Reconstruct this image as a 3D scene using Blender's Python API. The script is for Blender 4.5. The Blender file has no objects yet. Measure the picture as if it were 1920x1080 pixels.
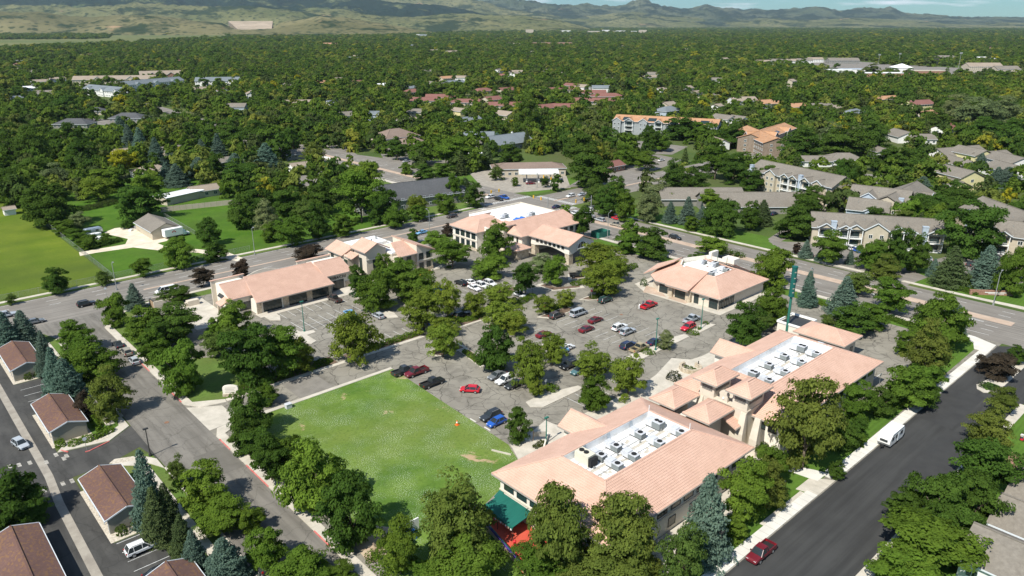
import bpy, math, random
import numpy as np
from mathutils import Vector, Matrix, noise
R = math.radians
random.seed(7); rng = np.random.default_rng(7)
C = bpy.context.scene.collection

# ---------------------------------------------------------------- camera, sky, sun, exposure
H_CAM = 75.0
FPX = 1400.0                                   # focal length in pixels of a 1920 wide picture
PITCH = math.atan((540 - 44) / FPX)
YAW = -42.3                                    # the town grid runs along x and y, the camera looks between them
cam_d = bpy.data.cameras.new('camera'); cam = bpy.data.objects.new('camera', cam_d); C.objects.link(cam)
cam_d.sensor_width = 36; cam_d.lens = 36 * FPX / 1920; cam_d.clip_start = 1; cam_d.clip_end = 60000
cam.location = (0, 0, H_CAM); cam.rotation_euler = (math.pi / 2 - PITCH, 0, R(YAW))
bpy.context.scene.camera = cam

SUN_EL, SUN_AZ = 50.0, 191.0                   # direction the sun stands in, measured in the xy plane
sun_d = bpy.data.lights.new('sun', 'SUN'); sun = bpy.data.objects.new('sun', sun_d); C.objects.link(sun)
sun_d.energy = 4.6; sun_d.angle = R(0.5); sun_d.color = (1.0, 0.96, 0.87)
sd = Vector((math.cos(R(SUN_AZ)) * math.cos(R(SUN_EL)), math.sin(R(SUN_AZ)) * math.cos(R(SUN_EL)), math.sin(R(SUN_EL))))
sun.rotation_euler = sd.to_track_quat('Z', 'Y').to_euler(); sun.location = (0, 0, 300)
world = bpy.data.worlds.new('World'); bpy.context.scene.world = world; world.use_nodes = True
wt = world.node_tree; wn = wt.nodes; wl = wt.links
wn.clear()
wo = wn.new('ShaderNodeOutputWorld'); wb = wn.new('ShaderNodeBackground'); sky = wn.new('ShaderNodeTexSky')
sky.sky_type = 'NISHITA'; sky.sun_disc = False; sky.sun_elevation = R(SUN_EL); sky.sun_rotation = R(90 - SUN_AZ)
sky.altitude = 1500; sky.air_density = 1.3; sky.dust_density = 0.6; sky.ozone_density = 3.0
wb.inputs['Strength'].default_value = 0.098
tc = wn.new('ShaderNodeTexCoord'); mp = wn.new('ShaderNodeMapping'); nz = wn.new('ShaderNodeTexNoise')
mp.inputs['Scale'].default_value = (1.0, 1.0, 9.0); wl.new(tc.outputs['Generated'], mp.inputs['Vector'])
nz.inputs['Scale'].default_value = 9.0; nz.inputs['Detail'].default_value = 7; nz.inputs['Roughness'].default_value = 0.55
wl.new(mp.outputs[0], nz.inputs['Vector'])
cr = wn.new('ShaderNodeValToRGB'); cr.color_ramp.elements[0].position = 0.52; cr.color_ramp.elements[0].color = (0, 0, 0, 1)
cr.color_ramp.elements[1].position = 0.70; cr.color_ramp.elements[1].color = (1, 1, 1, 1)
wl.new(nz.outputs['Fac'], cr.inputs[0])
tint = wn.new('ShaderNodeMixRGB'); tint.blend_type = 'MULTIPLY'; tint.inputs[0].default_value = 1; tint.inputs[2].default_value = (0.34, 0.60, 0.76, 1)
wl.new(sky.outputs[0], tint.inputs[1])
cm = wn.new('ShaderNodeMixRGB'); cm.inputs[2].default_value = (8.0, 8.6, 9.2, 1)   # sunlit cloud
wl.new(cr.outputs[0], cm.inputs[0]); wl.new(tint.outputs[0], cm.inputs[1]); wl.new(cm.outputs[0], wb.inputs['Color']); wl.new(wb.outputs[0], wo.inputs[0])
vs = bpy.context.scene.view_settings
vs.view_transform = 'Standard'; vs.look = 'None'; vs.exposure = 0.48; vs.gamma = 1; vs.use_curve_mapping = False
cy_ = bpy.context.scene.cycles
cy_.max_bounces = 5; cy_.diffuse_bounces = 3; cy_.glossy_bounces = 2; cy_.transmission_bounces = 3; cy_.transparent_max_bounces = 6
cy_.volume_bounces = 0; cy_.caustics_reflective = False; cy_.caustics_refractive = False

# ---------------------------------------------------------------- helpers
_u = (math.cos(R(-YAW)), math.sin(R(-YAW)))
def P(px, py, z=0.0):
    """world point seen at a pixel of the 1920x1080 photograph, at height z"""
    dx = (px - 960) / FPX; dy = (py - 540) / FPX
    Y = math.cos(PITCH) - dy * math.sin(PITCH); Z = math.sin(PITCH) + dy * math.cos(PITCH)
    t = (H_CAM - z) / Z; X, Y = dx * t, Y * t
    return Vector((X * _u[0] + Y * _u[1], -X * _u[1] + Y * _u[0], z))
def project(v):
    X = v[0] * _u[0] - v[1] * _u[1]; Y = v[0] * _u[1] + v[1] * _u[0]; Z = v[2] - H_CAM
    zc = Y * math.cos(PITCH) - Z * math.sin(PITCH); d = -Y * math.sin(PITCH) - Z * math.cos(PITCH)
    return 960 + FPX * X / zc, 540 + FPX * d / zc, zc
def mesh_np(name, v, f, mats, mi=None, smooth=False):
    """quads or tris from numpy arrays"""
    me = bpy.data.meshes.new(name); v = np.asarray(v, dtype=np.float32); f = np.asarray(f, dtype=np.int32); k = f.shape[1]
    me.vertices.add(len(v)); me.vertices.foreach_set('co', v.ravel())
    me.loops.add(f.size); me.loops.foreach_set('vertex_index', f.ravel())
    me.polygons.add(len(f)); me.polygons.foreach_set('loop_start', np.arange(len(f), dtype=np.int32) * k)
    for m in mats: me.materials.append(m)
    if mi is not None: me.polygons.foreach_set('material_index', np.asarray(mi, dtype=np.int32))
    if smooth: me.polygons.foreach_set('use_smooth', np.ones(len(f), dtype=bool))
    me.update(calc_edges=True); return me
class MB:
    def __init__(s): s.v = []; s.f = []; s.m = []
    def add(s, vs_, fs, m=0):
        o = len(s.v); s.v += [tuple(p) for p in vs_]; s.f += [tuple(i + o for i in f) for f in fs]; s.m += [m] * len(fs); return s
    def box(s, x0, y0, z0, x1, y1, z1, m=0):
        return s.add([(x0,y0,z0),(x1,y0,z0),(x1,y1,z0),(x0,y1,z0),(x0,y0,z1),(x1,y0,z1),(x1,y1,z1),(x0,y1,z1)],
                     [(0,3,2,1),(4,5,6,7),(0,1,5,4),(1,2,6,5),(2,3,7,6),(3,0,4,7)], m)
    def prism(s, poly, z0, z1, m=0):
        a = sum(poly[i][0]*poly[(i+1)%len(poly)][1]-poly[(i+1)%len(poly)][0]*poly[i][1] for i in range(len(poly)))
        if a < 0: poly = poly[::-1]
        n = len(poly)
        return s.add([(p[0],p[1],z0) for p in poly]+[(p[0],p[1],z1) for p in poly],
                     [tuple(range(n,2*n)), tuple(range(n-1,-1,-1))]+[(i,(i+1)%n,n+(i+1)%n,n+i) for i in range(n)], m)
    def cyl(s, x, y, z0, z1, r0, r1=None, n=8, m=0):
        r1 = r0 if r1 is None else r1
        a = [2*math.pi*i/n for i in range(n)]
        return s.add([(x+r0*math.cos(t),y+r0*math.sin(t),z0) for t in a]+[(x+r1*math.cos(t),y+r1*math.sin(t),z1) for t in a],
                     [(i,(i+1)%n,n+(i+1)%n,n+i) for i in range(n)]+[tuple(range(n,2*n)),tuple(range(n-1,-1,-1))], m)
    def bar(s, p, q, w, h=None, m=0, up=(0,0,1)):
        p = Vector(p); q = Vector(q); h = w if h is None else h; d = (q-p).normalized(); sd_ = d.cross(Vector(up))
        if sd_.length < 1e-4: sd_ = Vector((1,0,0))
        sd_.normalize(); u = sd_.cross(d); a = sd_*w/2; b = u*h/2
        return s.add([p-a-b,p+a-b,p+a+b,p-a+b,q-a-b,q+a-b,q+a+b,q-a+b],[(0,1,2,3),(7,6,5,4),(0,4,5,1),(1,5,6,2),(2,6,7,3),(3,7,4,0)], m)
    def slab(s, pts, t, m=0):
        """a thick plate: polygon pts (top side), t thick downwards along z"""
        n = len(pts); return s.add([tuple(p) for p in pts]+[(p[0],p[1],p[2]-t) for p in pts],
                     [tuple(range(n)), tuple(range(2*n-1,n-1,-1))]+[(i,n+i,n+(i+1)%n,(i+1)%n) for i in range(n)], m)
    def xf(s, M):
        s.v = [tuple(M @ Vector(p)) for p in s.v]; return s
    def mesh(s, name, mats, smooth=False):
        me = bpy.data.meshes.new(name); me.from_pydata(s.v, [], s.f)
        for m in (mats if isinstance(mats, (list, tuple)) else [mats]): me.materials.append(m)
        me.polygons.foreach_set('material_index', s.m)
        if smooth: me.polygons.foreach_set('use_smooth', [True]*len(s.f))
        return me
    def build(s, name, mats, parent=None, kind=None, smooth=False):
        return put(name, s.mesh(name, mats, smooth), parent, kind)
def put(name, me, parent=None, kind=None, loc=None, rz=None, sc=None):
    o = bpy.data.objects.new(name, me); C.objects.link(o)
    if parent is not None: o.parent = parent
    if kind: o['kind'] = kind
    if loc is not None: o.location = loc
    if rz is not None: o.rotation_euler = (0,0,rz)
    if sc is not None: o.scale = sc
    return o
def struct(name, mb, mats, label=None):
    o = mb.build(name, mats, None, 'structure')
    if label: o['label'] = label
    return o
ALL = []
def thing(name, label, cat, loc=(0,0,0), rz=0, group=None):
    o = bpy.data.objects.new(name, None); C.objects.link(o); o.empty_display_size = 1
    o.location = loc; o.rotation_euler = (0,0,rz); o['label'] = label; o['category'] = cat
    if group: o['group'] = group
    ALL.append(o); return o
def one(name, label, cat, mb, mats, loc=(0,0,0), rz=0, group=None, smooth=False):
    o = mb.build(name, mats, smooth=smooth); o.location = loc; o.rotation_euler = (0,0,rz)
    o['label'] = label; o['category'] = cat
    if group: o['group'] = group
    ALL.append(o); return o
def copy_thing(src, label, loc, rz=None, group=None):
    r = src.copy(); C.objects.link(r); r.location = loc; r['label'] = label; ALL.append(r)
    if rz is not None: r.rotation_euler = (0,0,rz)
    if group: r['group'] = group
    for ch in KIDS.get(src.name, src.children):
        c = ch.copy(); C.objects.link(c); c.parent = r
        for g in ch.children:
            d = g.copy(); C.objects.link(d); d.parent = c
    return r
KIDS = {}

# ---------------------------------------------------------------- materials
def newmat(name):
    m = bpy.data.materials.new(name); m.use_nodes = True; nt = m.node_tree
    return m, nt, nt.nodes, nt.links, nt.nodes['Principled BSDF']
def N(nodes, t, **kw):
    n = nodes.new(t)
    for k, v in kw.items():
        if k in n.inputs: n.inputs[k].default_value = v
        else: setattr(n, k, v)
    return n
def mat(name, col, col2=None, rough=0.85, scale=0.5, bump=0.0, bscale=None, metal=0.0, stretch=(1,1,1), lo=0.35, hi=0.65, spec=0.3, detail=5, coords='Object'):
    m, nt, nd, lk, b = newmat(name)
    b.inputs['Roughness'].default_value = rough; b.inputs['Metallic'].default_value = metal; b.inputs['Specular IOR Level'].default_value = spec
    if col2 is None and bump == 0:
        b.inputs['Base Color'].default_value = (*col, 1); return m
    tc_ = nd.new('ShaderNodeTexCoord'); mp_ = N(nd, 'ShaderNodeMapping'); mp_.inputs['Scale'].default_value = stretch
    lk.new(tc_.outputs[coords], mp_.inputs['Vector'])
    nz_ = N(nd, 'ShaderNodeTexNoise', Scale=scale, Detail=detail, Roughness=0.6); lk.new(mp_.outputs[0], nz_.inputs['Vector'])
    rp = nd.new('ShaderNodeValToRGB'); rp.color_ramp.elements[0].position = lo; rp.color_ramp.elements[1].position = hi
    rp.color_ramp.elements[0].color = (*col, 1); rp.color_ramp.elements[1].color = (*(col2 or col), 1)
    lk.new(nz_.outputs['Fac'], rp.inputs[0]); lk.new(rp.outputs[0], b.inputs['Base Color'])
    if bump:
        n2 = N(nd, 'ShaderNodeTexNoise', Scale=bscale or scale*8, Detail=3); lk.new(mp_.outputs[0], n2.inputs['Vector'])
        bp = N(nd, 'ShaderNodeBump', Strength=bump, Distance=0.05); lk.new(n2.outputs['Fac'], bp.inputs['Height']); lk.new(bp.outputs[0], b.inputs['Normal'])
    return m
def mixin(nt, nd, lk, b, fac_socket, col):
    """lay colour col over what already feeds the base colour"""
    src = b.inputs['Base Color'].links[0].from_socket
    mx = nd.new('ShaderNodeMixRGB'); mx.inputs[2].default_value = (*col, 1)
    lk.new(fac_socket, mx.inputs[0]); lk.new(src, mx.inputs[1]); lk.new(mx.outputs[0], b.inputs['Base Color'])
def ramp(nd, lk, src, a, b_, c0=0.0, c1=1.0):
    r = nd.new('ShaderNodeMapRange'); r.inputs['From Min'].default_value = a; r.inputs['From Max'].default_value = b_
    r.inputs['To Min'].default_value = c0; r.inputs['To Max'].default_value = c1; lk.new(src, r.inputs['Value']); return r.outputs[0]
def coord(nd, lk, scale=(1,1,1)):
    t = nd.new('ShaderNodeTexCoord'); m_ = nd.new('ShaderNodeMapping'); m_.inputs['Scale'].default_value = scale
    lk.new(t.outputs['Object'], m_.inputs['Vector']); return m_.outputs[0]
def asphalt(name, c1, c2, cracks=0.0, streak=None, stain=0.0):
    m = mat(name, c1, c2, 0.9, 0.12, 0.15, 6.0, detail=9)
    nt = m.node_tree; nd = nt.nodes; lk = nt.links; b = nd['Principled BSDF']
    if stain:
        n = N(nd, 'ShaderNodeTexNoise', Scale=0.25, Detail=7, Roughness=0.65, Distortion=1.0); lk.new(coord(nd, lk), n.inputs['Vector'])
        mixin(nt, nd, lk, b, ramp(nd, lk, n.outputs['Fac'], 0.50, 0.72, 0, stain), tuple(c*0.32 for c in c1))
    if streak:
        n = N(nd, 'ShaderNodeTexNoise', Scale=1.0, Detail=4, Roughness=0.6); lk.new(coord(nd, lk, streak), n.inputs['Vector'])
        mixin(nt, nd, lk, b, ramp(nd, lk, n.outputs['Fac'], 0.42, 0.66, 0, 0.6), tuple(c*0.55 for c in c1))
    if cracks:
        wv = N(nd, 'ShaderNodeTexNoise', Scale=0.35, Detail=5); lk.new(coord(nd, lk), wv.inputs['Vector'])
        ad = nd.new('ShaderNodeVectorMath'); ad.operation = 'MULTIPLY_ADD'; ad.inputs[1].default_value = (3.2,3.2,3.2)
        lk.new(wv.outputs['Color'], ad.inputs[0]); lk.new(coord(nd, lk), ad.inputs[2])
        for sc_, w, a in ((0.105, 0.015, cracks), (0.23, 0.026, cracks*0.8)):
            v = N(nd, 'ShaderNodeTexVoronoi', Scale=sc_); v.feature = 'DISTANCE_TO_EDGE'; v.voronoi_dimensions = '2D'
            lk.new(ad.outputs[0], v.inputs['Vector'])
            gate = N(nd, 'ShaderNodeTexNoise', Scale=0.07, Detail=2); lk.new(coord(nd, lk), gate.inputs['Vector'])
            mu = nd.new('ShaderNodeMath'); mu.operation = 'MULTIPLY'
            lk.new(ramp(nd, lk, v.outputs['Distance'], 0.0, w, a, 0), mu.inputs[0]); lk.new(ramp(nd, lk, gate.outputs['Fac'], 0.30, 0.44), mu.inputs[1])
            mixin(nt, nd, lk, b, mu.outputs[0], tuple(c*0.13 for c in c1))
    return m
M = {}
M['asph_lot'] = asphalt('worn_asphalt', (0.215,0.197,0.163), (0.285,0.263,0.218), 0.8, None, 0.6)
M['asph_side'] = asphalt('side_street_asphalt', (0.185,0.170,0.146), (0.222,0.205,0.178), 0.35, (0.9, 0.05, 1), 0.2)
M['asph_ns'] = asphalt('avenue_asphalt_along_x', (0.21,0.19,0.165), (0.26,0.238,0.208), 0.0, (0.02, 1.2, 1))
M['asph_ew'] = asphalt('avenue_asphalt_along_y', (0.21,0.19,0.165), (0.26,0.238,0.208), 0.0, (1.2, 0.02, 1))
M['asph_new'] = asphalt('fresh_black_asphalt', (0.046,0.046,0.045), (0.058,0.058,0.056), 0.0, (0.03, 0.6, 1))
M['asph_dark'] = asphalt('sealed_asphalt', (0.062,0.060,0.056), (0.085,0.082,0.075), 0.3, (0.5, 0.1, 1), 0.2)
M['concrete'] = mat('concrete', (0.46,0.42,0.35), (0.58,0.53,0.45), 0.9, 0.4, 0.1)
M['concrete_new'] = mat('pale_concrete', (0.60,0.575,0.52), (0.70,0.675,0.61), 0.9, 0.3, 0.05)
M['concrete_tan'] = mat('tan_concrete', (0.42,0.31,0.23), (0.52,0.40,0.31), 0.9, 0.3, 0.1)
M['gravel'] = mat('gravel', (0.42,0.36,0.28), (0.66,0.60,0.50), 0.95, 3.0, 0.5, 14)
M['dirt'] = mat('dirt', (0.36,0.26,0.17), (0.52,0.42,0.30), 0.95, 0.5, 0.3)
M['mulch'] = mat('mulch', (0.10,0.065,0.045), (0.2,0.14,0.10), 0.95, 1.5, 0.4)
M['drive'] = mat('gravel_drive', (0.58,0.49,0.37), (0.74,0.66,0.53), 0.95, 0.25, 0.2)
M['paint'] = mat('road_paint', (0.50,0.50,0.48), (0.74,0.74,0.72), 0.8, 2.0)
M['paint_red'] = mat('red_kerb_paint', (0.55,0.10,0.09), (0.62,0.25,0.22), 0.8, 1.0)
M['white'] = mat('white_paint', (0.78,0.78,0.76), (0.84,0.84,0.82), 0.6, 0.6)
M['membrane'] = mat('white_roof_membrane', (0.64,0.63,0.59), (0.84,0.84,0.83), 0.7, 0.45, lo=0.25, hi=0.5)
M['stucco'] = mat('cream_stucco', (0.60,0.53,0.43), (0.66,0.59,0.49), 0.9, 0.7, 0.1, 5)
M['stucco_w'] = mat('pale_stucco', (0.72,0.67,0.58), (0.77,0.72,0.63), 0.9, 0.7, 0.1, 5)
M['grey_wall'] = mat('grey_siding', (0.22,0.21,0.19), (0.25,0.24,0.215), 0.8, 0.6)
M['olive_wall'] = mat('olive_siding', (0.27,0.25,0.20), (0.30,0.28,0.22), 0.8, 0.6)
M['white_wall'] = mat('white_siding', (0.70,0.69,0.66), (0.76,0.75,0.72), 0.8, 0.6)
M['grey_blue_wall'] = mat('grey_render', (0.27,0.29,0.30), (0.33,0.35,0.36), 0.8, 0.6)
M['brown_wall'] = mat('brown_stone', (0.20,0.155,0.115), (0.28,0.22,0.17), 0.9, 0.8)
M['paint_old'] = mat('worn_cream_paint', (0.22,0.205,0.175), (0.48,0.45,0.40), 0.9, 1.2)
M['concrete_old'] = mat('stained_concrete', (0.27,0.24,0.20), (0.37,0.335,0.28), 0.9, 0.5, 0.1)
M['tan_wall'] = mat('tan_siding', (0.44,0.385,0.295), (0.50,0.44,0.34), 0.8, 0.6)
M['blue_wall'] = mat('blue_grey_siding', (0.36,0.42,0.48), (0.42,0.48,0.55), 0.8, 0.6)
M['yellow_wall'] = mat('yellow_siding', (0.62,0.56,0.30), (0.68,0.62,0.34), 0.8, 0.6)
M['brick_wall'] = mat('brown_brick', (0.25,0.13,0.09), (0.36,0.21,0.15), 0.9, 2.5)
M['trim'] = mat('pale_trim', (0.62,0.66,0.68), None, 0.6)
M['dtrim'] = mat('dark_bronze_trim', (0.045,0.045,0.043), None, 0.5)
M['gutter'] = mat('tan_gutter', (0.38,0.35,0.31), None, 0.5)
M['metal'] = mat('grey_metal', (0.42,0.42,0.42), (0.5,0.5,0.5), 0.45, 1.0, metal=0.5)
M['unit'] = mat('unit_casing', (0.50,0.51,0.53), (0.60,0.61,0.63), 0.6, 1.5)
M['unit_dark'] = mat('coil_grille', (0.16,0.18,0.18), (0.24,0.26,0.26), 0.7, 12, stretch=(1,1,6))
M['black'] = mat('black_rubber', (0.02,0.02,0.02), None, 0.8)
M['greenpole'] = mat('green_pole_paint', (0.03,0.16,0.12), None, 0.5)
M['greyp'] = mat('galvanised_steel', (0.35,0.36,0.35), None, 0.5, metal=0.4)
M['awning'] = mat('green_canvas', (0.008,0.10,0.078), (0.012,0.13,0.10), 0.8, 0.5, stretch=(0.4,2,1))
M['redplay'] = mat('red_play_surface', (0.50,0.075,0.045), (0.58,0.10,0.06), 0.9, 0.6)
M['wood'] = mat('weathered_wood', (0.32,0.22,0.14), (0.44,0.33,0.22), 0.85, 1.0, stretch=(1,1,0.2))
M['bark'] = mat('bark', (0.10,0.075,0.055), (0.20,0.16,0.12), 0.95, 4.0, 0.4, stretch=(1,1,0.3))
M['green_sign'] = mat('green_sign', (0.012,0.105,0.09), None, 0.5)
M['yellow'] = mat('signal_yellow', (0.75,0.42,0.03), None, 0.6)
M['orange'] = mat('cone_orange', (0.85,0.15,0.02), None, 0.6)
M['red'] = mat('sign_red', (0.6,0.02,0.03), None, 0.6)
M['bluet'] = mat('blue_tarp', (0.02,0.16,0.62), None, 0.6)
M['cyan'] = mat('bright_blue_canvas', (0.03,0.42,0.72), None, 0.6)
M['purple'] = mat('purple_paint', (0.10,0.05,0.30), None, 0.6)
M['stainless'] = mat('steel_duct', (0.38,0.45,0.52), (0.5,0.56,0.62), 0.35, 0.8, metal=0.6)
M['rust'] = mat('rusty_iron', (0.20,0.10,0.06), (0.28,0.16,0.1), 0.8, 3)
def stone(name, scale=1.1):
    m = mat(name, (0.42,0.34,0.24), (0.62,0.54,0.42), 0.95, 1.2, 0.2); nt = m.node_tree; nd = nt.nodes; lk = nt.links; b = nd['Principled BSDF']
    v = N(nd, 'ShaderNodeTexVoronoi', Scale=scale); v.feature = 'DISTANCE_TO_EDGE'; lk.new(coord(nd, lk, (1,1,1.7)), v.inputs['Vector'])
    mixin(nt, nd, lk, b, ramp(nd, lk, v.outputs['Distance'], 0.0, 0.07, 0.75, 0), (0.2,0.16,0.12)); return m
M['stone'] = stone('stone_veneer')
def glass(name, col=(0.02,0.035,0.035), rough=0.06):
    m = mat(name, col, None, rough, spec=0.6); return m
M['glass'] = glass('dark_window_glass'); M['carglass'] = glass('car_glass', (0.025,0.032,0.035), 0.12)
M['sunshade'] = mat('green_sunshade', (0.2,0.55,0.4), None, 0.5)
def tilemat(name, c1, c2, ribs=False):
    m = mat(name, c1, c2, 0.8, 0.35, 0.0, detail=8); nt = m.node_tree; nd = nt.nodes; lk = nt.links; b = nd['Principled BSDF']
    n = N(nd, 'ShaderNodeTexNoise', Scale=3.1, Detail=3); lk.new(coord(nd, lk), n.inputs['Vector'])
    mixin(nt, nd, lk, b, ramp(nd, lk, n.outputs['Fac'], 0.45, 0.7, 0, 0.35), tuple(c*0.78 for c in c1)); return m
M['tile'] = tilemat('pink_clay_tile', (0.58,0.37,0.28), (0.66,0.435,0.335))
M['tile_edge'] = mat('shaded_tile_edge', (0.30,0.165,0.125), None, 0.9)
M['tile_or'] = tilemat('orange_clay_tile', (0.40,0.215,0.115), (0.48,0.275,0.155))
def shingle(name, c1, c2, spot=None):
    m = mat(name, c1, c2, 0.95, 1.6, 0.25, 5.0, detail=8, lo=0.3, hi=0.7); nt = m.node_tree; nd = nt.nodes; lk = nt.links; b = nd['Principled BSDF']
    if spot:
        n = N(nd, 'ShaderNodeTexNoise', Scale=2.2, Detail=2); lk.new(coord(nd, lk, (1.3,0.7,1)), n.inputs['Vector'])
        mixin(nt, nd, lk, b, ramp(nd, lk, n.outputs['Fac'], 0.52, 0.62, 0, 0.75), spot)
    n = N(nd, 'ShaderNodeTexNoise', Scale=0.12, Detail=3); lk.new(coord(nd, lk), n.inputs['Vector'])
    mixin(nt, nd, lk, b, ramp(nd, lk, n.outputs['Fac'], 0.4, 0.7, 0, 0.35), tuple(c*0.7 for c in c1)); return m
M['sh_red'] = shingle('red_brown_shingles', (0.125,0.070,0.058), (0.165,0.095,0.078), (0.22,0.12,0.055))
M['sh_grey'] = shingle('grey_brown_shingles', (0.17,0.15,0.125), (0.24,0.215,0.18))
M['sh_dark'] = shingle('charcoal_shingles', (0.075,0.078,0.082), (0.11,0.112,0.116))
M['sh_blue'] = shingle('slate_blue_shingles', (0.15,0.175,0.19), (0.20,0.225,0.24))
M['sh_maroon'] = shingle('maroon_shingles', (0.19,0.085,0.07), (0.25,0.12,0.10))
M['sh_tan'] = shingle('tan_shingles', (0.27,0.22,0.17), (0.34,0.28,0.22))
M['sh_brown'] = shingle('brown_shingles', (0.20,0.145,0.115), (0.26,0.195,0.16))
M['sh_orange'] = shingle('orange_shingles', (0.38,0.21,0.12), (0.45,0.26,0.15))
def grass(name, c1, c2, c3=None, flowers=0.0, bare=0.0, mow=None, scale=0.12):
    m = mat(name, c1, c2, 0.95, scale, 0.6, 3.0, detail=10, lo=0.38, hi=0.62, spec=0.1); nt = m.node_tree; nd = nt.nodes; lk = nt.links; b = nd['Principled BSDF']
    if c3:
        n = N(nd, 'ShaderNodeTexNoise', Scale=scale*0.35, Detail=6, Roughness=0.6); lk.new(coord(nd, lk), n.inputs['Vector'])
        mixin(nt, nd, lk, b, ramp(nd, lk, n.outputs['Fac'], 0.42, 0.66, 0, 0.85), c3)
    n = N(nd, 'ShaderNodeTexNoise', Scale=1.7, Detail=6, Roughness=0.7); lk.new(coord(nd, lk), n.inputs['Vector'])
    mixin(nt, nd, lk, b, ramp(nd, lk, n.outputs['Fac'], 0.5, 0.75, 0, 0.7), tuple(c*0.45 for c in c1))
    if mow:
        w = N(nd, 'ShaderNodeTexWave', Scale=mow, Distortion=0.6); w.bands_direction = 'Y'; lk.new(coord(nd, lk), w.inputs['Vector'])
        mixin(nt, nd, lk, b, ramp(nd, lk, w.outputs['Fac'], 0.3, 0.7, 0, 0.35), tuple(c*1.5 for c in c1))
    if bare:
        n = N(nd, 'ShaderNodeTexNoise', Scale=0.075, Detail=9, Roughness=0.72, Distortion=0.6); lk.new(coord(nd, lk), n.inputs['Vector'])
        mixin(nt, nd, lk, b, ramp(nd, lk, n.outputs['Fac'], bare, bare+0.05), (0.42,0.30,0.18))
    if flowers:
        v = N(nd, 'ShaderNodeTexVoronoi', Scale=3.6, Randomness=1.0); v.voronoi_dimensions = '2D'; lk.new(coord(nd, lk), v.inputs['Vector'])
        g_ = N(nd, 'ShaderNodeTexNoise', Scale=0.16, Detail=5, Roughness=0.65); lk.new(coord(nd, lk), g_.inputs['Vector'])
        mu = nd.new('ShaderNodeMath'); mu.operation = 'MULTIPLY'
        lk.new(ramp(nd, lk, v.outputs['Distance'], 0.12, 0.24, 1, 0), mu.inputs[0]); lk.new(ramp(nd, lk, g_.outputs['Fac'], 0.44, 0.60, 0, flowers*0.8), mu.inputs[1])
        mixin(nt, nd, lk, b, mu.outputs[0], (0.62,0.66,0.55))
    return m
M['g_field'] = grass('clover_field', (0.076,0.148,0.023), (0.138,0.220,0.038), (0.152,0.202,0.045), 0.8, 0.60)
M['g_lawn'] = grass('mown_lawn', (0.065,0.125,0.018), (0.09,0.165,0.025), None, 0, 0, 0.32)
M['g_verge'] = grass('verge_grass', (0.085,0.155,0.028), (0.12,0.20,0.04), (0.14,0.15,0.05))
M['g_farm'] = grass('farm_grass', (0.055,0.125,0.012), (0.085,0.165,0.018), (0.065,0.11,0.02))
M['g_meadow'] = grass('yellow_green_meadow', (0.10,0.155,0.014), (0.15,0.195,0.022), (0.075,0.11,0.018), 0, 0.69, None, 0.06)
M['g_ground'] = grass('ground_cover', (0.06,0.10,0.025), (0.10,0.14,0.035), (0.11,0.11,0.05), 0, 0, None, 0.03)
M['g_dry'] = grass('dry_pasture', (0.12,0.14,0.05), (0.18,0.18,0.07), (0.10,0.13,0.045), 0, 0, None, 0.004)

def leafmat(name, rnd=None):
    m, nt, nd, lk, b = newmat(name); nd.remove(b); out = nd['Material Output']
    oi = nd.new('ShaderNodeObjectInfo'); n = N(nd, 'ShaderNodeTexNoise', Scale=3.2, Detail=3); n.inputs['Roughness'].default_value = 0.7
    tc_ = nd.new('ShaderNodeTexCoord'); lk.new(tc_.outputs['Object'], n.inputs['Vector'])
    if rnd:
        rp = nd.new('ShaderNodeValToRGB'); rp.color_ramp.interpolation = 'LINEAR'
        e = rp.color_ramp.elements; e[0].position = 0; e[0].color = (*rnd[0][1], 1); e[1].position = 1; e[1].color = (*rnd[-1][1], 1)
        for p_, c_ in rnd[1:-1]:
            q = e.new(p_); q.color = (*c_, 1)
        lk.new(oi.outputs['Random'], rp.inputs[0]); base = rp.outputs[0]
    else: base = oi.outputs['Color']
    mr = nd.new('ShaderNodeMixRGB'); mr.blend_type = 'MULTIPLY'; mr.inputs[0].default_value = 1
    gr = nd.new('ShaderNodeValToRGB'); gr.color_ramp.elements[0].position = 0.32; gr.color_ramp.elements[0].color = (0.62,0.66,0.6,1)
    gr.color_ramp.elements[1].position = 0.68; gr.color_ramp.elements[1].color = (1.35,1.3,1.15,1)
    lk.new(n.outputs['Fac'], gr.inputs[0]); lk.new(base, mr.inputs[1]); lk.new(gr.outputs[0], mr.inputs[2])
    d = nd.new('ShaderNodeBsdfDiffuse'); t = nd.new('ShaderNodeBsdfTranslucent'); mx = nd.new('ShaderNodeMixShader'); mx.inputs[0].default_value = 0.48
    lk.new(mr.outputs[0], d.inputs[0]); lk.new(mr.outputs[0], t.inputs[0]); lk.new(d.outputs[0], mx.inputs[1]); lk.new(t.outputs[0], mx.inputs[2])
    lk.new(mx.outputs[0], out.inputs['Surface']); return m
M['leaf'] = leafmat('foliage')
G1 = (0.105,0.175,0.030); G2 = (0.155,0.225,0.038); G3 = (0.070,0.130,0.028); G4 = (0.21,0.255,0.055)
M['leaf_far'] = leafmat('distant_foliage', [(0,G3),(0.25,G1),(0.5,G2),(0.62,G3),(0.78,(0.10,0.13,0.05)),(0.89,G4),(0.96,(0.22,0.25,0.06)),(1.0,(0.36,0.34,0.03))])
def paintmat(name):
    m, nt, nd, lk, b = newmat(name); oi = nd.new('ShaderNodeObjectInfo'); lk.new(oi.outputs['Color'], b.inputs['Base Color'])
    b.inputs['Roughness'].default_value = 0.32; b.inputs['Coat Weight'].default_value = 0.5; b.inputs['Coat Roughness'].default_value = 0.12; return m
M['carpaint'] = paintmat('car_paint')
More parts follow.
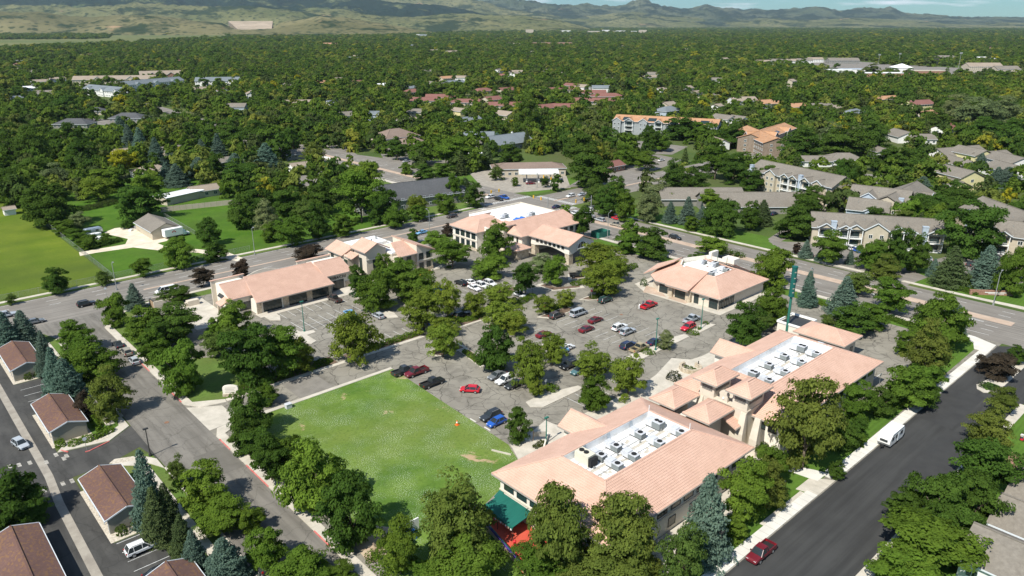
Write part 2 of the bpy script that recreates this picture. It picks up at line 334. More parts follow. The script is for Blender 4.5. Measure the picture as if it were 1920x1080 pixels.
M['lamp'] = mat('headlamp_lens', (0.7,0.72,0.74), None, 0.2); M['tail'] = mat('tail_lamp', (0.35,0.01,0.012), None, 0.3)
M['skin'] = mat('skin', (0.5,0.3,0.2), None, 0.7); M['denim'] = mat('denim', (0.04,0.06,0.14), None, 0.9); M['shirt'] = mat('shirt', (0.7,0.7,0.7), None, 0.9)
M['hair'] = mat('hair', (0.04,0.025,0.015), None, 0.8)

# ---------------------------------------------------------------- the ground, roads, pavements
def sheet(name, poly, z, m, label=None):
    mb = MB(); mb.add([(p[0],p[1],z) for p in poly], [tuple(range(len(poly)))])
    o = mb.build(name, m, None, 'structure')
    if o.data.polygons[0].normal.z < 0: o.data.flip_normals()
    if label: o['label'] = label
    return o
def rect(x0,y0,x1,y1): return [(x0,y0),(x1,y0),(x1,y1),(x0,y1)]
def raised(name, polys, m, z1=0.13, label=None):
    mb = MB()
    for p in polys: mb.prism([(q[0],q[1]) for q in p], -0.05, z1)
    return struct(name, mb, m, label)
def pp(*pts, z=0.0): return [tuple(P(a,b,z))[:2] for a,b in pts]
def ribbon(pts, w):
    """closed outline of a band w wide along a line of points"""
    pts = [Vector((p[0],p[1])) for p in pts]; Lf=[]; Rt=[]
    for i,p in enumerate(pts):
        d = (pts[min(i+1,len(pts)-1)]-pts[max(i-1,0)]).normalized(); n = Vector((-d.y,d.x))*w/2
        Lf.append((p.x+n.x,p.y+n.y)); Rt.append((p.x-n.x,p.y-n.y))
    return Lf, Rt
def ribbon_mb(mb, pts, w, z, z0=None, m=0):
    Lf, Rt = ribbon(pts, w)
    for i in range(len(Lf)-1):
        q = [Rt[i],Rt[i+1],Lf[i+1],Lf[i]]
        if z0 is None: mb.add([(a,b,z) for a,b in q],[(0,1,2,3)],m)
        else: mb.prism(q, z0, z, m)
    return mb
# one sheet to the horizon, cut finer near the camera
mb = MB(); xs = [-42000,-8000,-1500,-200,0,60,120,180,260,400,700,1500,4000,9000,18000,42000]
for i in range(len(xs)-1):
    for j in range(len(xs)-1):
        mb.add([(xs[i],xs[j],0),(xs[i+1],xs[j],0),(xs[i+1],xs[j+1],0),(xs[i],xs[j+1],0)],[(0,1,2,3)])
struct('ground', mb, M['g_ground'])
sheet('parking_lot', [(42.4,44),(205,44),(205,215),(200,219),(42.4,217)], 0.012, M['asph_lot'], 'cracked sun-bleached asphalt of the business park')
sheet('side_street', [(31.8,-40),(42.6,-40),(42.6,205),(44,214),(47,219),(26,219),(30,211),(31.8,205)], 0.02, M['asph_side'])
sheet('north_avenue', [(-260,218.6),(205,218.6),(233,218.6),(560,218.6),(700,212),(700,236),(560,242),(-260,242)], 0.024, M['asph_ns'])
sheet('east_avenue', [(204.6,-60),(233,-60),(233,420),(226,520),(196,640),(150,760),(128,750),(172,630),(200,515),(204.6,420)], 0.028, M['asph_ew'])
sheet('black_street', [(30,31.6),(172,31.2),(185,24),(205.2,22),(205.2,41),(202,44.2),(30,44.2)], 0.032, M['asph_new'])
sheet('alley', [(-8,-30),(18.6,-30),(18.6,134.9),(24.4,135.1),(30.5,137.5),(31.8,130),(31.8,147),(27,143.4),(18.6,145.4),(18.6,206),(-8,206)], 0.02, M['asph_dark'])
sheet('alley_bays', rect(18.6,98,24,111), 0.024, M['asph_dark'])
sheet('alley_bays', rect(18.6,165,24.2,183), 0.024, M['asph_dark'])
dr = MB(); ribbon_mb(dr, [(15.6,206),(15.6,160),(15.6,138),(15.0,128),(14.7,105),(14.7,40)], 1.3, 0.03); struct('alley_gutter', dr, M['concrete_old'])
for q in (rect(18.3,111.2,24.6,129.2),rect(18.3,147.8,25.3,164.8),rect(18.3,183.2,25.2,201),rect(18.3,80,25.3,96.6)): sheet('carport_pad', q, 0.034, M['gravel'])
# fields and lawns
sheet('clover_field', [(46.2,60),(66,60),(66,80),(79,84),(82.3,91.4),(84.6,134.3),(46.2,134.3)], 0.03, M['g_field'])
sheet('meadow', [(-300,246.5),(56,246.5),(56,345),(54,420),(-300,420)], 0.012, M['g_meadow'])
sheet('farm_grass', [(56.5,246.5),(150,246.5),(166,262),(160,335),(120,420),(56.5,380)], 0.012, M['g_farm'])
sheet('verge', [(-260,242.6),(205,242.6),(205,246.6),(-260,246.6)], 0.02, M['g_verge'])
sheet('lawn', [(114.5,46.2),(200,47.5),(202.5,52),(202.5,216),(197.4,216),(197.4,56),(158.5,52.0),(109,55),(68,52),(68,46.2)], 0.03, M['g_lawn'])
sheet('lawn', [(236,35),(262,55),(262,100),(252,120),(250,200),(236,206)], 0.012, M['g_lawn'])
sheet('lawn', [(236,246),(330,246),(330,262),(262,262),(236,330)], 0.012, M['g_lawn'])
sheet('lawn', [(160,246.6),(203,246.6),(203,330),(188,330),(180,270),(160,262)], 0.012, M['g_verge'])
sheet('lawn', [(44.4,146.2),(50,145.4),(60,145.4),(60,166),(50,172),(49,208),(60,214),(60,217.5),(44.4,212)], 0.03, M['g_verge'])
sheet('lawn', [(60,212.6),(196,212.6),(200,216),(196,217.6),(60,216.6)], 0.03, M['g_verge'])
sheet('lawn', rect(24.5,-20,31.4,134), 0.03, M['g_verge'])
sheet('lawn', [(24.5,145),(31.4,147),(31.4,205),(24.5,212)], 0.03, M['g_verge'])
sheet('lawn', [(60,-40),(203,-40),(203,22),(185,23.6),(172,30.4),(60,30.4)], 0.03, M['g_lawn'])
sheet('bare_earth', pp((655,1010),(700,985),(740,990),(775,1000),(735,1052),(690,1055)), 0.036, M['dirt'])
sheet('gravel_drive', pp((148,473),(235,458),(240,448),(205,440),(195,436),(215,428),(250,424),(262,425),(300,437),(330,440),(312,452),(295,456),(310,462),(378,468),(430,474),(455,484),(445,490),(412,482),(372,474),(310,471),(285,468),(250,464),(180,474),(150,480)), 0.03, M['drive'])
sheet('drive_apron', [(42.6,134.6),(48.5,135.2),(48.5,143),(42.6,147)], 0.028, M['concrete'])
# kerbs, walks, islands
raised('pavement', [rect(42.7,-40,44.4,131.5), [(42.7,131.5),(44.4,131.5),(50,134.5),(49.6,135.3),(44,134.4)], rect(42.7,148.5,44.4,205), [(42.7,205),(44.4,205),(50,213.4),(60,216.2),(60,217.8),(48,216.6)],
    [(42.7,148.5),(44.4,148.5),(50,145.2),(49.8,143.8),(45,145)], rect(60,216.6,196,218.2), [(196,216.6),(202.6,210),(204.3,210),(203.6,215),(199,218.2),(196,218.2)],
    rect(28.2,-40,29.7,131), rect(28.2,150,29.7,204), [(28.2,131),(29.7,131),(31.5,127),(31.5,131),(29.5,134.5),(25,134.9),(25,134)], [(31.4,-40),(31.9,-40),(31.9,127),(31.5,127)],
    [(18.6,145.6),(27,143.6),(31.5,147),(31.5,152),(30.8,152),(30,148.5),(27,146.4),(20,147.6)], rect(31.3,152,31.9,205)], M['concrete'])
raised('pavement', [rect(-260,244.2,204,245.8), [(203,245.8),(206,247),(206,330),(203.4,330),(203.4,247)], rect(235.2,60,236.8,206), rect(203,56,204.6,176), [(235.2,60),(236.8,60),(238,46),(235.6,42)]], M['concrete'])
raised('pavement', [rect(60,44.4,110,46.3), rect(116.5,44.4,196,46.4), [(196,44.4),(202.2,44.6),(204.4,50),(204.4,54),(202.4,54),(200,49),(196,47.6)],
    [(114,46.4),(117.5,46.4),(117,48),(115.5,51.5),(113.2,51.5)], rect(118,46.4,119,47)], M['concrete_new'])
raised('pavement', [rect(30,29.6,172,31.4), [(110,44.4),(116.5,44.4),(114,47.8),(109,47.8)], rect(96,46.3,109,47)], M['concrete'], 0.11)
raised('walkway', [[(50.1,143.9),(101,143.9),(101,145.1),(50.1,145.1)], [(50.1,133.5),(84.6,133.7),(84.6,134.7),(50.1,134.7)],
    [(82.6,91.4),(84,90.4),(93.8,93.2),(94.2,89.8),(120,89.8),(127,91),(136.8,94),(139.4,90.4),(143,89.8),(160,89.8),(160,79),(80,79),(79,84),(82,90)],
    [(169.4,101.8),(196,101.8),(196,104.5),(174,104.5),(174,128),(184,133.5),(183,134.6),(172.6,134),(168.8,127)],
    [(76,184.2),(104,184.2),(110,188.5),(108,192.5),(99,188),(76,187.6)], [(60,187),(70,187),(70,212),(66,214),(58,208)], rect(110,186.3,140,188.6)], M['concrete'])
def island(pts, top='concrete'): return pts
isl = [[(96.2,101.4),(95.4,99.2),(97.4,97.4),(109.8,97.6),(109.8,99.2),(101,101.6)], [(129.6,101.6),(130.4,98.4),(150.8,98.8),(151.2,100.6),(141,102.6)],
       [(153.4,99.6),(153.6,98.4),(162.6,98.8),(162,100.8),(154,102.2)], [(95.5,133.6),(97,131.4),(104.8,131.6),(104.8,135.4),(97,136.4)],
       [(102.0,131.3),(100,120.6),(102.4,120.2),(104.6,131.3)], [(112,152.6),(111.8,142.6),(122.8,142.4),(122.8,144),(114,145),(114,152.6)],
       [(101.4,172.5),(101.2,161),(103.6,159.6),(104.6,163),(103.6,172.5)], [(149.6,153.4),(149.6,146.4),(158.6,141.8),(159.6,143.4),(152,148),(152,153.4)],
       [(150,136),(151.4,133.8),(156.6,131),(160,133),(157,136.4)], [(131.4,134.4),(133.6,130.8),(143.6,131.2),(143.6,134.6)],
       [(76.4,173),(78.4,173.6),(79.2,168.2),(82.2,166.8),(82,165.2),(79.4,165),(79.4,160),(77.6,159.2),(76.6,161)], [(77,181),(79,178.8),(80.4,182),(80.4,187),(77,187)],
       [(103.4,190),(103,180),(105,178.4),(106.6,181),(109,190)], [(60,170),(73,170),(73,172),(60,172)], [(108,118),(120,118),(120,120.4),(108,120.4)], [(134,154),(146,154),(146,157),(134,157)],
       [(160,150),(176,145),(178,148),(164,154)]]
raised('parking_island', isl, M['concrete'], 0.14)
raised('planting_bed', [[(x*0.86+cx*0.14, y*0.8+cy*0.2) for x,y in p] for p in (isl[3],isl[4],isl[5],isl[7],isl[8],isl[9],isl[14],isl[15],isl[16]) for cx,cy in [(sum(a for a,b in p)/len(p), sum(b for a,b in p)/len(p))]], M['mulch'], 0.16)
raised('planting_bed', [rect(52,145.3,77,149.5), rect(80,145.3,100.5,148)], M['mulch'], 0.1)
raised('median', [rect(219.2,46,222.4,203), rect(219,248,222,420), rect(180,229.2,203,230.4), rect(235,229.4,330,230.6)], M['concrete_tan'], 0.14)
raised('median', [[(172,38.2),(173.6,36.6),(177,36.2),(204,36),(204,37.8),(179,39.8),(175,40.5),(173,39.8)]], M['concrete'], 0.14)
raised('rock_bed', [[(173.6,38.2),(175,37),(178,36.8),(178.4,39.2),(175.4,39.8)]], M['g_verge'], 0.16)
raised('rock_bed', [rect(180,36.6,202,37.6), pp((128,838),(182,829),(205,820),(197,812),(160,820),(120,828)), pp((205,870),(215,862),(262,855),(258,862),(232,868))], M['gravel'], 0.16)
raised('flagstone', [pp((1206,548),(1212,536),(1236,544),(1250,558)),rect(169.5,113.4,171.9,119.6)], M['concrete_tan'], 0.16)
# road paint
PATCH = {'asph_patch': mat('black_patch',(0.040,0.040,0.040),(0.05,0.05,0.049),0.9,0.3), 'side_patch': mat('grey_patch',(0.135,0.125,0.108),(0.16,0.148,0.128),0.9,0.5), 'lot_patch': mat('lot_patch',(0.19,0.175,0.15),(0.24,0.22,0.19),0.9,0.5)}
mk = MB(); Z = 0.038
def dash(mb, x0, y0, x1, y1, w=0.14, on=3.0, off=9.0):
    a = Vector((x0,y0)); b = Vector((x1,y1)); L = (b-a).length; d = (b-a)/L; t = 0
    while t < L:
        ribbon_mb(mb, [a+d*t, a+d*min(t+on,L)], w, Z); t += on+off
for y, sp in ((221.6,1),(225.4,0),(233.8,0),(237.6,0),(241.2,1)):
    dash(mk, -240 if y > 229 else 48, y, 200, y, 0.16 if sp == 0 else 0.13, 3 if sp == 0 else 300, 9)
for x, sp in ((208.2,1),(211.8,0),(215.4,0),(226,0),(229.6,0)):
    dash(mk, x, 48, x, 214, 0.16, 3 if sp == 0 else 300, 9); dash(mk, x, 248, x, 410, 0.16, 3 if sp == 0 else 300, 9)
for y in (222,226,234,238): dash(mk, 240, y, 420, y, 0.16)
for k in range(20):                                   # crossing bars on all four arms
    t = 207 + k*1.35; mk.add([(t,214.4,Z),(t+.6,214.4,Z),(t+.6,217.2,Z),(t,217.2,Z)],[(0,1,2,3)]); mk.add([(t,243.4,Z),(t+.6,243.4,Z),(t+.6,246.2,Z),(t,246.2,Z)],[(0,1,2,3)])
    t = 219.6 + k*1.15; mk.add([(200.2,t,Z),(203,t,Z),(203,t+.55,Z),(200.2,t+.55,Z)],[(0,1,2,3)]); mk.add([(235.4,t,Z),(238.2,t,Z),(238.2,t+.55,Z),(235.4,t+.55,Z)],[(0,1,2,3)])
def lines(x0, y0, dx, dy, n, L, ax, w=0.11):
    for i in range(n):
        x = x0+dx*i; y = y0+dy*i
        ribbon_mb(mk, [(x,y),(x+(L if ax=='x' else 0), y+(L if ax=='y' else 0))], w, Z)
lines(81,184.2,2.65,0,8,-5,'y'); lines(80.5,176,2.65,0,8,-9.5,'y'); ribbon_mb(mk,[(80.5,171.2),(99,171.2)],0.1,Z)
lines(104,92,2.65,0,6,5.0,'y'); lines(118,120,0,2.7,12,9,'x',0.08); lines(133,104,0,2.7,10,5,'x',0.09); lines(143,104,0,2.7,10,5,'x',0.09)
lines(86,104,0,2.7,10,-0.01,'x'); lines(84,147.5,2.65,0,7,5,'y'); lines(175,98.5,2.65,0,7,-5,'y'); lines(160,57,0,2.7,6,5,'x')
lines(18.9,102.3,0,2.75,4,5,'x'); lines(18.9,105.1,0,2.75,1,5,'x'); lines(18.9,168.3,0,3.6,4,5,'x'); lines(128,151,2.65,0,9,5,'y',0.09); lines(128,161,2.65,0,9,5,'y',0.09)
xb = MB()
for p in ((14,906),(56,915),(87,867),(120,860),(56,868),(36,872),(18,875),(105,853),(125,855),(135,902),(118,907),(64,925),(83,920),(46,930)):
    c = P(*p); xb.add([(c.x-.3,c.y-.75,Z),(c.x+.3,c.y-.75,Z),(c.x+.3,c.y+.75,Z),(c.x-.3,c.y+.75,Z)],[(0,1,2,3)])
for y in (52,78,104,200):                               # turn arrows
    for x in (217.4,):
        ribbon_mb(mk,[(x,y),(x,y+2.4)],0.3,Z); mk.add([(x-.7,y+2.2,Z),(x+.7,y+2.2,Z),(x,y+3.8,Z)],[(0,1,2)])
struct('road_paint', mk, M['paint']); struct('worn_crossing_bars', xb, M['paint_old'])
for q,m_ in ((rect(128,31.7,150,37.8),'asph_patch'),(rect(150.4,37.2,170,44.1),'asph_patch'),(rect(33,96,38,104),'side_patch'),(rect(36.5,118,42.4,127),'side_patch'),(rect(62,134.9,70,143.6),'lot_patch'),(rect(52,136.5,56,141),'side_patch')):
    sheet('asphalt_patch', q, 0.0345, PATCH[m_])
om = MB(); ribbon_mb(om,[(60,229.6),(180,229.6)],0.9,0.036); struct('paved_centre_strip', om, M['concrete_tan'])
rk = MB()
for y0,y1 in ((60,76),(88,93),(109,118),(125,130),(150,158),(170,178)): rk.box(42.62,y0,-.02,42.82,y1,.145)
for a in (((160,848),(168,846),(205,828)),((114,845),(128,848))): ribbon_mb(rk, pp(*a), 0.22, 0.15, -0.02)
struct('red_kerb', rk, M['paint_red'])
sj = MB()                                               # joints across the walks, cut as thin dark gaps
for k in range(90): sj.add([(42.72,-20+k*1.7,.134),(44.38,-20+k*1.7,.134),(44.38,-19.95+k*1.7,.134),(42.72,-19.95+k*1.7,.134)],[(0,1,2,3)])
for k in range(75): sj.add([(62+k*1.8,44.42,.134),(62.06+k*1.8,44.42,.134),(62.06+k*1.8,46.28,.134),(62+k*1.8,46.28,.134)],[(0,1,2,3)])
struct('pavement_joints', sj, M['gutter'])
for x,y,r in ((37.5,143.5,.45),(180.5,125.5,1.0),(614,999,0),(1165,590,0)):
    c = (x,y) if r and x < 600 else tuple(P(x,y))[:2]; mb = MB(); mb.cyl(0,0,0,0.03,(r or .45),n=14)
    one('manhole_cover', {37.5:'rusty iron manhole cover in the middle of the side street',180.5:'dark iron drain cover in the lot by the single-storey restaurant',614:'brown round manhole cover in the pavement by the bare earth',1165:'small iron cover among the cars of the big lot'}[x], 'manhole cover', mb, M['rust'], (c[0],c[1],0.14 if x==614 else 0.03))

# ---------------------------------------------------------------- hills
def elev(py, Y): return H_CAM + Y*math.tan(math.atan((540-py)/FPX)-PITCH)
def hillmat(name, grass_c, grass_c2, pine, dens, soil=None):
    m, nt, nd, lk, b = newmat(name); b.inputs['Roughness'].default_value = 1; b.inputs['Specular IOR Level'].default_value = 0
    big = N(nd, 'ShaderNodeTexNoise', Scale=0.0011, Detail=8, Roughness=0.6); lk.new(coord(nd, lk), big.inputs['Vector'])
    rp = nd.new('ShaderNodeValToRGB'); rp.color_ramp.elements[0].position = .38; rp.color_ramp.elements[0].color = (*grass_c,1); rp.color_ramp.elements[1].position = .62; rp.color_ramp.elements[1].color = (*grass_c2,1)
    lk.new(big.outputs['Fac'], rp.inputs[0]); lk.new(rp.outputs[0], b.inputs['Base Color'])
    f1 = N(nd, 'ShaderNodeTexNoise', Scale=0.0016, Detail=9, Roughness=0.68); lk.new(coord(nd, lk, (1,1,2)), f1.inputs['Vector'])
    mixin(nt, nd, lk, b, ramp(nd, lk, f1.outputs['Fac'], 0.62-dens*0.3, 0.68-dens*0.3), pine)
    v = N(nd, 'ShaderNodeTexVoronoi', Scale=0.02); lk.new(coord(nd, lk), v.inputs['Vector'])
    g_ = N(nd, 'ShaderNodeTexNoise', Scale=0.006, Detail=6); lk.new(coord(nd, lk), g_.inputs['Vector'])
    mu = nd.new('ShaderNodeMath'); mu.operation = 'MULTIPLY'; lk.new(ramp(nd, lk, v.outputs['Distance'], 0.30, 0.45, 0.9, 0), mu.inputs[0]); lk.new(ramp(nd, lk, g_.outputs['Fac'], 0.38, 0.5), mu.inputs[1])
    mixin(nt, nd, lk, b, mu.outputs[0], pine)
    if soil:
        s = N(nd, 'ShaderNodeTexNoise', Scale=0.0022, Detail=7, Roughness=0.6); lk.new(coord(nd, lk, (1,1,3)), s.inputs['Vector'])
        mixin(nt, nd, lk, b, ramp(nd, lk, s.outputs['Fac'], 0.66, 0.70, 0, 0.8), soil)
    return m
HM = [hillmat('far_mountain', (0.065,0.085,0.05), (0.12,0.13,0.08), (0.022,0.038,0.026), 0.52, (0.24,0.17,0.13)),
      hillmat('foothill', (0.10,0.112,0.045), (0.175,0.168,0.078), (0.026,0.042,0.02), 0.36, (0.30,0.20,0.12)),
      hillmat('pine_mountain', (0.08,0.105,0.04), (0.14,0.15,0.065), (0.012,0.026,0.018), 0.78),
      hillmat('scrub_ridge', (0.115,0.11,0.05), (0.19,0.17,0.085), (0.026,0.042,0.018), 0.36, (0.33,0.22,0.13))]
RIDGES = [(16800, 4200, 0, [(-900,-8),(700,-4),(880,0),(950,3),(1020,8),(1110,13),(1170,14),(1195,4),(1212,5),(1240,13),(1280,18),(1322,10),(1350,14),(1395,22),(1410,19),(1430,22),(1480,16),(1527,13),(1550,16),(1575,21),(1608,15),(1640,18),(1665,15),(1690,26),(1730,28),(1780,32),(1820,33),(1870,32),(1920,33),(2700,34)], 0.10),
          (14200, 2400, 1, [(-900,-10),(600,-8),(800,-2),(900,8),(960,20),(1010,26),(1060,33),(1110,30),(1180,26),(1260,31),(1330,37),(1420,34),(1520,37),(1600,34),(1700,38),(1800,42),(1920,44),(2700,45)], 0.16),
          (11500, 2900, 2, [(-900,-70),(0,-50),(250,-32),(430,-14),(520,-12),(600,-4),(680,0),(760,4),(840,16),(900,27),(980,38),(1060,47),(1140,55),(2700,60)], 0.14),
          (8800, 1500, 1, [(-900,10),(0,12),(300,12),(480,16),(560,20),(640,18),(700,26),(770,33),(830,29),(900,28),(980,31),(1050,39),(1100,52),(1160,70),(2700,70)], 0.22),
          (6300, 1000, 3, [(-900,18),(0,20),(60,21),(110,29),(170,33),(230,30),(300,33),(350,37),(415,42),(430,51),(514,51),(524,44),(560,40),(600,34),(660,38),(720,46),(800,58),(900,75),(2700,80)], 0.2)]
for hi_, (Y0, W, mi_, crest, amp) in enumerate(RIDGES):
    pxs = np.arange(-880, 2660, 6.0); cy_s = np.interp(pxs, [c[0] for c in crest], [c[1] for c in crest])
    rows = 46; V = []; 
    for i, px in enumerate(pxs):
        tx = (px-960)/FPX*math.cos(PITCH)
        hc = max(elev(cy_s[i], Y0), 0.0)
        for j in range(rows):
            t = -1 + 2*j/(rows-1); wv = noise.fractal(Vector((px*0.004+hi_*7, t*1.3, 3)), 1.0, 2.0, 4)
            Y = Y0 + t*W + wv*W*0.18; X = Y*tx
            prof = max(0.0, 1-abs(t))**0.85 if t < 0 else (1-t)**0.7
            n = noise.fractal(Vector((X*0.0011, Y*0.0011, hi_)), 0.9, 2.1, 6)
            n2 = noise.fractal(Vector((X*0.0045, Y*0.0045, hi_+5)), 0.8, 2.0, 4)
            z = hc*prof*(1 + amp*n*(1-max(0,1-abs(t*3)))) + hc*(0.14*n+0.20*(0.5-abs(n2)))*min(1,(1-abs(t))*3)
            if abs(t) > 0.985: z = -6
            V.append((X*_u[0]+Y*_u[1], -X*_u[1]+Y*_u[0], z))
    V = np.array(V); nx = len(pxs); F = []
    idx = np.arange(nx*rows).reshape(nx, rows)
    F = np.stack([idx[:-1,:-1].ravel(), idx[1:,:-1].ravel(), idx[1:,1:].ravel(), idx[:-1,1:].ravel()], 1)
    o = put('mountains' if hi_ in (0,2) else 'hills', mesh_np('hills', V, F, [HM[mi_]], smooth=True), None, 'structure')
    o['label'] = ['far blue-green mountain range along the skyline','pale green foothills beyond the plain','dark pine-covered mountain','grassy foothills with scattered pines','scrubby near ridge with a tan dam'][hi_]
def toworld(px, Y): 
    X = Y*(px-960)/FPX*math.cos(PITCH); return (X*_u[0]+Y*_u[1], -X*_u[1]+Y*_u[0])
# dry pasture band below the hills
def band(name, pts, z, m): sheet(name, [tuple(P(*p))[:2] for p in pts], z, m)
band('pasture', [(-700,97),(0,90),(120,86),(250,80),(360,70),(520,66),(700,64),(830,59),(960,57),(900,54),(760,56),(640,60),(400,60),(-700,60)], 0.4, M['g_dry'])
dm = MB(); a = toworld(446,6000); b_ = toworld(508,6040); z0, z1 = 28, elev(39.5,6350)
a2 = toworld(428,6330); b2 = toworld(512,6360)
dm.add([(*a,z0),(*b_,z0),(*b2,z1),(*a2,z1),(*toworld(428,6480),z0),(*toworld(512,6500),z0)], [(0,1,2,3),(3,2,5,4),(0,3,4),(1,5,2)])
one('dam', 'pale tan earth dam face at the foot of the left-hand hills', 'dam', dm, mat('pale_earth',(0.30,0.24,0.17),(0.44,0.35,0.26),0.95,0.01))

# ---------------------------------------------------------------- vegetation
def leaves(cen, nrm, size, rg):
    """one quad per centre, roughly facing nrm"""
    n = len(cen); nrm = nrm + rg.normal(0, 0.45, (n,3)); nrm /= np.linalg.norm(nrm, axis=1)[:,None]+1e-9
    t = np.cross(nrm, rg.normal(0,1,(n,3))); t /= np.linalg.norm(t, axis=1)[:,None]+1e-9; b = np.cross(nrm, t)
    s = size*rg.uniform(0.6,1.25,(n,1)); a = s*rg.uniform(0.7,1.3,(n,1))
    v = np.stack([cen-t*a*.5-b*s*.18, cen-b*s*.5, cen+t*a*.55+b*s*.1, cen+b*s*.5], 1).reshape(-1,3)
    return v, np.arange(n*4).reshape(n,4)
def crown_mesh(name, seed, clumps, per, leaf, shape='round', m=None, open_=0.0):
    rg = np.random.default_rng(seed); c = []; rr = []; nb = max(8, clumps//6); bo = []; tries = 0
    while len(bo) < nb and tries < 900:                    # main boughs, kept apart so that dark gaps stay between them
        tries += 1
        d = rg.normal(0,1,3); d /= np.linalg.norm(d); p = d*rg.uniform(0.10,0.35); p[2] = p[2]*1.05+0.5
        if shape == 'round' and p[2] < 0.20: continue
        if shape == 'flat':
            p[2] = 0.56+(p[2]-0.5)*0.8
            if p[2] < 0.22: continue
        if shape == 'tall': p[:2] *= 1.0-max(0,(p[2]-0.42))*1.25
        p[:2] *= 1+0.16*math.sin(3*math.atan2(p[1],p[0])+seed)
        if any(np.linalg.norm(p-q) < 0.42/nb**0.36 for q in bo): continue
        bo.append(p)
    bo = np.array(bo); nb = len(bo); br = rg.uniform(0.11,0.19,nb)*(20/nb)**0.22
    while len(c) < clumps:
        i = len(c)%nb; d = rg.normal(0,1,3); d[2] = abs(d[2])*0.9-0.3*rg.random(); d /= np.linalg.norm(d)
        p = bo[i]+d*br[i]*rg.uniform(0.45,1.0)*np.array([1.05,1.05,0.92])
        if p[2] < 0.04: continue
        c.append(p); rr.append(rg.uniform(0.055,0.115)*(1-open_*0.2)*(105/max(clumps,60))**0.3)
    c = np.array(c); rr = np.array(rr); idx = np.repeat(np.arange(clumps), per)
    d = rg.normal(0,1,(len(idx),3)); d[:,2] = np.abs(d[:,2])*0.9-0.25*rg.random(len(idx)); d /= np.linalg.norm(d,axis=1)[:,None]
    r = rr[idx]*rg.uniform(0.62,1.12,len(idx)); cen = c[idx]+d*r[:,None]*np.array([1.15,1.15,0.72])
    out = cen-np.array([0,0,0.42]); out /= np.linalg.norm(out,axis=1)[:,None]+1e-9
    v, f = leaves(cen, d*0.8+out*0.5+np.array([0,0,0.35]), leaf, rg)
    lo_ = np.percentile(v[:,2],0.6); hi_z = np.percentile(v[:,2],99.4); v[:,2] = (v[:,2]-lo_)/(hi_z-lo_); rx = np.percentile(np.hypot(v[:,0],v[:,1]),97.5); v[:,:2] *= 0.5/rx
    return mesh_np(name, v, f, [m or M['leaf']])
def spruce_mesh(name, seed, tiers, leaf, m=None, full=1.0, per=16):
    rg = np.random.default_rng(seed); cen = []; nr = []
    for i in range(tiers):
        z = 0.03+0.95*(i/tiers)**1.02; R_ = 0.54*(1-z)**0.72*(1+0.09*rg.normal())+0.012
        nb = max(6, int(16*(1-z)+7)); a0 = rg.uniform(0,6.28)
        for b_ in range(nb):
            a = a0+6.28*b_/nb+rg.normal()*0.12; L = R_*rg.uniform(0.72,1.12); n = max(4,int(per*L/0.5*full)+3)
            t = np.sqrt(rg.uniform(0.12,1,n)); wdt = 0.055*(1-t*0.4)*(L/0.5+0.3)
            s = rg.normal(0,1,n)*wdt
            x = t*L*math.cos(a)-s*math.sin(a); y = t*L*math.sin(a)+s*math.cos(a); zz = z-0.10*t*L*1.1+rg.normal(0,0.006,n)+0.05*t**3*L
            cen.append(np.stack([x,y,zz],1)); nr.append(np.stack([np.full(n,0.35*math.cos(a)),np.full(n,0.35*math.sin(a)),np.full(n,0.9)],1))
    v, f = leaves(np.concatenate(cen), np.concatenate(nr), leaf, rg); return mesh_np(name, v, f, [m or M['leaf']])
def trunk_mesh(name, seed, top=0.62, limbs=6, spread=0.27):
    rg = random.Random(seed); mb = MB(); r0 = 0.026
    mb.cyl(0,0,-0.01,0.22,r0,r0*0.75,7); mb.cyl(0,0,0.22,top,r0*0.75,r0*0.3,6)
    for i in range(limbs):
        a = 6.28*i/limbs+rg.uniform(-.4,.4); z = rg.uniform(0.16,0.34); L = spread*rg.uniform(0.7,1.1)
        p = Vector((0,0,z)); q = Vector((math.cos(a)*L*.45,math.sin(a)*L*.45,z+0.16)); s = Vector((math.cos(a)*L,math.sin(a)*L,z+0.34))
        mb.bar(p,q,r0*0.8); mb.bar(q,s,r0*0.42); mb.bar(q,q+Vector((math.cos(a+1)*L*.4,math.sin(a+1)*L*.4,0.16)),r0*0.3)
    return mb.mesh(name, M['bark'], True)
CR = {}
for i in range(5): CR['r%d'%i] = crown_mesh('crown_round', 11+i, 150, 112, 0.029)
for i in range(3): CR['f%d'%i] = crown_mesh('crown_feathery', 31+i, 150, 84, 0.026, 'flat', None, 0.7)
for i in range(3): CR['t%d'%i] = crown_mesh('crown_tall', 51+i, 170, 98, 0.025, 'tall')
for i in range(3): CR['s%d'%i] = spruce_mesh('crown_spruce', 71+i, 34, 0.036, None, 1.0, 42)
TR = {'d': [trunk_mesh('trunk', 5+i) for i in range(3)], 's': [trunk_mesh('trunk_straight', 9, 0.93, 0)]}
